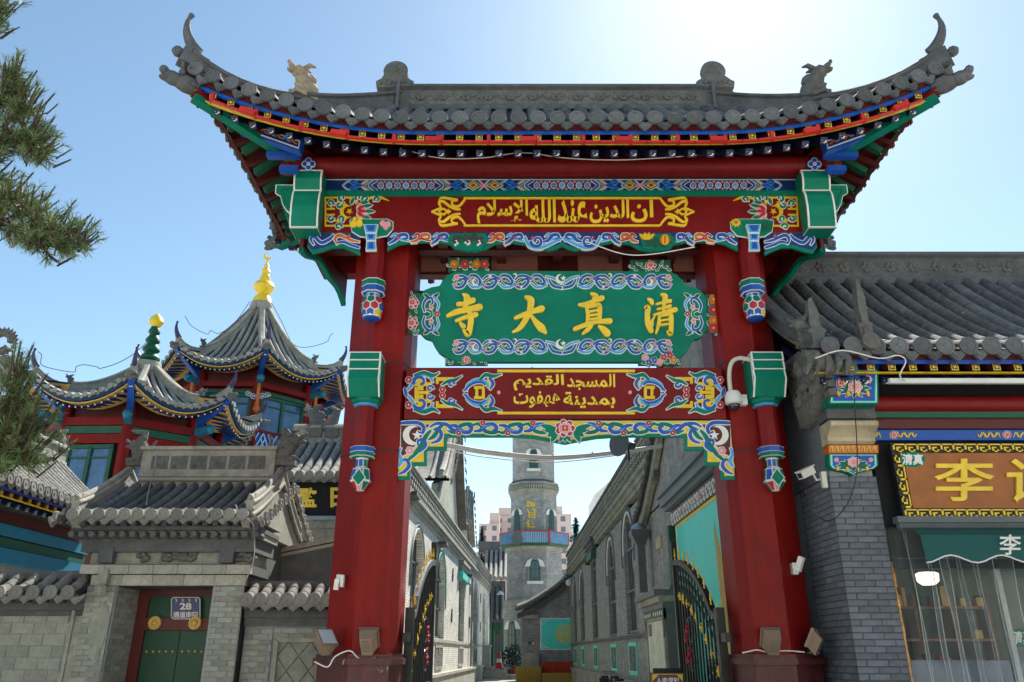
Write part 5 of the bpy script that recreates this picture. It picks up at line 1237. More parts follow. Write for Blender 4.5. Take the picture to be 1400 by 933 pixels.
single(m, 'black_cable', 'cable_black', 'thin black cable looping down the brick pier past the peony panels', 'cable', tuple(at(1168, 560, 10.0)))
# ================================================================ gate fittings
def flood(loc, yaw, tilt, lab):
    t = thing('floodlight', lab, 'floodlight', loc, 'taupe floodlights standing on the gateway plinths'); l = Vector(loc); R_ = Matrix.Rotation(yaw, 3, 'Z') @ Matrix.Rotation(tilt, 3, 'X')
    f = lambda x, y, z: l+R_ @ Vector((x, y, z))+Vector((0, 0, .17)); m = MB()
    m.add([f(*p) for p in ((-.12, 0, .13), (.12, 0, .13), (.12, 0, -.10), (-.12, 0, -.10), (-.08, .13, .06), (.08, .13, .06), (.07, .12, -.16), (-.07, .12, -.16))], [(0, 1, 2, 3), (7, 6, 5, 4), (0, 4, 5, 1), (1, 5, 6, 2), (2, 6, 7, 3), (3, 7, 4, 0)])
    m.add([f(*p) for p in ((-.135, -.03, .145), (.135, -.03, .145), (.135, -.03, -.115), (-.135, -.03, -.115), (-.13, .01, .14), (.13, .01, .14), (.13, .01, -.11), (-.13, .01, -.11))], [(0, 1, 2, 3), (0, 4, 5, 1), (1, 5, 6, 2), (2, 6, 7, 3), (3, 7, 4, 0)])
    m.build('housing', 'taupe', t)
    m = MB(); m.add([f(*p) for p in ((-.115, -.034, .125), (.115, -.034, .125), (.115, -.034, -.095), (-.115, -.034, -.095))], [(0, 1, 2, 3)]); m.build('glass', 'lamp_face', t)
    m = MB()
    for k in range(4): m.bar(f(-.05, .135-.0*k, .02-.04*k), f(.05, .135, .02-.04*k), .01, .012)
    m.build('fins', 'metal_grey', t)
    m = MB(); m.tube([l+Vector((0, .02, 0)), l+Vector((0, .05, .1)), f(0, .07, -.02)], .018, 6); m.box(l.x-.06, l.x+.06, l.y-.03, l.y+.07, l.z-.01, l.z+.02); m.build('foot', 'metal_grey', t)
def fl(px_, py_, Y, yaw, tilt, lab): p = at(px_, py_, Y); flood((p.x, Y, 1.60), yaw, tilt, lab)
fl(445, 893, 10.98, .9, -.7, 'taupe floodlight leaning outward at the far left edge of the gateway plinths')
fl(503, 893, 10.93, pi-.15, -.45, 'taupe floodlight facing the left red pillar, seen from its ribbed back')
fl(1056, 893, 10.93, pi+.1, -.45, 'taupe floodlight facing the right red pillar, ribbed back towards the street')
fl(1112, 893, 11.0, -2.1, -.5, 'taupe floodlight turned sideways beside the grey brick pier')
for P, lab, h in (([(430, 905), (448, 912), (458, 898), (478, 890), (490, 900), (505, 905), (512, 900)], 'white cable lying on the left plinth between two floodlights', 10.9), ([(1015, 893), (1035, 889), (1050, 892), (1075, 890), (1100, 892)], 'white cable lying on the right plinth behind the floodlights', 10.97)):
    m = MB(); m.tube(catmull([at(a, b, h) for a, b in P], 5), .009, 5); single(m, 'white_cable', 'cable_white', lab, 'cable', tuple(at(*P[0], h)))
for px_, py_, sg, lab in ((463, 797, -1, 'small white angled bracket lamp on the left red pillar'), (1088, 780, 1, 'small white angled bracket lamp on the right red pillar')):
    p = at(px_, py_, 11.16); t = thing('bracket_lamp', lab, 'lamp', (p.x, 11.16, p.z)); m = MB(); q = Vector((p.x, 11.12, p.z))
    if sg < 0: m.bar(q+Vector((-.01, -.05, -.1)), q+Vector((.0, -.05, .04)), .07, .06); m.bar(q+Vector((.0, -.05, .05)), q+Vector((.06, .02, .05)), .06, .10)
    else: m.bar(q+Vector((-.01, -.06, -.02)), q+Vector((.05, -.12, .16)), .07, .07)
    m.build('tube', 'white', t); m = MB(); m.box(q.x+(.04 if sg < 0 else -.07), q.x+(.08 if sg < 0 else .0), q.y-.06, q.y+.09, q.z-.06, q.z+.09)
    if sg > 0: m.ell((q.x-.02, q.y-.05, q.z), (.05, .05, .05))
    m.build('mount', 'white', t, True)
# dome camera and its curved conduit
p = at(1003, 552, 10.92); t = thing('dome_camera', 'white dome camera on a curved grey conduit beside the right green capital', 'camera', (p.x, 10.92, p.z)); q = Vector((p.x, 10.90, p.z))
m = MB(); m.lathe(q, [(.10, -.02), (.125, .0), (.125, .10), (.09, .17), (.03, .19)], 16); m.box(q.x+.02, q.x+.2, q.y, q.y+.12, q.z-.02, q.z+.13); m.build('housing', 'white', t, True)
m = MB(); m.ell(q+Vector((0, 0, -.03)), (.085, .085, .08), 0, 12, 8); m.build('dome', 'glass_dark', t, True)
m = MB(); m.tube(catmull([at(1026, 492, 10.62), at(1010, 490, 10.75), at(1000, 497, 10.85), at(997, 515, 10.9), at(1000, 545, 10.9)], 6), .032, 8); m.build('conduit', 'cream_plastic', t, True)
# thin cords under the eave
for P, Y, lab in (([(547, 203), (600, 216), (660, 216), (715, 209), (770, 216), (840, 219), (905, 216), (985, 210), (1030, 208)], 10.0, 'thin pale cord sagging across the front of the gateway below the red conduit'), ([(800, 330), (850, 347), (890, 348), (950, 338)], 10.6, 'short pale cord hanging under the carved scroll apron of the gateway')):
    m = MB(); m.tube(catmull([at(a, b, Y) for a, b in P], 5), .009, 5); single(m, 'cord', 'cable_white', lab, 'cord', tuple(at(*P[0], Y)))
m = MB(); Y = 16.5
for j, (dy, rr) in enumerate(((0, .042), (3, .026), (8, .012))): m.tube(catmull([at(540, 600+dy, Y), at(610, 608+dy, Y), at(660, 617+dy, Y), at(740, 625+dy*.9, Y), at(800, 623+dy*.7, Y), at(870, 615+dy*.4, Y), at(905, 610, Y)], 5), rr, 8)
for x in (697, 756, 810, 850): p = at(x, 623 - abs(x-740)*.05, Y); m.lathe(p, [(.047, -.01), (.047, .01)], 10, 0, 'x')
single(m, 'cable_bundle', 'cable_white', 'bundle of thick white cables strung across the alley below the gateway', 'cable', tuple(at(740, 620, Y)))
def horn_speaker(p, yaw, sc, lab):
    t = thing('horn_loudspeaker', lab, 'loudspeaker', tuple(p)); R_ = Matrix.Rotation(yaw, 3, 'Z')
    m = MB(); ks = [(.30, 0), (.29, .02), (.2, .08), (.10, .2), (.07, .32), (.09, .33), (.09, .45), (.05, .47)]
    m2 = MB(); m2.lathe((0, 0, 0), [(r_*sc, h*sc) for r_, h in ks], 18, 0, 'y'); m.add([p+R_ @ Vector(v) for v in m2.v], m2.f); m.build('horn', 'metal_grey', t, True)
    m = MB(); m.bar(p+R_ @ Vector((0, .3*sc, 0)), p+R_ @ Vector((0, .3*sc, -.35*sc)), .04*sc, .04*sc, 0, (0, 1, 0)); m.build('bracket', 'metal_black', t)
horn_speaker(at(846, 606, 14.5), -.9, .85, 'grey horn loudspeaker on the corner of the right hall under the gateway beam')
# ================================================================ GATEHOUSE 28
YW = 12.5
gh = thing('brick_gatehouse', 'small grey brick gatehouse with carved tiled roof and green double door numbered 28', 'gatehouse', (-5.28, YW, 0))
xL0, xL1, xR0, xR1 = -6.46, -6.0, -4.55, -4.08
zL = zz(800, YW)
for (a, b, s2) in ((xL0, xL1, 1), (xR0, xR1, -1)):
    m = MB(); m.box(a+.03, b-.03, YW+.035, YW+1.0, 0, zL-.02); m.box(a+.03, b-.03, YW+1.0, YW+2.6, 0, zL-.02); m.build('pier_core', 'mortar_dark', gh)
    brickwall(gh, (a, YW+.035, 0), (1, 0, 0), (0, -1, 0), b-a, zL-.0, .25, .075, 'brick_pale', 150, th=.035, z0=.0, skip=lambda x, z, c, d: z < 1.0)
    brickwall(gh, (xL1-.03, YW, 0) if s2 > 0 else (xR0+.03, YW+.8, 0), (0, 1, 0) if s2 > 0 else (0, -1, 0), (1, 0, 0) if s2 > 0 else (-1, 0, 0), .8, zL-.0, .25, .075, 'brick_pale', 90, th=.03, skip=lambda x, z, c, d: z < 1.1)
# cement patch on the left pier
m = MB(); rnd = random.Random(3); c = at(134, 865, YW); pts = [(c.x+.13*cos(a)*(1+.2*sin(3*a)), c.z+.42*sin(a)*(1+.12*cos(5*a))) for a in [2*pi*k/18 for k in range(18)]]
m.py(pts, YW-.006, YW+.03); m.build('cement_patch', 'plaster', gh)
mat('plate_blue', '1c2a6e', .3, .1, 20, 0)
# door, frame
mat('door_red', '5e1a12', .5, .15, 3, .1); mat('door_green', '0e4a34', .5, .15, 3, .1, stain=.2)
YD = 13.27
m = MB(); zf = zz(803, YD); m.box(xL1, xL1+.17, YD, YD+.15, 0, zf+.1); m.box(xR0-.17, xR0, YD, YD+.15, 0, zf+.1); m.box(xL1+.17, xR0-.17, YD, YD+.15, zz(815, YD), zf+.1); m.box(xL1+.17, xR0-.17, YD-.02, YD+.12, zz(862, YD), zz(846, YD)); m.build('door_frame', 'door_red', gh)
m = MB(); m.box(xL1+.17, xR0-.17, YD+.05, YD+.1, zz(846, YD), zz(815, YD)); m.build('transom_panel', 'door_green', gh)
xm = (xL1+xR0)/2
for a, b in ((xL1+.17, xm-.006), (xm+.006, xR0-.17)):
    m = MB(); m.box(a, b, YD+.06, YD+.12, 0, zz(862, YD)); dl = m.build('door_leaf', 'door_green', gh)
    me = None
    for k in range(5):
        x = a+.07+(b-a-.14)*k/4; m = MB(); m.ell((x, YD+.055, zz(891, YD)), (.02, .02, .02), 0, 8, 6); m.build('door_stud', 'pale_gold', dl, True)
for px_ in (212, 267):
    c = at(px_, 852, YD-.03); m = MB(); m.lathe(c, [(.105, 0), (.10, -.03), (.06, -.035), (.05, -.02), (.03, -.05), (.01, -.055)], 16, 0, 'y')
    for k in range(12): m.ell(c+Vector((.085*cos(k*pi/6), -.03, .085*sin(k*pi/6))), (.02, .012, .02), 0, 6, 4)
    m.build('door_boss', 'pale_gold', gh, True)
pl = at(254, 831, YD-.06); r = Rel(plane_px(YD-.04), ['deep_blue'], .005)
def rrect(x0, y0, x1, y1, q): return [(x0+q, y0), (x1-q, y0), (x1, y0+q), (x1, y1-q), (x1-q, y1), (x0+q, y1), (x0, y1-q), (x0, y0+q)]
r.poly(rrect(234, 816.5, 274, 847, 3), 'white', 1, base=-.02); r.poly(rrect(235, 817.5, 273, 846, 2.6), 'plate_blue', 1.3)
text_px(r, '28', 246, 834, 262, 824.5, 'white', 1.6, .03); text_px(r, '通道南街', 237, 845, 271, 836.5, 'white', 1.6, .02)
for k in range(4): r.stroke([(240+k*9, 819), (242+k*9, 821), (240.5+k*9, 823)], 1, 'white', 1.5, 2)
off = r.mb; single(off, 'number_plate', r.mats, 'blue and white street number plate reading 28 above the green door', 'number plate', tuple(pl))
# lintel and carved courses (front plane steps forward as it rises)
def course(nm, y0, y1, Yf, x0, x1, mt='stone', n=0, par=gh):
    z0, z1 = zz(y1, Yf), zz(y0, Yf)
    if n == 0: m = MB(); m.box(x0, x1, Yf, YW+.9, z0, z1); m.build(nm, mt, par); return
    m = MB(); m.box(x0+.01, x1-.01, Yf+.012, YW+.9, z0+.004, z1-.004); m.build('course_backing', 'mortar_dark', par)
    w = (x1-x0)/n; me = MB(); me.box(.004, w-.004, -.0, .10, .003, z1-z0-.003); q = me.mesh(nm, mt)
    for k in range(n): inst(nm, q, par, (x0+k*w, Yf-random.uniform(0, .005), z0))
course('lintel_stone', 786, 801, YW-.02, -6.42, -4.06, 'stone', 5); course('lintel_stone', 772, 785, YW-.09, -6.58, -3.98, 'stone', 7)
course('frieze', 755, 771.5, YW+.02, -6.5, -4.05, 'plaster')
for px_ in (195, 232, 245, 258, 325, 340):
    c = at(px_, 762, YW); m = MB(); rnd = random.Random(px_)
    for k in range(8): m.ell((c.x+rnd.uniform(-.10, .10), YW, c.z+rnd.uniform(-.05, .05)), (.05, .05, .04), 0, 7, 5)
    m.build('carved_flower', 'carved', gh, True)
for px_ in (148, 312):
    c = at(px_, 762, YW-.02); m = MB(); m.box(c.x-.11, c.x+.11, YW-.12, YW+.1, c.z-.09, c.z+.13); m.build('square_block', 'ridge', gh)
c = at(147, 800, YW-.06)
for px_ in (142,):
    c = at(px_, 788, YW-.1); m = MB(); m.box(c.x-.07, c.x+.07, YW-.14, YW-.05, c.z-.12, c.z+.10); m.ell((c.x, YW-.13, c.z-.2), (.09, .06, .1), 0, 8, 6)
    for k in range(5): m.ell((c.x+.05*cos(k*1.26), YW-.17, c.z-.2+.05*sin(k*1.26)), (.03, .03, .03), 0, 6, 4)
    m.build('hanging_flower_bracket', 'stone', gh, True)
course('cornice_board', 735, 754.5, YW-.10, -6.62, -3.95, 'ridge'); course('cornice_board', 726, 734.5, YW-.2, -6.7, -3.9, 'plaster')
z = zz(731, YW-.3); me = MB(); me.lathe((0, 0, 0), [(.045, -.04), (.05, -.03), (.05, .3)], 10, 0, 'y'); q = me.mesh('round_rafter', 'ridge', smooth=True)
for k in range(19): inst('round_rafter', q, gh, (-6.68+k*.155, YW-.32, z))
m = MB(); m.box(-6.74, -3.88, YW-.28, YW+.9, zz(725, YW-.3), zz(719, YW-.3)); m.build('cornice_board', 'ridge', gh)
me = MB(); me.box(-.04, .04, 0, .3, 0, .075); q = me.mesh('square_rafter', 'ridge'); z = zz(718.5, YW-.38)
for k in range(19): inst('square_rafter', q, gh, (-6.68+k*.155, YW-.38, z))
m = MB(); m.box(-6.76, -3.86, YW-.36, YW+.9, zz(712, YW-.4), zz(707, YW-.4)); m.build('cornice_board', 'stone', gh)
YE = YW-.5; YR = 13.55; zE_ = zz(703, YE)-.03; zR_ = zz(662, YR)
TM1 = tile_meshes(.088, 'gh', 'tile_pale')
Sg = slope(gh, (-6.7, YE), (-3.95, YE), YR-YE, zE_, zR_-zE_, 0, 0, None, .195, .068, 1.25, 9, mt='tile', TM=TM1, soffit='ridge', th=.05)
slope(gh, (-3.95, 2*YR-YE), (-6.7, 2*YR-YE), YR-YE, zE_, zR_-zE_, 0, 0, None, .195, .068, 1.25, 6, mt='tile', TM=TM1, parts=False, soffit='ridge', th=.05)
# ridge wall with framed dark panels
rx0, rx1 = at(197, 640, YR).x, at(378, 640, YR).x; z0, z1 = zz(664, YR)-.08, zz(612, YR-.1)
m = MB(); m.box(rx0, rx1, YR-.14, YR+.14, z0, z1-.06); m.box(rx0-.03, rx1+.03, YR-.2, YR+.2, z1-.06, z1); m.box(rx0, rx1, YR-.17, YR+.17, z0+(z1-z0)*.28, z0+(z1-z0)*.36); m.build('ridge_wall', 'ridge_pale', gh)
nP = 6; a0 = rx0+.16; w = (rx1-rx0-.3)/nP
for k in range(nP): 
    m = MB(); m.box(a0+k*w+.02, a0+k*w+w-.03, YR-.152, YR-.13, z0+(z1-z0)*.46, z0+(z1-z0)*.78)
    rnd = random.Random(k)
    for j in range(6): m.ell((a0+k*w+.07+rnd.random()*(w-.16), YR-.15, z0+(z1-z0)*(.52+.2*rnd.random())), (.04, .015, .03), 0, 6, 4)
    m.build('ridge_panel', 'carved', gh)
zc = z0+(z1-z0)*.2; me = MB(); me.px([(-.02, 0), (-.05, .02), (-.05, .05), (-.02, .07), (.02, .07), (.02, 0)], -.05, .05); q = me.mesh('ridge_scallop', 'ridge_pale')
for k in range(22): inst('ridge_scallop', q, gh, (rx0+.08+k*(rx1-rx0-.16)/21, YR-.17, zc-.03))
# verge ridges (descending) at both ends, with beasts
for X_, sg in ((-6.66, -1), (-4.0, 1)):
    for S_ in (0, 1):
        P = []
        for k in range(11):
            v = 1-k/10*.96; p = Sg(.1, v); y = p.y if S_ == 0 else 2*YR-p.y; P.append(Vector((X_, y, p.z+.0)))
        m = MB(); m.sweep(P, RSEC(.13, .25)); m.tube([p+Vector((0, 0, .27)) for p in P], .05, 8); m.build('verge_ridge', 'ridge_pale', gh, True)
        e = P[-1]; m = MB(); beast(m, e+Vector((0, .1 if S_ == 0 else -.1, .06)), .55, -pi/2 if S_ == 0 else pi/2, 0, 2); m.build('verge_beast', 'stone', gh, True)
        # verge tiles looking sideways
        me = TM1; n_ = 7
        for k in range(n_):
            v = 1-(k+.5)/n_; p = Sg(.1, v); y = p.y if S_ == 0 else 2*YR-p.y
            inst('verge_tile_end', me[0], gh, (X_+sg*.26, y, p.z-.03), pi/2 if sg > 0 else -pi/2); inst('verge_drip_tile', me[1], gh, (X_+sg*.24, y+(YR-YE)/n_/2*(1 if S_ else -1), p.z-.06), pi/2 if sg > 0 else -pi/2)
    # gable wall
    G = [(Sg(.1, v).y, Sg(.1, v).z-.04) for v in [k/8 for k in range(9)]]; G += [(2*YR-y, z) for y, z in reversed(G[:-1])]
    G = [(YE+.15, zz(726, YW))]+G+[(2*YR-YE-.15, zz(726, YW))]
    m = MB(); m.px(G, X_-.02 if sg < 0 else X_-.1, X_+.1 if sg < 0 else X_+.02); m.build('gable', 'plaster', gh)
m = MB(); m.box(xL0, xR1, YW+1.0, YW+2.6, 0, zz(726, YW)); m.build('rear_room', 'mortar_dark', gh)
# dragon-head ridge ends
for px_, sg, sc in ((190, -1, 1.0), (392, 1, 1.25)):
    c = at(px_, 620, YR); m = MB(); beast(m, (c.x, YR, z1-.30), .95*sc, 0 if sg > 0 else pi, 0, 8, True)
    m.tube([Vector((c.x-sg*.12, YR, z1-.1)), Vector((c.x+sg*.0, YR, z1+.12)), Vector((c.x+sg*.06*(-1), YR, z1+.28)), Vector((c.x+sg*.2, YR, z1+.33))], [.12, .10, .06, .015], 8)
    m.build('ridge_dragon', 'carved', gh, True)
m = MB(); m.tube(catmull([at(216, 612, YR-.25), at(214, 625, YR-.27), at(210, 648, YR-.3), at(204, 668, 13.0), at(200, 690, 12.3)], 5), .012, 6); single(m, 'grey_hose', 'galvanised', 'grey cable draped over the gatehouse ridge down to its eave', 'cable', tuple(at(216, 620, YR-.25)))
m = MB(); m.tube(catmull([at(322, 690, 11.9), at(330, 705, 11.95), at(345, 715, 11.95), at(348, 740, 12.2), at(346, 770, 12.2), at(335, 795, 12.2)], 5), .010, 5); single(m, 'grey_wire', 'galvanised', 'thin grey wire hanging from the right corner of the gatehouse eave', 'cable', tuple(at(345, 715, 11.95)))
# ---------------------------------------------------------------- coped walls either side
def coped_wall(lab, x0, x1, Yw, ytop, y_eave, ydrip, wallmat, bl, bh, tile, nm, cap=280, ledge=True, sp=.26, wx0=None):
    t = thing(nm, lab, 'wall', ((x0+x1)/2, Yw, 0)); zt1 = zz(y_eave, Yw-.35); zr = zz(ytop, Yw)
    m = MB(); m.box(x0, x1, Yw+.05, Yw+.5, 0, zt1-.02); m.build('wall_core', 'mortar', t)
    m = MB(); m.box(x0, x1, Yw-.08, Yw+.4, zt1-.22, zt1-.10); m.box(x0, x1, Yw-.02, Yw+.4, zt1-.30, zt1-.22); m.build('cornice', 'ridge', t)
    me = MB(); me.box(-.035, .035, 0, .2, 0, .06); q = me.mesh('dentil', 'ridge')
    for k in range(int((x1-x0)/.13)): inst('dentil', q, t, (x0+.06+k*.13, Yw-.2, zt1-.11))
    TMx = tile_meshes(.10, nm, tile)
    S_ = slope(t, (x0, Yw-.3), (x1, Yw-.3), .45, zt1, zr-zt1-.08, 0, 0, None, sp, .075, 1.1, 3, mt=tile, TM=TMx, soffit='ridge', th=.05)
    slope(t, (x1, Yw+.6), (x0, Yw+.6), .45, zt1, zr-zt1-.08, 0, 0, None, sp, .075, 1.1, 2, mt=tile, TM=TMx, soffit='ridge', th=.05, parts=False)
    m = MB(); m.box(x0, x1, Yw+.08, Yw+.24, zr-.12, zr); m.build('coping_ridge', 'ridge', t); return t, zt1
wl, ztw = coped_wall('grey block wall with tiled coping left of the gatehouse', -10.6, -6.47, YW+.1, 780, 812, 0, 'stone', .3, .16, 'tile_pale', 'garden_wall')
zpt = zz(832, YW+.1)
m = MB(); m.box(-10.6, -6.47, YW+.09, YW+.2, zpt+.16, ztw-.3); m.build('top_band', 'stone', wl)
brickwall(wl, (-10.6, YW+.15, .55), (1, 0, 0), (0, -1, 0), 3.95, zpt-.55, .34, .165, 'stone_block', 200, th=.055, gap=.012, jit=.012)
m = MB(); m.bar((-10.6, YW+.07, zpt+.04), (-6.6, YW+.07, zpt+.04), .06, .045); m.bar((-6.62, YW+.07, 0), (-6.62, YW+.07, zpt+.06), .045, .06, 0, (0, 1, 0)); m.build('frame_moulding', 'stone', wl)
m = MB(); m.box(-6.6, -6.47, YW+.08, YW+.2, 0, ztw-.3); m.build('end_strip', 'stone', wl)
wr, ztr = coped_wall('grey wall with tiled coping and lozenge panel between the gatehouse and left pillar', -4.07, -2.05, YW+.2, 794, 822, 0, 'stone', .25, .08, 'tile_pale', 'lozenge_wall', sp=.205)
m = MB(); m.box(-4.07, -2.05, YW+.17, YW+.3, zz(856, YW+.2), ztr-.3); m.build('top_band', 'ridge', wr)
zq = zz(858, YW+.2)
brickwall(wr, (-4.05, YW+.25, 0), (1, 0, 0), (0, -1, 0), .42, zq, .25, .078, 'brick_pale', 90, th=.045, skip=lambda x, z, a, b: z < .9)
brickwall(wr, (-3.62, YW+.25, zq-.16), (1, 0, 0), (0, -1, 0), 1.5, .16, .25, .078, 'brick_pale', 20, th=.045)
xa_, xb_, zt_2 = -3.55, -2.2, zq-.18
m = MB(); 
for a, b in (((xa_, 0), (xa_, zt_2)), ((xa_, zt_2), (xb_, zt_2)), ((xb_, zt_2), (xb_, 0))): m.bar((a[0], YW+.2, a[1]), (b[0], YW+.2, b[1]), .06, .05, 0, (0, 1, 0))
m.build('panel_frame', 'stone', wr)
D = .33; rows_ = int(zt_2/D/.8)+1
for i in range(5):
    for j in range(8):
        cx_, cz_ = xa_+.02+(i+.5*(j % 2))*D, zt_2-.02-j*D*.62
        P = [(cx_-D/2+.008, cz_), (cx_, cz_-D*.62+.01), (cx_+D/2-.008, cz_), (cx_, cz_+D*.62-.01)]
        def clip(P, ax, lim, keep):
            o = []
            for k in range(len(P)):
                a, b = P[k], P[(k+1) % len(P)]; ia, ib = keep*(a[ax]-lim) <= 0, keep*(b[ax]-lim) <= 0
                if ia: o.append(a)
                if ia != ib: t = (lim-a[ax])/(b[ax]-a[ax]); o.append((a[0]+(b[0]-a[0])*t, a[1]+(b[1]-a[1])*t))
            return o
        for ax, lim, kp in ((0, xa_+.03, -1), (0, xb_-.03, 1), (1, zt_2-.03, 1), (1, .8, -1)):
            P = clip(P, ax, lim, kp)
            if len(P) < 3: break
        if len(P) >= 3:
            m = MB(); y = YW+.21+random.uniform(0, .006); m.py(P, y, y+.05); m.build('lozenge_tile', 'plaster', wr)
# grey parapet wall rising behind the lozenge wall
t = thing('parapet_wall', 'dark weathered parapet with moulded top edge behind the lozenge wall', 'wall', (-3.2, 14.2, 0))
m = MB(); Y = 14.4; p0, p1 = at(352, 757, Y), at(470, 733, Y); q0 = zz(800, Y)
m.py([(p0.x, 0), (p1.x, 0), (p1.x, p1.z-.08), (p0.x, p0.z-.08)], Y, Y+.3); m.build('wall_body', 'ridge', t)
m = MB(); m.bar((p0.x, Y+.1, p0.z-.04), (p1.x, Y+.1, p1.z-.04), .42, .08); m.bar((p0.x, Y+.0, p0.z-.13), (p1.x, Y+.0, p1.z-.13), .2, .05); m.build('top_moulding', 'ridge_pale', t)
# ================================================================ CORRIDOR HALL at far left (eave running away)
ch = thing('corridor_hall', 'long side hall with pale tiled eave and blue painted beams behind the garden wall', 'hall', (-10.5, 16, 0))
e0, e1 = atx(0, 652, -9.3), atx(125, 695, -9.3); ze = (e0.z+e1.z)/2
TM2 = tile_meshes(.105, 'ch', 'tile_pale')
Sc = slope(ch, (-9.3, 11.5), (-9.3, 18.8), 1.7, ze, 1.35, 0, 0, None, .25, .085, 1.2, 8, mt='tile_pale', TM=TM2, th=.08)
slope(ch, (-12.7, 18.8), (-12.7, 11.5), 1.7, ze, 1.35, 0, 0, None, .25, .085, 1.2, 6, mt='tile_pale', TM=TM2, parts=False)
m = MB(); h = .5; m.sweep([(-11.0, 11.5, ze+1.25), (-11.0, 18.9, ze+1.25)], RSEC(.26, h)); m.build('main_ridge', 'ridge_pale', ch)
m = MB(); beast(m, (-11, 18.7, ze+1.5), 1.15, -pi/2, 0, 9, True); m.build('ridge_beast', 'carved', ch, True)
eave_part(Sc, 7.3, ch, 0, 'navy', 24, 'yellow')
for nm, x, z_, hh, mt in (('beam', -9.9, ze-.62, .22, 'dark_red'), ('beam', -9.86, ze-.86, .22, 'teal_blue'), ('beam', -9.9, ze-1.06, .18, 'dark_green'), ('beam', -9.84, ze-1.36, .28, 'teal_blue')):
    if mt not in M: mat('teal_blue', '0d6f8c', .5, .15, 4, .05)
    m = MB(); m.box(x-.2, x, 11.4, 18.8, z_, z_+hh); m.build(nm, mt, ch)
m = MB(); m.box(-12.5, -10.05, 11.5, 18.7, 0, ze+.1); m.build('hall_wall', 'brick_pale', ch)
# big serrated ridge scroll, far left
t = thing('ridge_scroll', 'serrated dark scroll ornament on a roof end at the far left edge', 'roof ornament', tuple(at(8, 500, 16)))
c = at(2, 468, 16); m = MB(); rr = .22
m.tube([c+Vector((rr*cos(a), 0, rr*sin(a))) for a in [k*2*pi/20 for k in range(19)]], .09, 8)
for k in range(14): a = -1.0+k*.28; m.tube([c+Vector((rr*1.3*cos(a), 0, rr*1.3*sin(a))), c+Vector((rr*1.65*cos(a+.1), 0, rr*1.65*sin(a+.1)))], [.05, .01], 5)
b = at(5, 500, 16); m.box(c.x-.4, c.x+.3, 15.85, 16.15, b.z-.25, b.z+.05); m.ell((c.x+.2, 16, b.z+.1), (.2, .12, .15), 0, 8, 6); m.build('scroll', 'carved', t, True)
m = MB(); q = at(8, 520, 16); m.box(c.x-.9, c.x+.15, 15.8, 16.2, 0, b.z-.22); m.build('support_wall', 'ridge_pale', t)
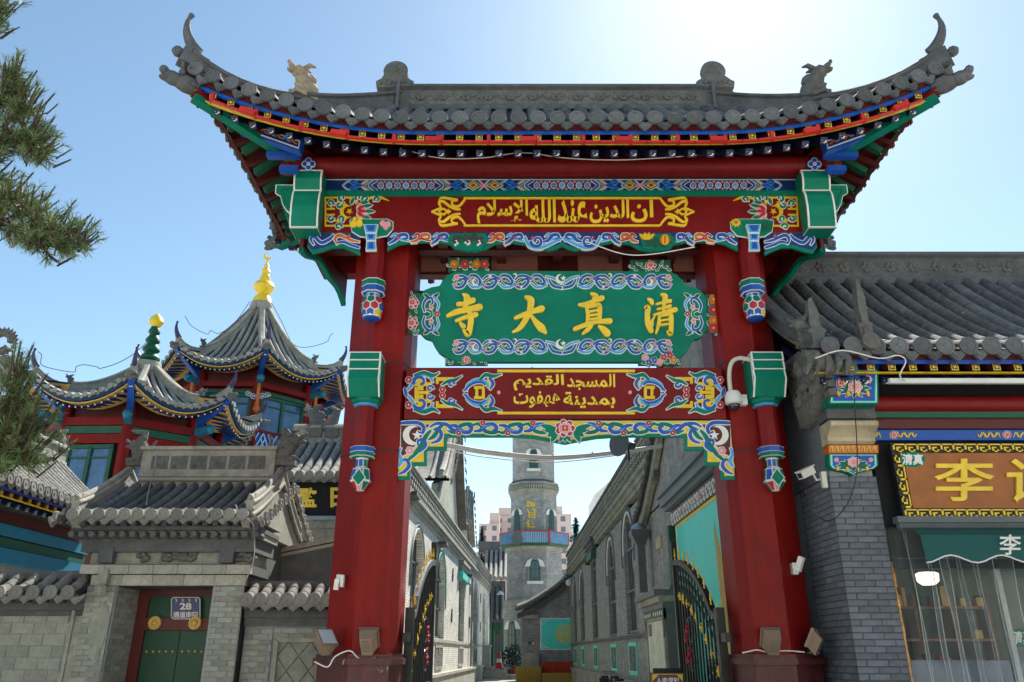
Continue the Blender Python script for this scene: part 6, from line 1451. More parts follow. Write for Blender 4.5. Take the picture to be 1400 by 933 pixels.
# ================================================================ OCTAGONAL PAVILIONS
mat('lattice_white', 'b8d6ea', .5, .05, 3, 0)
def pavilion(nm, lab, cx_, cy_, r, ze, za, phi, finial, deck=None, body_h=2.6, below=0.):
    t = thing(nm, lab, 'pavilion', (cx_, cy_, 0)); V = [Vector((cx_+r*sin(phi+k*pi/4), cy_-r*cos(phi+k*pi/4), 0)) for k in range(8)]
    run_ = r*cos(pi/8); e = 2*r*sin(pi/8); cut_ = (e/2)/run_; li = lambda a, b: .75*(max(0, 1-min(a, b)/(e*.5)))**2
    rs = (za-ze); topv = .93
    for k in range(8):
        A, B = V[k], V[(k+1) % 8]
        S_ = slope(t, A[:2], B[:2], run_, ze, rs, cut_, cut_, li, r*.060, r*.0185, 1.75, 9, mt='tile_far', deck='tile_deck', parts=False, th=.1, soffit='dark_green', ends=True, joined=True, joints=False)
        vis = ((A+B)/2-Vector((cx_, cy_, 0))).dot(Vector((cx_, cy_, 0))) < r*cy_*.55
        # eave boards
        ns = 12; d0 = (B-A).normalized(); nn = Vector((-d0.y, d0.x, 0))
        for nm2, o, z0, z1, mt in (('eave_board', .03, -.165, -.1, 'deep_blue'), ('eave_board', .10, -.225, -.185, 'pale_gold')):
            m = MB(); a = [S_(e*j/ns, 0)+nn*o+Vector((0, 0, z0)) for j in range(ns+1)]; b = [S_(e*j/ns, 0)+nn*o+Vector((0, 0, z1)) for j in range(ns+1)]; c2 = [S_(e*j/ns, 0)+nn*(o+(1.0 if mt != 'yellow' else .02))+Vector((0, 0, z0+(.1 if mt != 'yellow' else 0))) for j in range(ns+1)]; n = ns+1
            m.add(a+b+c2, [(j, j+1, n+j+1, n+j) for j in range(ns)]+[(j, 2*n+j, 2*n+j+1, j+1) for j in range(ns)]); m.build(nm2, mt, t)
        m = MB(); nr = int(e/.19)
        for j in range(nr):
            p = S_(e*(j+.5)/nr, 0)+nn*.18+Vector((0, 0, -.32)); m.bar(p, p+nn*.7+Vector((0, 0, .2)), .07, .07, 0); m.ell(p-nn*.02, (.028, .028, .028), 1, 6, 4)
        m.build('eave_rafters', ['deep_blue', 'white'], t, kind='stuff')
        # hip ridge, beast, horn
        o2 = (A-Vector((cx_, cy_, 0))).normalized(); P = []
        for j in range(13):
            v = topv*(1-j/12); p = Vector((cx_, cy_, 0))+o2*(r*(1-v)); P.append(Vector((p.x, p.y, ze+rs*v**1.75+li(v*e/2, 99)*(1-v)**1.6+.02)))
        m = MB(); m.sweep(P[:9], RSEC(r*.045, r*.085)); m.sweep(P[8:], RSEC(r*.04, r*.06)); m.build('hip_ridge', 'ridge_pale', t)
        m = MB(); beast(m, P[8]+Vector((0, 0, r*.05)), r*.17, atan2(o2.y, o2.x), 0, 2, False); m.build('hip_beast', 'carved', t, True)
        m = MB(); horn(m, P[12]+Vector((0, 0, r*.05))-o2*.1, o2, r*.135, r*.024, 0, .1); m.build('corner_horn', 'purple_horn', t, True)
        m = MB(); hd = P[12]+Vector((0, 0, -.15)); m.ell(hd+o2*.08, (.2, .14, .15), 0, 8, 5); m.ell(hd+o2*.22+Vector((0, 0, .05)), (.11, .09, .09), 0, 7, 5); m.build('corner_head', 'carved', t, True)
        m = MB(); m.bar(Vector((cx_, cy_, ze-.35))+o2*r*.62, hd, .2, .26); m.build('corner_beam', 'blue', t)
    # hub and finial
    zt0 = ze+rs*topv**1.75
    m = MB(); m.lathe((cx_, cy_, zt0), [(r*.10, 0), (r*.115, r*.05), (r*.10, r*.09)], 16); m.build('finial_base', 'ridge_pale', t, True)
    fz = zt0+r*.09
    if finial == 'green':
        m = MB(); z = fz
        for k in range(4): q = r*(.085-.012*k); m.lathe((cx_, cy_, z), [(q*.5, 0), (q, .05*r*.6), (q, .08*r*.6), (q*.5, .10*r)], 14); z += .085*r
        m.build('finial', 'dark_green', t, True)
        m = MB(); m.lathe((cx_, cy_, z), [(r*.035, 0), (r*.065, r*.05), (r*.05, r*.09), (r*.01, r*.13)], 12); m.build('finial_tip', 'gold', t, True)
    else:
        m = MB(); s = r
        m.lathe((cx_, cy_, fz-.03), [(.10*s, 0), (.085*s, .06*s), (.05*s, .10*s), (.085*s, .14*s), (.105*s, .19*s), (.085*s, .23*s), (.05*s, .25*s), (.055*s, .28*s), (.035*s, .33*s), (.045*s, .36*s), (.025*s, .40*s), (.03*s, .42*s), (.012*s, .45*s), (.008*s, .50*s)], 16); m.build('finial', 'gold', t, True)
        rl = Rel(lambda u, v, h: (cx_+u*s, cy_-.03-h, fz+v*s), ['gold'], .05); rl.crescent((0, .525), .042, 'gold', 1, 1.0, .42); rl.out('crescent', t)
    # body
    rb = r*.66; W = [Vector((cx_+rb*sin(phi+k*pi/4), cy_-rb*cos(phi+k*pi/4), 0)) for k in range(8)]
    zb0 = ze-.35-body_h
    m = MB(); m.pz([(w.x, w.y) for w in [Vector((cx_, cy_, 0))+(q-Vector((cx_, cy_, 0)))*.96 for q in W]], 0, ze+.3); m.build('body_wall', 'dark_red', t)
    for k in range(8):
        A, B = W[k], W[(k+1) % 8]; d0 = (B-A).normalized(); nn = Vector((-d0.y, d0.x, 0))*-1; L_ = (B-A).length
        m = MB(); m.tube([A+Vector((0, 0, zb0)), A+Vector((0, 0, ze))], r*.045, 10); m.build('column', 'red', t, True)
        for z0, z1, o, mt in (((ze-.62, ze-.40, .12, 'red_beam'), (ze-.9, ze-.76, .06, 'dark_green')) if deck else ((ze-.62, ze-.36, .12, 'red_beam'), (ze-.88, ze-.64, .06, 'dark_green'), (ze-1.2, ze-.9, .04, 'red'))):
            m = MB(); m.bar(A+nn*o*.5+Vector((0, 0, (z0+z1)/2)), B+nn*o*.5+Vector((0, 0, (z0+z1)/2)), .14+o, z1-z0); m.build('tie_beam', mt, t)
        m = MB(); q = A+nn*.0; o3 = (A-Vector((cx_, cy_, 0))).normalized(); m.bar(A+Vector((0, 0, ze-.5)), A+o3*.75+Vector((0, 0, ze-.42)), .22, .24); m.ell(A+o3*.75+Vector((0, 0, ze-.42)), (.16, .16, .16), 0, 8, 6); m.build('beam_nose', 'teal_blue', t, True)
        # windows
        zw0, zw1 = (ze-2.7, ze-.98) if deck else (zb0-.05, ze-1.3); mid = (A+B)/2; hw = L_*(.40 if deck else .33)
        m = MB()
        for s2 in (-1, 0, 1): m.bar(mid+d0*hw*s2+nn*.03+Vector((0, 0, zw0)), mid+d0*hw*s2+nn*.03+Vector((0, 0, zw1)), .12, .14, 0, nn)
        for z in (zw0, zw1): m.bar(mid-d0*(hw+.06)+nn*.03+Vector((0, 0, z)), mid+d0*(hw+.06)+nn*.03+Vector((0, 0, z)), .14, .12)
        m.bar(mid-d0*hw+nn*.03+Vector((0, 0, zw1-.35)), mid+d0*hw+nn*.03+Vector((0, 0, zw1-.35)), .08, .06)
        wf = m.build('window_frame', 'dark_green', t)
        for s2 in (-.5, .5):
            c0 = mid+d0*hw*s2+nn*.01; m = MB(); m.bar(c0-d0*(hw*.46)+Vector((0, 0, (zw0+zw1)/2)), c0+d0*(hw*.46)+Vector((0, 0, (zw0+zw1)/2)), .03, zw1-zw0); m.build('window_pane', 'glass_blue', wf)
        if deck:
            m = MB(); bp = A+o3*.25; 
            rr = Rel(lambda u, v, h, q=A+o3*.3: tuple(q+Vector((-o3.y, o3.x, 0))*u+Vector((0, 0, v))+o3*h), ['blue'], .03)
            for s2 in (-1, 1): rr.curl((s2*.16, ze-1.08), .13, 0, .9*s2, .05, 'blue', 1, .025); rr.curl((s2*.38, ze-1.0), .10, 0, .9*s2, .05, 'dark_green', 1, .025)
            rr.out('carved_bracket', t)
            m = MB(); m.tube([A+o3*.42+Vector((0, 0, ze-.55)), A+o3*.42+Vector((0, 0, ze-1.45))], .07, 8); m.lathe(A+o3*.42+Vector((0, 0, ze-1.85)), [(.02, 0), (.13, .12), (.14, .22), (.08, .34), (.1, .4)], 8); m.build('hanging_post', 'orange', t, True)
    if deck:
        rd, zd = deck; Dv = [Vector((cx_+rd*sin(phi+k*pi/4), cy_-rd*cos(phi+k*pi/4), 0)) for k in range(8)]
        m = MB(); m.pz([(v.x, v.y) for v in Dv], zd-.25, zd-.02); m.build('deck', 'dark_red', t)
        for k in range(8):
            A, B = Dv[k], Dv[(k+1) % 8]; d0 = (B-A).normalized(); L_ = (B-A).length; nn = Vector((d0.y, -d0.x, 0))
            m = MB(); m.bar(A+Vector((0, 0, zd)), A+Vector((0, 0, zd+1.35)), .17, .17, 0, (0, 1, 0)); rp = m.build('railing_post', 'red', t)
            m = MB(); m.lathe(A+Vector((0, 0, zd+1.35)), [(.10, 0), (.12, .08), (.10, .3), (.06, .32)], 8); m.build('post_cap', 'orange', rp)
            m = MB(); m.bar(A+Vector((0, 0, zd+1.1)), B+Vector((0, 0, zd+1.1)), .1, .12); m.bar(A+Vector((0, 0, zd+.12)), B+Vector((0, 0, zd+.12)), .1, .12); m.build('rail', 'red', t)
            m = MB(); m.bar(A-nn*.03+Vector((0, 0, zd+.6)), B-nn*.03+Vector((0, 0, zd+.6)), .02, .9); m.build('railing_panel', 'blue', t)
            m = MB(); n_ = 7; st = L_/n_; H_ = .86
            for j in range(n_):
                for (u0, v0, u1, v1) in ((0, 0, 1, 1), (0, .5, .5, 1), (.5, 0, 1, .5), (.75, .75, 1.0, .5), (0, .5, .25, .25)) if j % 2 == 0 else ((0, 1, 1, 0), (0, .5, .5, 0), (.5, 1, 1, .5), (.25, .75, 0, .5), (.75, .25, 1, .5)):
                    m.bar(A+d0*st*(j+u0)+nn*.03+Vector((0, 0, zd+.18+H_*v0)), A+d0*st*(j+u1)+nn*.03+Vector((0, 0, zd+.18+H_*v1)), .03, .045)
            m.build('lattice', 'lattice_white', t)
            m = MB(); V3 = []; n_ = 24
            for j in range(n_+1): V3 += [A+(B-A)*j/n_+nn*.05+Vector((0, 0, zd-.08)), A+(B-A)*j/n_+nn*.05+Vector((0, 0, zd-.42-.05*(j % 2)))]
            m.add(V3, [(2*j, 2*j+1, 2*j+3, 2*j+2) for j in range(n_)]); m.build('valance', 'yellow', t)
    return t
cL = at(212, 470, 27.0)
pavilion('octagonal_pavilion', 'lower octagonal pavilion with curved grey roof and green tiered finial', cL.x-.1, 27, 4.15, at(184, 543, 23).z+.1, cL.z-.85, .36, 'green', body_h=3.2)
cT = at(359, 408, 34.0)
pavilion('crescent_pavilion', 'taller octagonal pavilion with gold crescent finial and blue lattice balcony', cT.x, 34, 4.75, at(354, 490, 29.3).z, cT.z-.15, .42, 'gold', deck=(3.75, at(354, 490, 29.3).z-3.7), body_h=3.6)
# lightning wires along the pavilion hips
for P, Y, lab in (([(18, 510), (22, 498), (30, 500), (28, 512)], 24, 'bent lightning rod wire at the far left pavilion corner'), ([(52, 481), (57, 486), (56, 498), (70, 504), (101, 509), (104, 502), (115, 499), (133, 502), (137, 504), (160, 497), (183, 484), (201, 468)], 25, 'lightning wire running up the left hip of the lower pavilion'), ([(253, 432), (262, 446), (283, 457), (288, 452), (300, 456), (322, 440), (342, 412)], 31, 'lightning wire running up the left hip of the taller pavilion'), ([(371, 414), (385, 440), (400, 470), (420, 475), (446, 468), (451, 460), (455, 456)], 31, 'lightning wire running down the right hip of the taller pavilion')):
    m = MB(); m.tube(catmull([at(a, b, Y) for a, b in P], 4), .014, 5); single(m, 'lightning_wire', 'metal_grey', lab, 'wire', tuple(at(*P[0], Y)))
# ================================================================ HALL WITH THE BLACK SIGNBOARD
hh = thing('signboard_hall', 'tiled hall with sunlit roof behind the gatehouse and left of the red pillar', 'hall', (-5, 22, 0))
YH = 20.5; x0 = at(408, 660, YH).x-.9; x1 = -3.6; ze = zz(652, YH); zr = zz(603, 22.8)
TM3 = tile_meshes(.12, 'hh', 'tile_pale')
S_ = slope(hh, (x0, YH), (x1, YH), 2.3, ze, zr-ze, 0, 0, None, .27, .10, 1.2, 7, mt='tile_pale', TM=TM3)
m = MB(); hr = zz(581, 22.8)-zr+.1; m.sweep([(x0, 22.8, zr-.1), (x1, 22.8, zr-.1)], RSEC(.3, hr)); rg = m.build('main_ridge', 'ridge_pale', hh)
for k in range(9): m = MB(); x = x0+.45+k*.5; m.box(x, x+.4, 22.60, 22.67, zr+hr*.12, zr+hr*.55); m.build('ridge_panel', 'carved', rg)
m = MB(); c = at(432, 582, 22.8); beast(m, (c.x, 22.8, c.z-.2), 1.5, pi, 0, 4, False); m.tube([Vector((c.x+.2, 22.8, c.z-.1)), Vector((c.x+.5, 22.8, c.z+.1)), Vector((c.x+.6, 22.8, c.z+.45)), Vector((c.x+.4, 22.8, c.z+.6))], [.2, .18, .12, .03], 8); m.build('ridge_beast', 'carved', hh, True)
for y0_, y1_, Yf, mt in ((652, 658.5, YH+.1, 'sky_grey'), (659, 705, YH+.16, 'near_black'), (705.5, 711, YH+.1, 'sky_grey'), (711.5, 722, YH+.2, 'stone'), (722.5, 740, YH+.25, 'stone'), (740.5, 760, YH+.2, 'mortar_dark')):
    if mt == 'sky_grey' and mt not in M: mat('sky_grey', '8a9aa4', .6, .1, 3, .05)
    m = MB(); m.box(x0+.2, x1, Yf, YH+2.5, zz(y1_, Yf), zz(y0_, Yf)); m.build('fascia_band', mt, hh)
m = MB(); m.box(x0+.25, x1, YH+.4, 25.0, 0, zz(760, YH+.4)); m.build('hall_wall', 'brick_pale', hh)
for a, b, body in ((409.5, 433, '監'), (452, 474, '日'), (394, 408, '寶')):
    r = Rel(plane_px(YH+.16), ['gold'], .03); text_px(r, body, a, 694, b, 667, 'gold', 1, .035); r.out('gold_character', hh)
r = Rel(plane_px(YH+.2), ['dark_green'], .02)
for k in range(5): r.stroke([(437+k*7, 748), (440+k*7, 743), (443+k*7, 750), (446+k*7, 745)], [1, 2.4, 2.4, 1], 'dark_green', 1.5, 3, .7)
r.out('painted_scroll', hh)
# ================================================================ ALLEY
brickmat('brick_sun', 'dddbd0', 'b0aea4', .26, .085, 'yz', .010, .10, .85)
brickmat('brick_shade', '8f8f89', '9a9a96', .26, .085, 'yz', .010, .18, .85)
brickmat('brick_tower', '9b9a96', '9a9a98', .30, .09, 'xz', .010, .16, .85)
brickmat('brick_gable', '8b8b88', '8e9092', .26, .085, 'xz', .010, .2, .85)
def arch_pts(yc, w, z0, z1, n=10, pointed=0.):
    """outline of an arched opening in (y,z), going up the near side and down the far side"""
    r = w/2; zs = z1-r*(1+pointed); P = [(yc-r, z0)]
    for k in range(n+1):
        a = pi-pi*k/n; P.append((yc+r*cos(a), zs+r*(1+pointed)*sin(a)**(1-.25*pointed)))
    P.append((yc+r, z0)); return P
def alley_hall(root, XF, sg, Y0, Y1, H, wins, mt, trim, thick=.35, zsill=2.15, small=True, hood=(), glass='glass_dark', paneltrim='stone'):
    """wall along Y whose street face is x=XF(y); sg=+1 faces +X. wins: (y, width, ztop)"""
    F = lambda y, z, o=0.: (XF(y)+sg*o, y, z)
    def slab(P, o0, o1, nm, m_, par=root, kind=None):
        m = MB(); m.prism(P, lambda y, z: F(y, z, o1), lambda y, z: F(y, z, o0)); return m.build(nm, m_, par)
    wins = sorted(wins); edges = [Y0]+[(wins[i][0]+wins[i+1][0])/2 for i in range(len(wins)-1)]+[Y1]
    for i, (yc, w, zt) in enumerate(wins):
        a, b = edges[i], edges[i+1]; A = arch_pts(yc, w, zsill, zt, 10, .25 if i not in hood else 0)
        if i in hood: A = [(yc-w/2, zsill), (yc-w/2, zt-.9), (yc+w/2, zt-.9), (yc+w/2, zsill)]
        m = MB()
        def S_(P): m.prism(P, lambda y, z: F(y, z, 0), lambda y, z: F(y, z, -thick))
        S_([(a, 0), (b, 0), (b, zsill), (a, zsill)]); S_([(a, zsill), (yc-w/2, zsill), (yc-w/2, H), (a, H)]); S_([(yc+w/2, zsill), (b, zsill), (b, H), (yc+w/2, H)])
        S_(A[1:-1]+[(yc+w/2, H), (yc-w/2, H)])
        m.build('wall_bay', mt, root)
        slab([(yc-w/2-.1, zsill), (yc+w/2+.1, zsill), (yc+w/2+.1, zt+.1), (yc-w/2-.1, zt+.1)], -thick-.06, -thick, 'window_glass', glass)
        m = MB()
        for q in (-.25, 0, .25): m.bar(F(yc+w*q, zsill, -thick+.04), F(yc+w*q, zt-.1, -thick+.04), .06, .06, 0, (0, 1, 0))
        for z in (zsill+.06, zsill+(zt-zsill)*.35, zsill+(zt-zsill)*.7): m.bar(F(yc-w/2, z, -thick+.05), F(yc+w/2, z, -thick+.05), .06, .06)
        m.build('window_bars', 'metal_grey', root)
        if i not in hood:
            O = [(yc+(y-yc)*(1+.55/w), z+.22 if z > zsill+.1 else z) for y, z in A[1:-1]]
            m = MB(); m.tube([F(y, z, -.055) for y, z in [(O[0][0], O[0][1]-.5)]+O+[(O[-1][0], O[-1][1]-.5)]], .10, 6); m.build('arch_hood', 'stone' if trim == 'pale' else 'ridge', root, True)
            I = [(yc+(y-yc)*(1+.2/w), z+.08) for y, z in A[1:-1]]
            m = MB(); m.tube([F(y, z, -.02) for y, z in I], .045, 6); m.build('arch_trim', 'turquoise' if trim == 'pale' and i == 1 else 'cable_white', root, True)
        else:
            m = MB(); z = zt-.85
            m.box(0, 0, 0, 0, 0, 0); m = MB()
            for k, (dy, dz, oo) in enumerate(((.5, .62, .26), (.42, .44, .2), (.34, .3, .14))): m.bar(F(yc-w/2-dy, z+dz+.12, oo/2), F(yc+w/2+dy, z+dz+.12, oo/2), oo, .16)
            m.build('hood_cornice', 'ridge_pale' if trim == 'pale' else 'ridge', root)
            m = MB(); m.bar(F(yc-w/2-.3, z+.12, .12), F(yc+w/2+.3, z+.12, .12), .14, .3); m.bar(F(yc-w/2-.3, z-.1, .12), F(yc-w/2-.3, z+.3, .12), .2, .2, 0, (0, 1, 0)); m.bar(F(yc+w/2+.3, z-.1, .12), F(yc+w/2+.3, z+.3, .12), .2, .2, 0, (0, 1, 0)); m.build('hanging_valance', 'turquoise' if trim == 'pale' else 'dark_green', root)
        if small:
            m = MB(); P = [(yc-w*.38, 1.05), (yc+w*.38, 1.05), (yc+w*.38, 1.85), (yc-w*.38, 1.85)]
            for k in range(4): p, q = P[k], P[(k+1) % 4]; m.bar(F(*p, .01), F(*q, .01), .12, .05, 0, (sg, 0, 0))
            fr = m.build('panel_frame', paneltrim, root); slab([(yc-w*.34, 1.09), (yc+w*.34, 1.09), (yc+w*.34, 1.81), (yc-w*.34, 1.81)], 0, .02, 'carved_panel', 'carved', fr)
            m = MB(); 
            for k in range(7): m.ell(F(yc+.10*w*sin(k*2.), 1.18+k*.09, .03), (.03, .07, .05), 0, 6, 4)
            m.build('panel_relief', 'stone', fr)
    slab([(Y0, 0), (Y1, 0), (Y1, .75), (Y0, .75)], 0, .12, 'stone_base', 'stone'); slab([(Y0, .75), (Y1, .75), (Y1, .86), (Y0, .86)], 0, .18, 'base_moulding', 'stone')
    slab([(Y0, zsill-.14), (Y1, zsill-.14), (Y1, zsill-.04), (Y0, zsill-.04)], 0, .05, 'string_course', 'stone' if trim == 'pale' else 'ridge')
def cornice(root, XF, sg, Y0, Y1, H, mt1, mt2, top, step=.4, backing='mortar_dark'):
    F = lambda y, z, o=0.: (XF(y)+sg*o, y, z)
    def slab(z0, z1, o, nm, m_): m = MB(); m.prism([(Y0, z0), (Y1, z0), (Y1, z1), (Y0, z1)], lambda y, z: F(y, z, o), lambda y, z: F(y, z, -.4)); m.build(nm, m_, root)
    slab(H, H+.14, .06, 'cornice_band', mt1); slab(H+.14, H+.30, .12, 'cornice_band', mt1); slab(H+.30, H+.42, .20, 'cornice_band', mt1)
    slab(H+.42, top-.22, .04, 'parapet_back', backing); slab(top-.22, top-.10, .12, 'parapet_cap', mt1); slab(top-.10, top, .18, 'parapet_cap', mt2)
    m = MB(); n = int((Y1-Y0)/step); hh_ = (top-.22-H-.42)
    for k in range(n):
        y = Y0+(k+.5)*(Y1-Y0)/n
        for j in range(3):
            z = H+.42+hh_*(j+.5)/3; yy = y+(step*.5 if j % 2 else 0)
            m.bar(F(yy-step*.27, z, .06), F(yy+step*.27, z, .06), .10, hh_/3*.62)
    m.build('parapet_bricks', mt1, root, kind='stuff')
XLf = lambda y: -4.31+.04*y; XRf = lambda y: 3.80-.006*y
# ---- left hall
lh = thing('sunlit_hall', 'sunlit pale grey brick hall with arched windows along the left side of the alley', 'hall', (XLf(40), 42, 0))
alley_hall(lh, XLf, 1, 19.5, 64, 5.95, [(27.6, 2.6, 6.0), (34, 2.9, 5.55), (42.8, 2.9, 6.2), (51.5, 2.9, 5.9), (58.5, 2.4, 5.7)], 'brick_sun', 'pale', hood=(2,), glass='glass_warm') if 'glass_warm' in M else None
mat('glass_warm', '8a8b7c', .35, .2, 2, 0, spec=.6)
if not any(o.name.startswith('wall_bay') for o in lh.children):
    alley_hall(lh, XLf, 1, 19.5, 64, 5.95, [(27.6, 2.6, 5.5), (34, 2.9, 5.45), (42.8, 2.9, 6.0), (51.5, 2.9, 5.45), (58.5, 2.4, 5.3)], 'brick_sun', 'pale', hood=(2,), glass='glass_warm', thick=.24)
cornice(lh, XLf, 1, 19.5, 64.2, 5.95, 'stone', 'ridge_pale', 7.25)
m = MB(); m.pz([(XLf(19.5)-.36, 19.5), (XLf(64)-.36, 64), (XLf(64)-3, 64), (XLf(24)-1.2, 24), (XLf(19.5)-.6, 19.5)], 0, 6.6); m.build('hall_body', 'brick_pale', lh)
for y in (24.5, 30.8, 38.2, 47.2, 55):
    for z in (3.2, 5.0): m = MB(); x = XLf(y)+.02; m.box(x-.02, x+.03, y-.05, y+.05, z-.3, z+.3); m.box(x-.02, x+.035, y-.16, y+.16, z-.05, z+.05); m.build('wall_anchor', 'metal_grey', lh)
for y, z in ((25, 6.3), (33, 5.8), (45, 5.6)): m = MB(); m.box(XLf(y), XLf(y)+.35, y-.5, y+.5, z-.12, z); m.build('ledge_bracket', 'ridge', lh)
m = MB(); y = 47.3; m.tube([(XLf(y)+.12, y, .9), (XLf(y)+.12, y, 5.6)], .06, 8); m.build('downpipe', 'stone', lh)
# side gables rising behind the left parapet
def side_gable(root, X, yc, hw, z0, z1, depth, sg, TM, mt='tile_pale', wall='plaster', n=26):
    """curved gable facing the alley (normal sg*X)"""
    def prof(t): return z0+(z1-z0)*(1-abs(t))**1.35
    ts = [-1+2*k/n for k in range(n+1)]
    P = [(yc+t*hw, prof(t)) for t in ts]
    m = MB(); m.px([(y, z-.25) for y, z in P]+[(yc+hw, z0-1.6), (yc-hw, z0-1.6)], X-.3, X); m.build('gable_wall', wall, root)
    m = MB(); off = sg*.5
    V = [(X+off, y, z) for y, z in P]+[(X-sg*depth, y, z) for y, z in P]+[(X+off, y, z-.14) for y, z in P]+[(X-sg*depth, y, z-.14) for y, z in P]; q = n+1
    m.add(V, [(k, k+1, q+k+1, q+k) for k in range(n)]+[(2*q+k, 2*q+k+1, 3*q+k+1, 3*q+k) for k in range(n)]+[(k, k+1, 2*q+k+1, 2*q+k) for k in range(n)]); m.build('roof_deck', mt, root)
    m = MB()
    for j in range(int(depth/.35)):
        x = X+off-sg*(.2+j*.35); m.tube([(x, y, z+.04) for y, z in P], .09, 5, 0, True, True)
    m.build('roof_tiles', mt, root, True, kind='stuff')
    m = MB(); m.sweep([Vector((X+sg*.12, y, z)) for y, z in P], RSEC(.22, .42)); m.build('verge_ridge', 'ridge_pale' if mt == 'tile_pale' else 'ridge', root)
    m = MB(); m.prism([(y, z-.2) for y, z in P]+[(y, z-.62) for y, z in reversed(P)], lambda y, z: (X+sg*.07, y, z), lambda y, z: (X, y, z)); m.build('barge_board', 'ridge', root)
    L_ = 0; pts = []
    for k in range(n): pts.append(((P[k][0]+P[k+1][0])/2, (P[k][1]+P[k+1][1])/2))
    for k, (y, z) in enumerate(pts):
        inst('verge_tile_end', TM[0], root, (X+sg*.62, y, z-.05), sg*pi/2); inst('verge_drip_tile', TM[1], root, (X+sg*.58, (P[k][0]), P[k][1]-.1), sg*pi/2)
TMv = tile_meshes(.15, 'verge', 'tile_pale'); TMd = tile_meshes(.13, 'verged', 'tile')
g1 = thing('gabled_roof', 'large curved tiled gable rising behind the parapet of the sunlit hall', 'roof', (XLf(36)-1, 35, 6.6))
side_gable(g1, -3.35, 43.2, 7.7, 9.0, 14.6, 1.2, 1, TMv)
g2 = thing('gabled_roof', 'smaller pointed tiled gable farther along behind the sunlit hall', 'roof', (XLf(52)-1, 51, 6.6))
side_gable(g2, -3.35, 57.5, 5.6, 9.4, 12.6, 1.2, 1, TMv, n=20)
# ---- right hall
rh = thing('shaded_hall', 'shaded grey brick hall with pointed windows along the right side of the alley', 'hall', (XRf(38), 38, 0))
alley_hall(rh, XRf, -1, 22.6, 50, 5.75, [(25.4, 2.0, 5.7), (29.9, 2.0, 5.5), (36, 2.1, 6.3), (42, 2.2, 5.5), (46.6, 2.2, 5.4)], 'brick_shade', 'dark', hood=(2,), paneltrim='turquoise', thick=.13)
cornice(rh, XRf, -1, 19.8, 50.2, 5.95, 'plaster', 'ridge', 7.25, backing='carved')
m = MB(); m.pz([(XRf(22)+.36, 19.8), (XRf(50)+.36, 50), (XRf(50)+9, 50), (XRf(22)+9, 19.8)], 0, 6.6); m.build('hall_body', 'brick', rh)
m = MB(); m.px([(19.8, 5.6), (22.7, 5.6), (22.7, 6.0), (19.8, 6.0)], XRf(20)+.0, XRf(20)+.3); m.box(XRf(20)-.12, XRf(20)+.5, 19.6, 20.3, 5.7, 7.4); m.box(XRf(20)-.2, XRf(20)+.6, 19.5, 20.4, 7.4, 7.55); m.box(XRf(20)-.18, XRf(20)+.5, 19.55, 20.35, 6.3, 6.45); m.build('corner_pier', 'carved', rh)
# near gabled house with the turquoise mural
nh = thing('mural_house', 'near gabled brick house carrying the turquoise mural behind the right gate leaf', 'house', (3.75, 17.5, 0))
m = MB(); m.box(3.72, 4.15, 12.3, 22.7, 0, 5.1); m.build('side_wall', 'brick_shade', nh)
P = [(22.9, 5.05), (21.6, 5.35), (20.2, 5.95), (18.8, 6.75), (17.4, 7.8), (16.2, 9.0), (15.0, 10.2), (13.0, 9.2), (12.0, 8.0), (12.0, 5.05)]
m = MB(); m.px(P, 3.72, 4.1); m.build('gable_wall', 'brick_shade', nh)
ver = [Vector((3.62, y, z)) for y, z in P[:9]]
m = MB(); m.sweep(ver, [(-.15, -.05), (-.15, .10), (.15, .10), (.15, -.05)]); m.build('verge', 'ridge', nh)
m = MB(); m.sweep([v+Vector((-.0, 0, -.28)) for v in ver], [(-.06, -.12), (-.06, .17), (.08, .17), (.08, -.12)]); m.build('verge_board', 'plaster', nh)
for k in range(26):
    t = k/25*6; i = min(5, int(t)); p = ver[i].lerp(ver[i+1], t-i); inst('verge_drip_tile', TMd[1], nh, p+Vector((-.19, 0, .0)), -pi/2); 
m = MB(); m.box(3.5, 4.1, 12.3, 18.3, 4.62, 4.72); m.box(3.42, 4.1, 12.3, 18.35, 4.72, 4.92); m.box(3.36, 4.1, 12.3, 18.4, 4.92, 5.02); m.build('mural_cornice', 'metal_grey', nh)
# frieze of white scrolls under it
fr = Rel(lambda u, v, h: (3.66-h, u, v), ['metal_grey'], .02); fr.poly([(12.3, 4.28), (18.2, 4.28), (18.2, 4.6), (12.3, 4.6)], 'metal_grey', 1)
for k in range(22):
    y = 12.6+k*.26; fr.curl((y, 4.44), .11, 0 if k % 2 else pi, .9*(1 if k % 2 else -1), .045, 'white', 1.6); fr.stroke([(y-.12, 4.35), (y, 4.3), (y+.13, 4.52)], [.02, .05, .02], 'white', 1.5, 3)
    if k % 7 == 3: fr.flower((y, 4.44), .09, 'pink', 'crimson', 2, 5, None)
fr.out('scroll_frieze', nh)
mu = Rel(lambda u, v, h: (3.70-h, u, v), ['turquoise'], .012)
mu.poly([(12.3, .95), (17.95, .95), (17.95, 4.25), (12.3, 4.25)], 'turquoise', 1); mu.poly([(12.3, 4.2), (18.0, 4.2), (18.0, 4.26), (12.3, 4.26)], 'yellow', 2); mu.poly([(17.9, .9), (18.0, .9), (18.0, 4.26), (17.9, 4.26)], 'white', 2)
mu.poly([(12.3, .82), (18.0, .82), (18.0, .94), (12.3, .94)], 'pink_board', 1.5)
for k in range(7):   # tall gilded strokes of the calligraphy
    y = 14.55-.07*k; mu.stroke([(y, 1.5), (y+.02, 2.4), (y+.05+.012*k, 3.85-.12*abs(k-1))], [.045, .05, .01], 'pale_gold', 1.6, 4)
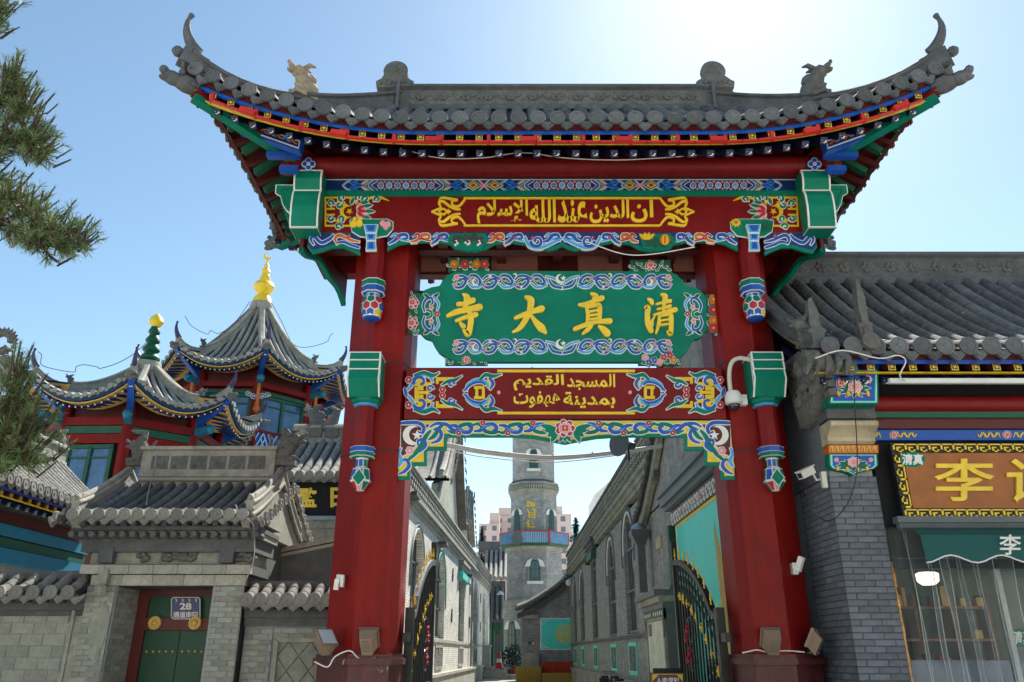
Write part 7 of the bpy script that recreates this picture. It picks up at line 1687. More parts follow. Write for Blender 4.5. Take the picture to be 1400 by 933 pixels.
for k, (y, z, r_) in enumerate(((13.9, 1.7, .45), (13.5, 1.5, .5), (14.3, 1.4, .4), (13.2, 1.9, .35), (13.7, 2.1, .3), (14.8, 1.45, .35), (13.3, 1.25, .3))): mu.curl((y, z), r_, k*1.1, .9 if k % 2 else -.9, .10, 'pale_gold', 1.8+.1*k)
for k in range(4): mu.stroke([(13.9-.16*k, 1.4), (13.8-.16*k, 2.0), (13.75-.16*k, 2.45)], [.08, .10, .02], 'pale_gold', 2.6+.1*k, 4)
o = mu.mb; single(o, 'wall_mural', mu.mats, 'turquoise wall mural with tall gilded calligraphy behind the right gate leaf', 'mural', (3.7, 15.2, 1))
m = MB(); m.box(3.55, 3.72, 18.15, 18.4, 2.9, 4.3); m.lathe((3.6, 18.28, 2.75), [(.02, -.1), (.10, 0), (.10, .16), (.06, .3)], 8); m.build('side_post', 'dark_green', nh, True)
m = MB(); c = atx(901, 742, 3.70); m.box(3.68, 3.72, c.y-.35, c.y+.35, c.z-.14, c.z+.14); m.build('blank_plate', 'cream', nh)
# rear of the shop seen through the gate slit
# duct
q = atx(868, 735, 3.3); t = thing('exhaust_duct', 'grey ventilation duct with domed cap on the shaded alley wall', 'duct', (3.35, q.y, q.z))
m = MB(); z0 = atx(872, 806, 3.35).z; m.box(3.34, 3.54, q.y-.12, q.y+.14, z0-.1, q.z-.15); m.build('pipe', 'metal_grey', t)
m = MB(); m.add([(3.2, q.y-.24, q.z+.02), (3.64, q.y-.24, q.z+.02), (3.64, q.y+.26, q.z+.02), (3.2, q.y+.26, q.z+.02), (3.32, q.y-.13, q.z-.2), (3.56, q.y-.13, q.z-.2), (3.56, q.y+.15, q.z-.2), (3.32, q.y+.15, q.z-.2)], [(0, 3, 2, 1), (4, 5, 6, 7), (0, 1, 5, 4), (1, 2, 6, 5), (2, 3, 7, 6), (3, 0, 4, 7)]); m.box(3.18, 3.66, q.y-.26, q.y+.28, q.z+.02, q.z+.18); m.build('hopper', 'metal_grey', t)
m = MB(); m.ell((3.42, q.y, q.z+.18), (.22, .25, .2), 0, 14, 8); m.build('dome_cap', 'galvanised', t, True)
# notice board
nb = thing('notice_board', 'grey roofed notice board with pale map and green valance by the right alley wall', 'notice board', (3.3, 18, 0))
mat('map_paper', 'd8d9c6', .6, .1, 4, .0, col2='b4bb9a')
NX, NY0, NY1 = 3.08, 16.9, 19.4
m = MB(); m.box(NX+.06, NX+.42, NY0, NY1, .4, 2.5); m.build('case', 'metal_grey', nb)
for k, (o_, z) in enumerate(((.02, 2.46), (.10, 2.58), (.18, 2.70))): m = MB(); m.box(NX-o_, NX+.48+o_*.3, NY0-.03-o_*.3, NY1+.05+o_, z, z+.118); m.build('cap_step', 'metal_grey' if k != 1 else 'stone', nb)
m = MB(); m.box(NX+.03, NX+.06, NY0+.2, NY1-.2, .55, 2.24); m.build('map_sheet', 'map_paper', nb)
m = MB(); m.box(NX+.015, NX+.03, NY1-.75, NY1-.4, 1.95, 2.2); m.build('dark_label', 'purple_paint', nb)
m = MB()
for y0_, y1_, z0_, z1_ in ((NY0+.08, NY0+.18, .45, 2.34), (NY1-.18, NY1-.08, .45, 2.34), (NY0+.08, NY1-.08, .45, .56), (NY0+.08, NY1-.08, 2.25, 2.34)): m.box(NX, NX+.06, y0_, y1_, z0_, z1_)
m.build('frame', 'stone', nb)
r = Rel(lambda u, v, h: (NX-h, u, v), ['dark_green'], .012); r.poly([(NY0, 2.3), (NY1, 2.3), (NY1, 2.45), (NY0, 2.45)], 'dark_green', 1)
for y in (NY0+.02, NY1-.16): r.poly([(y, 1.88), (y+.14, 1.88), (y+.14, 2.3), (y, 2.3)], 'metal_grey', 1)
for k in range(10): r.disc((NY0+.15+k*.24, 2.375), .045, 'white' if k != 5 else 'crimson', 1.6, 8)
r.out('valance', nb)
# ---- minaret
YM = 66.; cm = at(730.5, 800, YM); XM = cm.x
mn = thing('minaret', 'tall grey brick octagonal minaret with blue balcony at the end of the alley', 'minaret', (XM, YM, 0))
def zm(y, YY=YM-2): return at(735, y, YY).z
def rpx(w, y): return w/2*at(735, y, YM-2).x/35.*1.0/ cos(0)*1.0 if 0 else w/2*((YM-2)*1.0/ray(735, y).y)/FPX
def stage(y0, y1, w0, w1, mt='brick_tower', nm='shaft'):
    z0, z1 = zm(y0), zm(y1); r0, r1 = rpx(w0, y0)*1.04, rpx(w1, y1)*1.04; m = MB(); m.lathe((XM, YM, 0), [(r0, z0), (r1, z1)], 8, 0, rot=pi/8); return m.build(nm, mt, mn), z0, z1, r0, r1
m = MB(); m.lathe((XM, YM, 0), [(rpx(90, 850)*1.05, 0), (rpx(90, 850)*1.05, zm(828))], 8, 0, rot=pi/8); m.build('base_stage', 'brick_tower', mn)
stage(828, 820, 94, 92, 'stone', 'string_course'); stage(820, 752, 82, 78); stage(752, 747, 80, 84, 'stone', 'corbel'); 
stage(747, 744, 96, 100, 'dark_green', 'balcony_floor'); st2 = stage(744, 676, 68, 66); stage(676, 668, 66, 71, 'stone', 'corbel'); stage(668, 661, 71, 71, 'carved', 'cornice_band'); stage(661, 658, 72, 71, 'stone', 'cornice_band'); stage(658, 654, 69, 60, 'ridge', 'cornice_slope')
stage(654, 580, 61, 59); stage(580, 576, 66, 66, 'stone', 'cornice_band'); stage(576, 535, 50, 46)
m = MB(); z0, z1 = zm(540), zm(505); r0 = rpx(76, 540); m.lathe((XM, YM, 0), [(r0, z0), (r0*.6, z0+(z1-z0)*.28), (r0*.3, z0+(z1-z0)*.6), (r0*.1, z1), (r0*.04, z1+.9)], 8, 0, rot=pi/8); m.build('cap_roof', 'tile_far', mn)
for k in range(8):
    a = k*pi/4+pi/8; P = [(XM+rr*cos(a), YM+rr*sin(a), z0+(z1-z0)*t+.05) for rr, t in ((r0, 0), (r0*.6, .28), (r0*.3, .6), (r0*.1, 1))]; m = MB(); m.tube(P, .1, 5); m.build('cap_rib', 'ridge', mn)
# dentil rows
m = MB()
for yy, ww in ((664, 71.5),):
    r_ = rpx(ww, yy)*1.04
    for k in range(8):
        a0, a1 = k*pi/4+pi/8, (k+1)*pi/4+pi/8
        A, B = Vector((XM+r_*cos(a0), YM+r_*sin(a0), 0)), Vector((XM+r_*cos(a1), YM+r_*sin(a1), 0))
        for j in range(9): p = A.lerp(B, (j+.5)/9); m.box(p.x-.06, p.x+.06, p.y-.07, p.y+.07, zm(667), zm(662))
m.build('dentils', 'stone', mn, kind='stuff')
# front windows
def twin(px_, y0, y1, w, par, r_, side=0):
    z0, z1 = zm(y1), zm(y0); ap = cos(pi/8)
    if side == 0: ctr = Vector((XM+(px_-735.5)*0, YM-r_*ap, 0)); U = Vector((1, 0, 0)); N = Vector((0, -1, 0))
    else: a = -pi/2+side*pi/4; N = Vector((cos(a), sin(a), 0)); ctr = Vector((XM, YM, 0))+N*r_*ap; U = Vector((-N.y, N.x, 0))
    f = lambda u, v, h: tuple(ctr+U*u+N*(h+.02)+Vector((0, 0, v)))
    R_ = Rel(f, ['white'], .05); A = [(u, v) for u, v in arch_pts(0, w, z0, z1, 8, .3)]
    R_.poly([(u*1.3, v if v < z1-w*.7 else v+.18) for u, v in A], 'ridge_pale', 1); R_.poly(A, 'win_green', 1.5); R_.poly([(u*.72, v-.1 if v > z0+.1 else v+.1) for u, v in A], 'glass_dark', 1.8)
    for s2 in (-1, 1): R_.poly([(s2*w*.45, z1-w*.6), (s2*w*.95, z1-w*.62), (s2*w*.72, z1-w*.1), (s2*w*.3, z1+.12)], 'white', 2)
    R_.stroke([(0, z0), (0, z1)], .05, 'win_green', 2.1, 1); R_.stroke([(-w/2, z0+(z1-z0)*.55), (w/2, z0+(z1-z0)*.55)], .05, 'win_green', 2.15, 1)
    R_.poly([(-w*.75, z0-.22), (w*.75, z0-.22), (w*.75, z0), (-w*.75, z0)], 'white', 2.4)
    R_.out('arched_window', mn)
mat('win_green', '1a5a4a', .5, .1, 3, 0)
twin(735, 766, 795, .85, mn, rpx(81, 780)*1.04); twin(735, 614, 640, .75, mn, rpx(60, 627)*1.04)
for s2 in (-1, 1): twin(0, 696, 727, .7, mn, rpx(67, 710)*1.04, s2)
twin(0, 850, 890, .9, mn, rpx(90, 850)*1.05, -1)
# balcony
r_ = rpx(100, 744)*1.02; zb0_, zb1_ = zm(744)+.02, zm(728)
for k in range(8):
    a0, a1 = k*pi/4+pi/8, (k+1)*pi/4+pi/8; A, B = Vector((XM+r_*cos(a0), YM+r_*sin(a0), 0)), Vector((XM+r_*cos(a1), YM+r_*sin(a1), 0))
    m = MB(); m.bar(A+Vector((0, 0, zb0_)), A+Vector((0, 0, zb1_+.06)), .14, .14, 0, (0, 1, 0)); m.bar(A+Vector((0, 0, zb1_)), B+Vector((0, 0, zb1_)), .10, .10); m.build('balcony_rail', 'red_strip', mn)
    m = MB(); m2 = MB()
    for j in range(13): p = A.lerp(B, (j+.5)/13); m.bar(p+Vector((0, 0, zb0_)), p+Vector((0, 0, zb1_)), .15, .05, 0, (0, 1, 0)); m2.bar(p+(B-A)/26+Vector((0, 0, zb0_)), p+(B-A)/26+Vector((0, 0, zb1_)), .05, .05, 0, (0, 1, 0))
    m.build('balusters', 'rail_blue', mn, kind='stuff') if 'rail_blue' in M else (mat('rail_blue', '6f9fc8', .5, .2, 3, 0), m.build('balusters', 'rail_blue', mn, kind='stuff'))
    m2.build('balusters', 'white', mn, kind='stuff')
R_ = Rel(lambda u, v, h: (XM+u, YM-rpx(67, 700)*1.04*cos(pi/8)-.03-h, v), ['pale_gold'], .04)
for k, ch_ in enumerate('望月楼'): text_px(R_, ch_, -.65, zm(693+k*15), .1, zm(680.5+k*15), 'gold', 1, .02)
for k, ch_ in enumerate('望月楼'[:0]): pass
R_.out('gilded_characters', mn)
horn_speaker(Vector((at(707, 741, 62.0).x, 62.0, zm(741))), .2, 1.5, 'round grey loudspeaker mounted on the minaret balcony rail')
# ---- screen building with the turquoise medallion
sc_ = thing('screen_house', 'low grey brick house with swept gable and turquoise medallion panel before the minaret', 'house', (2, 50, 0))
YS = 50.; L = lambda x, y: at(x, y, YS)
pts = [L(707, 832), (L(722, 826)), L(745, 812), L(765, 797), L(788, 775), L(812, 745)]
x0_, x1_ = L(714, 860).x, 5.5
m = MB(); m.py([(x0_, 0)]+[(x1_, 0)]+[(x1_, pts[-1].z)]+[(p.x if i else x0_, p.z-.1) for i, p in reversed(list(enumerate(pts)))], YS, YS+4); m.build('front_wall', 'brick_gable', sc_)
m = MB(); m.sweep([Vector((p.x, YS-.1, p.z)) for p in catmull(pts, 4)], [(-.4, -.1), (-.4, .1), (-.15, .25), (.15, .25), (.4, .1), (.4, -.1)]); m.build('verge', 'ridge_pale', sc_)
cc = catmull(pts, 6)
for k in range(0, len(cc)-1): inst('verge_drip_tile', TMd[1], sc_, cc[k]+Vector((0, -.62, .0)), 0)
m = MB(); m.sweep([Vector((p.x, YS-.1, p.z-.45)) for p in catmull(pts, 4)], [(-.2, -.15), (-.2, .15), (.2, .15), (.2, -.15)]); m.build('verge_board', 'ridge', sc_)
m = MB(); p, q = L(712, 841), L(736, 846); m.box(p.x, q.x, YS-.2, YS, q.z, p.z); m.build('shoulder_block', 'stone', sc_)
m = MB(); p, q = L(716, 894), L(737, 912); m.box(p.x, q.x, YS-.3, YS, L(716, 912).z, L(716, 893).z); m.build('pier_foot', 'stone', sc_)
def Rp(Y): return Rel(plane_px(Y), ['turquoise'], .03)
r = Rp(YS-.02); r.poly(rect(738.5, 845, 800, 889), 'white', 1); r.poly(rect(740, 846.5, 800, 887.5), 'turquoise', 1.5)
c = (772, 867.5)
for k in range(16): a = k*pi/8; r.stroke([(c[0]+8*cos(a), c[1]+8*sin(a)), (c[0]+11*cos(a+.25), c[1]+11*sin(a+.25)), (c[0]+14.5*cos(a+.1), c[1]+14.5*sin(a+.1))], [.8, 1.8, .8], 'gold', 2, 3)
for k in range(7): r.stroke([(c[0]-9+k*3, c[1]+6-(k % 3)*3), (c[0]-8+k*3, c[1]-3), (c[0]-8.5+k*3, c[1]-12)], [1.5, 1.5, .4], 'gold', 2.3, 3)
for k in range(4): r.curl((c[0]-6+k*4, c[1]+5), 3.6, k, .9, 1.2, 'gold', 2.5+.1*k)
for xx, yy, u, v in ((742, 848.5, 1, 1), (742, 885.5, 1, -1)): r.stroke([(xx, yy+7*v), (xx, yy), (xx+9, yy)], .7, 'white', 2, 1); r.stroke([(xx+2, yy+4*v), (xx+2, yy+2*v), (xx+5, yy+2*v)], .7, 'white', 2, 1)
o = r.mb; single(o, 'medallion_panel', r.mats, 'turquoise wall panel with round gold calligraphy medallion before the minaret', 'panel', tuple(at(760, 868, YS-.02)))
r = Rp(YS-.02); r.poly(rect(722, 877.5, 731, 881.5), 'green', 1); r.disc((724, 879.5), 2.4, 'green', 1.2, 8); r.disc((729, 880), 2.2, 'yellow', 1.4, 8); single(r.mb, 'arrow_sign', r.mats, 'small green leaf shaped sign left of the medallion panel', 'sign', tuple(at(727, 879, YS)))
for (a, b, y0_, y1_, Y, mt, lab, nm) in ((705, 740, 912, 924, 48.3, 'yellow_cloth', 'low bench draped in mustard pleated cloth below the small sign', 'draped_bench'), (740, 790, 905, 913.5, 48.9, 'red_cloth', 'long bench backrest draped in red cloth below the medallion panel', 'draped_bench')):
    m = MB(); p, q = at(a, y0_, Y), at(b, y1_, Y); n = 26; V = []
    zt_ = p.z; zb_ = 0.02 if mt == 'yellow_cloth' else .55
    for k in range(n+1): x = p.x+(q.x-p.x)*k/n; V += [(x, Y+.6, zt_), (x, Y, zt_), (x, Y-.05*(k % 2)-.02, zb_)]
    m.add(V, [(3*k+j, 3*k+j+1, 3*k+j+4, 3*k+j+3) for k in range(n) for j in range(2)]); m.box(p.x+.03, q.x-.03, Y+.02, Y+.6, 0, zt_-.02); single(m, nm, mt, lab, 'bench', (p.x, Y, 0))
m = MB(); m.box(at(741, 915, 48.2).x, 3.4, 48.2, 48.9, 0, .55); single(m, 'low_bench', 'yellow_cloth', 'low tan plinth bench in front of the red draped bench', 'bench', (2, 48.5, 0))
# small two-tier building left of the minaret
sm = thing('two_tier_house', 'small house with two tiled roofs between the sunlit hall and the minaret', 'house', (-2, 70, 0))
Yz = 69.; TMs2 = tile_meshes(.12, 'sm', 'tile_far')
slope(sm, (at(660, 790, Yz).x, Yz), (at(694, 790, Yz).x, Yz), 4.5, at(690, 791, Yz).z, at(690, 752, Yz+4.5).z-at(690, 791, Yz).z, 0, 0, None, .42, .13, 1.2, 5, mt='tile_far', parts=False, joined=True, joints=False)
m = MB(); p, q = at(655, 752, Yz+4.5), at(694, 741, Yz+4.5); m.box(p.x, q.x, Yz+4.2, Yz+4.8, p.z-.3, q.z); m.build('main_ridge', 'ridge', sm)
slope(sm, (at(662, 848, 67).x, 67.), (at(690, 848, 67).x, 67.), 2.6, at(690, 848, 67).z, at(690, 797, Yz).z-at(690, 848, 67).z, 0, 0, None, .42, .13, 1.1, 5, mt='tile', parts=False, joined=True, joints=False)
m = MB(); p = at(664, 795, Yz+.5); q = at(691, 795, Yz+.5); m.box(p.x, q.x, Yz+.3, Yz+5, 0, p.z); m.box(p.x, q.x, Yz-.6, Yz+.3, 0, at(690, 860, Yz).z); m.build('house_wall', 'ridge', sm)
m = MB()
for px_ in (672, 688): p = at(px_, 900, 67.3); m.tube([(p.x, 67.3, 0), (p.x, 67.3, at(px_, 851, 67.3).z)], .22, 8)
m.box(at(664, 856, 67.2).x, at(690, 856, 67.2).x, 67.15, 67.4, at(680, 860, 67.2).z, at(680, 852, 67.2).z); m.build('porch_frame', 'dark_green', sm)
# steps, plant, cone, lamp at the far end
st = thing('stone_steps', 'short flight of grey stone steps at the far end of the sunlit hall', 'steps', (-1.2, 60, 0))
for k, (w, z) in enumerate(((1.9, .25), (1.2, .5), (.7, .75))): m = MB(); m.box(-2.1, -2.1+w+.5, 56+k*.4, 60, z-.25, z); m.build('step', 'stone', st)
m = MB(); m.box(-2.1, -1.5, 57.4, 60, .75, 2.0); m.box(-2.15, -1.42, 57.3, 60, 2.0, 2.12); m.build('side_wall', 'stone', st)
t = thing('potted_bush', 'dark green bush in a pot at the foot of the minaret', 'plant', (at(702, 905, 60).x, 60, 0)); bx = at(702, 905, 60).x
m = MB(); rnd = random.Random(6)
for k in range(420):
    d = Vector((rnd.gauss(0, 1), rnd.gauss(0, 1), rnd.gauss(0, 1))).normalized()*rnd.random()**.4; c = Vector((bx+d.x*.85, 60+d.y*.8, 1.35+d.z*.85)); u = Vector((rnd.uniform(-1, 1), rnd.uniform(-1, 1), rnd.uniform(-1, 1))).normalized()*.13; w = u.orthogonal().normalized()*.06
    m.add([c-u, c+w, c+u, c-w], [(0, 1, 2, 3)])
m.build('foliage', 'conifer', t, kind='stuff'); m = MB(); m.lathe((bx, 60, 0), [(.3, 0), (.42, .5), (.4, .52)], 12); m.tube([(bx, 60, .5), (bx, 60, 1.3)], .06, 6); m.build('pot', 'red_cloth', t)
c = at(682.5, 905, 54); t = thing('traffic_cone', 'red and white traffic cone beside the far stone steps', 'traffic cone', (c.x, 54, .75)); m = MB(); m.lathe((c.x, 54, .75), [(.24, 0), (.06, .95)], 12, 0); m.box(c.x-.3, c.x+.3, 53.7, 54.3, .68, .75, 0); m.lathe((c.x, 54, .75), [(.19, .3), (.135, .55)], 12, 1); m.build('body', ['red_strip', 'white'], t)
t = thing('alley_lamp', 'white dish lamp on a bracket at the far end of the sunlit hall', 'lamp', tuple(at(683, 812, 58))); c = at(684, 812, 58); m = MB(); m.lathe(c, [(.28, -.05), (.22, .03), (.1, .15), (.03, .2)], 12); m.build('shade', 'white', t, True); m = MB(); m.tube([c+Vector((0, 0, .18)), c+Vector((-.1, 0, .3)), c+Vector((-.6, 0, .28))], .05, 6); m.build('arm', 'metal_grey', t)
c = at(778, 797, 48); t = thing('dome_camera', 'small white dome camera on the gable end before the minaret', 'camera', tuple(c)); m = MB(); m.ell(c, (.2, .2, .2), 0, 10, 8); m.bar(c+Vector((0, 0, .1)), c+Vector((.1, .6, .3)), .08, .08); m.build('housing', 'white', t, True)
# ---- distant things
def block_tower(lab, px0, px1, ytop, Y, mt, fl, wx, steps=()):
    t = thing('apartment_block', lab, 'apartment block', (at((px0+px1)/2, ytop, Y).x, Y, 0)); a, b = at(px0, ytop, Y), at(px1, ytop, Y)
    m = MB(); m.box(a.x, b.x, Y, Y+14, 0, a.z)
    for u, v, dz in steps: m.box(a.x+(b.x-a.x)*u, a.x+(b.x-a.x)*v, Y+1, Y+13, a.z, a.z+dz)
    m.build('tower_wall', mt, t); n = int((b.x-a.x)/wx); nf = int(a.z/3.1); first = max(0, nf-fl)
    me = MB(); me.box(-wx*.22, wx*.22, -.08, .3, 0, 1.5); q = me.mesh('window', 'glass_far' if 'glass_far' in M else (mat('glass_far', '6a6f7a', .3, .1, 1, 0) and 'glass_far'))
    for f in range(first, nf):
        for k in range(n): inst('window', q, t, (a.x+(k+.5)*(b.x-a.x)/n, Y, a.z-(nf-f)*3.1+.9))
        m = MB() if f == first else m
    m = MB()
    for k in range(1, n): 
        if k % 3 == 0: x = a.x+k*(b.x-a.x)/n; m.box(x-.5, x+.5, Y-.6, Y+.5, 0, a.z)
    if m.v: m.build('bay_ribs', mt, t, kind='stuff')
block_tower('stepped pink apartment block on the skyline left of the minaret', 655, 683, 716, 250, 'skyline_pink', 7, 3.2, ((.5, 1, 3.5),))
block_tower('taller pink apartment block directly left of the minaret', 676, 704, 706, 265, 'skyline_pink', 8, 3.2, ((.2, .8, 3.),))
block_tower('tall pink and white apartment block right of the minaret', 758, 781, 703, 240, 'skyline_pink', 12, 3.2, ((.1, .5, 2.5),))
m = MB(); Y = 95; p = [at(x, y, Y) for x, y in ((813, 676), (836, 656), (858, 650), (858, 700), (813, 700))]; m.py([(q.x, q.z) for q in p], Y, Y+8); t = thing('white_building', 'pale slanted building edge peeking above the shaded hall parapet', 'building', (p[0].x, Y, 0)); m.build('wall', 'skyline_white', t); m = MB(); m.box(p[0].x, p[2].x, Y+.5, Y+8, 0, p[3].z); m.build('lower_wall', 'skyline_white', t)
def conifer(px_, ytop, ybase, Y, w, lab, seed):
    a, b = at(px_, ytop, Y), at(px_, ybase, Y); x = a.x; H_ = a.z; t = thing('conifer_tree', lab, 'tree', (x, Y, 0)); rnd = random.Random(seed)
    m = MB(); m.tube([(x, Y, 0), (x, Y, H_*.6), (x, Y, H_-.1)], [.25, .15, .03], 7); m.build('trunk', 'bark', t)
    m = MB(); R0 = w/FPX*(Y/ray(px_, ybase).y); hb = H_-b.z
    zb = max(1.2, b.z-hb*1.3)
    for k in range(2600):
        t_ = rnd.random()**.75; z = H_-(H_-zb)*t_; R1 = R0*min(1.3, (H_-z)/hb)*(.75+.35*sin(z*5.5+2*rnd.random())); a_ = rnd.uniform(0, 2*pi); rr = R1*rnd.random()**.5
        c = Vector((x+rr*cos(a_), Y+rr*sin(a_), z-.15*rr)); o_ = Vector((cos(a_), sin(a_), -.1+rnd.uniform(-.3, .3))).normalized()*.34; s_ = Vector((-sin(a_), cos(a_), rnd.uniform(-.3, .3)))*.07
        m.add([c-o_*.3-s_, c+o_, c-o_*.3+s_], [(0, 1, 2)])
    m.build('crown', 'conifer', t, kind='stuff')
conifer(659, 720, 752, 88, 9, 'dark conifer left of the minaret in front of the pink blocks', 1)
conifer(787, 708, 742, 74, 10, 'dark conifer right of the minaret above the shaded hall', 2)
# street opposite the gateway (behind the viewer), added to bounce sunlight onto shaded fronts, also mirrored in the shop glass
op = thing('street_bounce_block', 'pale unseen shop block opposite, added to bounce sunlight, mirrored in the shop glass', 'building', (2, -17, 0))
m = MB(); m.box(-45, 45, -26, -17, 0, 13); m.build('facade', 'cream_wall', op) if 'cream_wall' in M else None
mat('cream_wall', 'd8d2c4', .9, .08, 1, .1)
m = MB(); m.box(-45, 45, -26, -17, 0, 13); m.build('facade', 'cream_wall', op)
me = MB(); me.box(-.8, .8, -.05, .06, 0, 1.7); q = me.mesh('window', 'glass_dark')
for f in range(4):
    for k in range(22): inst('window', q, op, (-42+k*4, -17, 1.2+f*3.1))
# ================================================================ IRON GATE LEAVES
def gate_leaf(nm, lab, hinge, free, sg):
    t = thing(nm, lab, 'gate', (hinge[0], hinge[1], 0)); A = Vector((hinge[0], hinge[1], 0)); B = Vector((free[0], free[1], 0)); L_ = (B-A).length; d = (B-A)/L_; n = Vector((-d.y, d.x, 0))
    P = lambda u, z, o=0.: A+d*u*L_+n*o+Vector((0, 0, z))
    zh, zf = 2.05, 3.05
    def top(u): 
        return zh if u < .14 else zh+.1+(zf-zh-.1)*sin((u-.14)/.86*pi/2)**.75
    m = MB(); m.bar(P(0, 0), P(0, zh+.15), .12, .12, 0, n); m.bar(P(0, zh-.25), P(-.13, zh-.25), .08, .12, 0); m.build('hinge_post', 'metal_black', t)
    m = MB(); m.bar(P(1, 0), P(1, zf+.35), .09, .09, 0, n); m.build('lock_post', 'metal_black', t)
    m = MB(); us = [.0, .14]+[.14+.86*k/12 for k in range(1, 13)]
    for a, b in zip(us[:-1], us[1:]): m.bar(P(a, top(a+.001)), P(b, top(b)), .09, .09, 0)
    m.bar(P(0, .25), P(1, .25), .06, .08); m.bar(P(0, 1.15), P(1, 1.15), .04, .04); m.build('arched_rail', 'metal_black' if sg > 0 else 'galvanised', t)
    for k in range(1, 14):
        u = k/14; m = MB(); m.bar(P(u, .25), P(u, top(u)), .028, .028, 0, n); m.build('bar', 'metal_black', t)
    m = MB()
    for k in range(14):
        u = (k+.5)/14; zt_ = top(u)
        for j in range(3): z = zt_-.12-.16*j; m.tube([P(u-.03, z-.06), P(u, z+.06), P(u+.03, z-.06)], .012, 4)
        for j in range(3): m.tube([P(u-.034, .3+j*.22), P(u, .42+j*.22), P(u+.034, .3+j*.22)], .012, 4); m.tube([P(u-.034, .52+j*.22), P(u, .40+j*.22), P(u+.034, .52+j*.22)], .012, 4)
    m.build('scrollwork', 'metal_black', t, kind='stuff')
    for (uc, zc, rr) in ((.70, 1.9, .28), (.72, 1.45, .24)):
        m = MB()
        for s2 in (-1, 1): m.tube([P(uc+s2*(rr*(1-.7*q))*cos(q*6.5)/L_, zc+rr*(1-.7*q)*sin(q*6.5)) for q in [i/16 for i in range(17)]], .014, 5)
        m.build('scroll', 'metal_black', t)
    for (uc, zc) in ((.76, 1.95), (.8, 1.82), (.74, 1.62), (.78, 1.5)):
        m = MB(); c = P(uc, zc, .0)
        for k in range(7): a = k*.9; m.ell(c+d*.045*cos(a)+Vector((0, 0, .05*sin(a)))+n*.02*(-1)**k, (.026, .026, .026), 0, 6, 4)
        m.build('rose', 'crimson', t)
    for k in range(9):
        u = .93-.1*k; z = top(max(.15, u))-.55-.035*k; m = MB(); c = P(u, z)
        for j in range(6): a = j*pi/3+k; m.tube([c, c+d*.055*cos(a)+Vector((0, 0, .06*sin(a))), c+d*.08*cos(a+.6)+Vector((0, 0, .09*sin(a+.6)))], [.006, .014, .004], 5)
        m.ell(c, (.03, .03, .03), 0, 6, 4); m.build('gilt_flower', 'gold', t)
    for k in range(9):
        u = .04+.94*k/8; z = top(u)+.03; m = MB(); c = P(u, z); m.lathe(c, [(.012, 0), (.018, .02), (.007, .05), (.02, .09), (.013, .13), (.003, .22)], 7); m.build('spear_tip', 'gold', t, True)
    return t
gate_leaf('iron_gate_leaf', 'open black iron gate leaf with gilt spear tips and roses by the left red pillar', (-1.44, 11.75), (-1.36, 14.1), -1)
gate_leaf('iron_gate_leaf', 'open black iron gate leaf with gilt spear tips in front of the turquoise mural', (2.93, 11.75), (2.82, 14.1), 1)
# signs near the right pillar
t = thing('notice_stand', 'dark visitor notice board with gold corners and white heading at the bottom edge', 'notice', (2.75, 13.2, 0))
p0, p1 = at(889, 920, 13.2), at(935, 918, 13.2)
m = MB(); m.box(p0.x, p1.x, 13.2, 13.24, .3, p0.z); m.box(p0.x+.05, p0.x+.09, 13.24, 13.5, 0, .9); m.box(p1.x-.09, p1.x-.05, 13.24, 13.5, 0, .9); m.build('board', 'black', t)
r = Rel(plane_px(13.2), ['yellow'], .004); r.poly(rect(891, 921.5, 933.5, 960), 'yellow', .6); r.poly(rect(892, 922.5, 932.5, 959), 'purple_paint', 1); text_px(r, '入寺须知', 897, 934.5, 928, 926.5, 'white', 1.4, .02)
for cx, s2 in ((895, 1), (930, -1)): r.poly([(cx-2.5*s2, 923), (cx+5*s2, 923), (cx-2.5*s2, 931)], 'yellow', 1.4)
r.out('printed_face', t)
m = MB(); p0, p1 = at(893, 917.5, 13.5), at(931, 917.5, 13.5); m.box(p0.x, p1.x, 13.5, 13.53, .3, p0.z+.04); m.build('rear_board', 'black', t)
t = thing('green_poster_stand', 'green and white poster stand at the foot of the right gate leaf', 'notice', (2.95, 12.6, 0)); p0, p1 = at(966, 902, 12.6), at(990, 902, 12.6)
m = MB(); m.box(p0.x, p1.x, 12.6, 12.64, 0, p0.z); m.build('board', 'green', t); r = Rel(plane_px(12.6), ['white'], .004); r.poly(rect(968, 904, 988, 910), 'white', 1)
for k in range(5): r.poly(rect(969+k*3.8, 905, 971.2+k*3.8, 909), 'green', 1.3)
r.stroke([(968, 930), (974, 920), (980, 926), (988, 915)], 3, 'white', 1, 4); r.poly(rect(980, 920, 987, 924), 'white', 1.1); r.out('print', t)
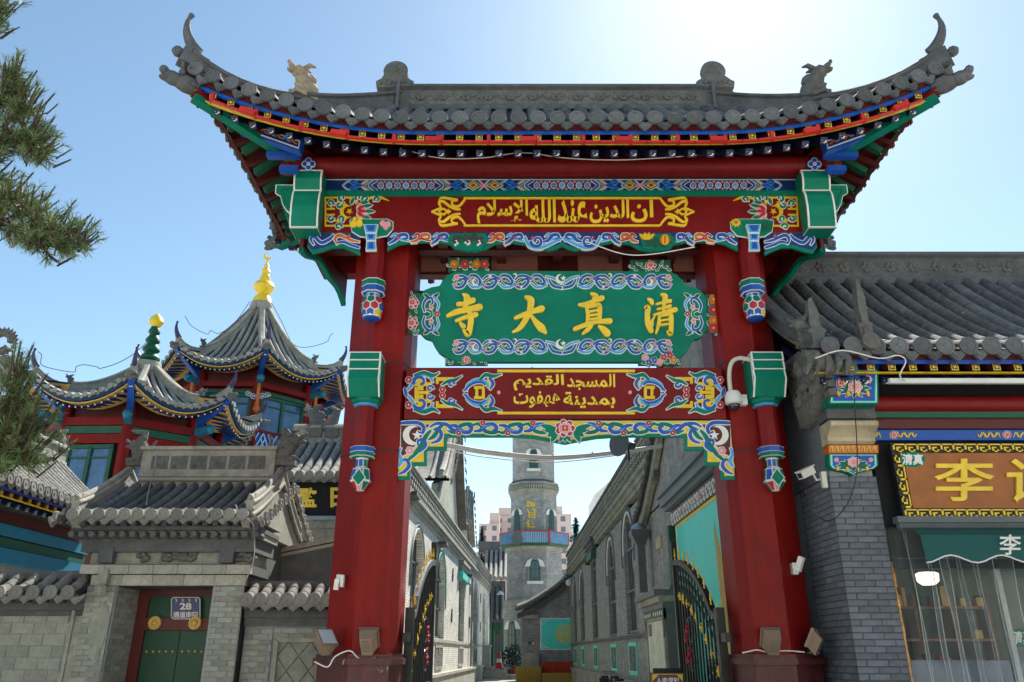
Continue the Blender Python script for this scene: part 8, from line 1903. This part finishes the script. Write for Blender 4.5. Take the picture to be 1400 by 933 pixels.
# bicycles parked further in
def bicycle(lab, loc, yaw):
    t = thing('bicycle', lab, 'bicycle', loc, 'bicycles parked by the shaded hall'); l = Vector(loc); R_ = Matrix.Rotation(yaw, 3, 'Z'); f = lambda x, y, z: l+R_ @ Vector((x, y, z))
    for x in (-.52, .52):
        m = MB(); m.tube([f(x+.33*cos(a), 0, .34+.33*sin(a)) for a in [k*2*pi/20 for k in range(21)]], .022, 6); w = m.build('wheel', 'black', t)
        m = MB()
        for k in range(8): a = k*pi/8; m.tube([f(x+.32*cos(a), 0, .34+.32*sin(a)), f(x-.32*cos(a), 0, .34-.32*sin(a))], .004, 3)
        m.build('spokes', 'galvanised', w)
    m = MB()
    for a, b in (((-.52, 0, .34), (-.1, 0, .3)), ((-.1, 0, .3), (-.22, 0, .85)), ((-.22, 0, .85), (-.52, 0, .34)), ((-.2, 0, .76), (.36, 0, .82)), ((-.1, 0, .3), (.38, 0, .74)), ((.34, 0, .95), (.52, 0, .34))): m.tube([f(*a), f(*b)], .02, 6)
    m.build('frame', 'red_cloth', t); m = MB(); m.tube([f(.22, -.27, 1.02), f(.34, -.2, 1.08), f(.34, .2, 1.08), f(.22, .27, 1.02)], .016, 6); m.tube([f(.34, 0, .9), f(.34, 0, 1.08)], .02, 6); m.build('handlebar', 'galvanised', t); m = MB(); m.ell(f(-.24, 0, .92), (.15, .08, .04), 0, 8, 5); m.build('saddle', 'black', t)
    m = MB(); m.box(*(sorted((f(.5, -.15, 0).x, f(.75, .15, 0).x))), *(sorted((f(.5, -.15, 0).y, f(.75, .15, 0).y))), l.z+.7, l.z+.95); m.build('basket', 'metal_black', t)
bicycle('bicycle with red frame parked nearest along the shaded hall', (2.85, 23.6, 0), 1.9)
bicycle('second bicycle parked behind the red framed one', (3.05, 26.0, 0), 1.75)
# ================================================================ PINE TREE at left
pine = thing('pine_tree', 'long needled pine tree reaching in from the left edge of the view', 'tree', (-8.6, 9.6, 0))
rnd = random.Random(11); T0 = Vector((-8.6, 9.6, 0))
m = MB(); m.tube(catmull([T0, T0+Vector((.1, 0, 3)), T0+Vector((-.1, .1, 6.5)), T0+Vector((.05, 0, 10.5)), T0+Vector((0, 0, 13))], 4), [.26-.012*k for k in range(17)], 9); m.build('trunk', 'bark', pine, True)
tuft = []
NV = 2
for v in range(3):
    m = MB(); r2 = random.Random(v)
    for k in range(26):
        a = r2.uniform(0, 2*pi); e = r2.uniform(.25, 1.15); u = r2.random(); dr = Vector((cos(a)*sin(e), sin(a)*sin(e), cos(e)))
        b0 = Vector((0, 0, .14*u)); L_ = r2.uniform(.13, .2); mid = b0+dr*L_*.6; tip = b0+dr*L_+Vector((0, 0, -.02)); s_ = dr.orthogonal().normalized()*.0032
        m.add([b0-s_, b0+s_, mid+s_, tip, mid-s_], [(0, 1, 2, 3, 4)])
    m.tube([(0, 0, -.1), (0, 0, .15)], [.012, .006], 4, 1)
    tuft.append(m.mesh('needle_tuft', ['needle', 'bark']))
for v in range(2):
    m = MB(); r2 = random.Random(40+v)
    for k in range(60):
        a = r2.uniform(0, 2*pi); e = r2.uniform(.12, .5); u = r2.random(); dr = Vector((cos(a)*sin(e), sin(a)*sin(e), cos(e))); b0 = Vector((0, 0, .26*u)); L_ = r2.uniform(.05, .09); s_ = dr.orthogonal().normalized()*.004
        m.add([b0-s_, b0+s_, b0+dr*L_], [(0, 1, 2)])
    m.tube([(0, 0, -.05), (0, 0, .26)], [.016, .01], 5, 1); tuft.append(m.mesh('candle_shoot', ['needle_light', 'bark']))
count = [0]
TUFTV = []
def needles(base, direc, sc):
    V, F_ = [], []
def spray(mbn, mbl, p, d, sc, candle):
    me = tuft[rnd.randint(0, 2)] if not candle else tuft[3+rnd.randint(0, 1)]
    R_ = d.to_track_quat('Z', 'Y').to_matrix() @ Matrix.Rotation(rnd.uniform(0, 6.28), 3, 'Z')
    tgt = mbl if candle else mbn; o = len(tgt.v)
    tgt.v += [tuple(p+R_ @ (v.co*sc)) for v in me.vertices]; tgt.f += [tuple(i+o for i in q.vertices) for q in me.polygons]; tgt.m += [q.material_index for q in me.polygons]
def bough(pts, r0, dens, seed):
    """a limb ending in needle sprays; pts are world points along the limb"""
    wood = MB(); mbn = MB(); mbl = MB(); P = catmull(pts, 8); n = len(P); wood.tube(P, [r0*(1-.85*k/(n-1)) for k in range(n)], 6)
    for k in range(3, n):
        p = P[k]; d = (P[k]-P[k-1]).normalized()
        for j in range(dens):
            L_ = rnd.uniform(.15, .55)*(1.1-.5*k/n); sd = Vector((rnd.gauss(0, .5), rnd.gauss(0, .6), rnd.gauss(.05, .45)))+d*.9; sd.normalize(); L_ *= .75; q = p+sd*L_; tip = q+(sd+Vector((0, 0, .35))).normalized()*.12
            wood.tube([p, q, tip], [.016, .011, .007], 4)
            for w in range(2): spray(mbn, mbl, p.lerp(q, .3+.23*w), (sd+Vector((rnd.gauss(0, .3), rnd.gauss(0, .3), rnd.gauss(-.25, .3)))).normalized(), rnd.uniform(.75, 1.1), False)
            spray(mbn, mbl, tip, (sd*.6+Vector((0, 0, .9))).normalized(), rnd.uniform(.7, 1.1), rnd.random() < .55)
    b = wood.build('bough', 'bark', pine, True); mbn.build('needles', ['needle', 'bark'], b, kind='stuff'); mbl.build('candle_shoots', ['needle_light', 'bark'], b, kind='stuff')
Yp = 9.2
def BP(*L): return [T0+Vector((0, 0, at(*L[0][:2], Yp).z-(0.3)))]+[at(x, y, Y) for x, y, Y in L]
bough(BP((-60, 190, 9.4), (-20, 165, 9.2), (8, 135, 9.0), (22, 112, 9.0)), .05, 2, 1)
bough(BP((-60, 200, 9.6), (-10, 200, 9.5), (20, 195, 9.3), (38, 190, 9.2), (52, 205, 9.2)), .05, 2, 2)
bough(BP((-60, 250, 9.2), (-20, 235, 9.2), (10, 170, 9.1), (30, 158, 9.1)), .05, 2, 3)
bough(BP((-70, 270, 9.4), (-10, 262, 9.3), (20, 270, 9.2), (42, 290, 9.1), (62, 310, 9.1), (84, 318, 9.0)), .055, 2, 4)
bough(BP((-60, 320, 9.2), (-10, 300, 9.2), (25, 318, 9.1), (65, 336, 9.1), (100, 332, 9.0)), .05, 2, 5)
bough(BP((-60, 60, 9.3), (-25, 40, 9.3), (-8, 20, 9.3)), .04, 3, 6)
bough(BP((-90, 560, 9.0), (-30, 575, 9.0), (8, 560, 8.9), (20, 520, 8.9)), .05, 2, 7)
bough(BP((-90, 620, 9.1), (-30, 620, 9.0), (5, 600, 8.9), (35, 590, 8.9)), .05, 2, 8)
bough(BP((-90, 660, 9.0), (-30, 640, 8.9), (5, 620, 8.9), (28, 622, 8.9)), .05, 2, 9)

for nm, gp in (('iron_gate_leaf', 'open iron gate leaves in the gateway'), ('bracket_lamp', 'white bracket lamps on the red pillars'), ('gabled_roof', 'tiled gables behind the sunlit hall'), ('apartment_block', 'pink apartment blocks on the skyline'), ('conifer_tree', 'dark conifers beside the minaret'), ('draped_bench', 'draped benches below the medallion panel'), ('lightning_wire', 'lightning wires on the pavilion roofs'), ('white_cable', 'cables lying on the gateway plinths'), ('cord', 'pale cords hanging on the gateway front'), ('horn_loudspeaker', 'grey loudspeakers over the alley')):
    for o in bpy.data.objects:
        if o.parent is None and o.name.split('.')[0] == nm and 'group' not in o: o['group'] = gp
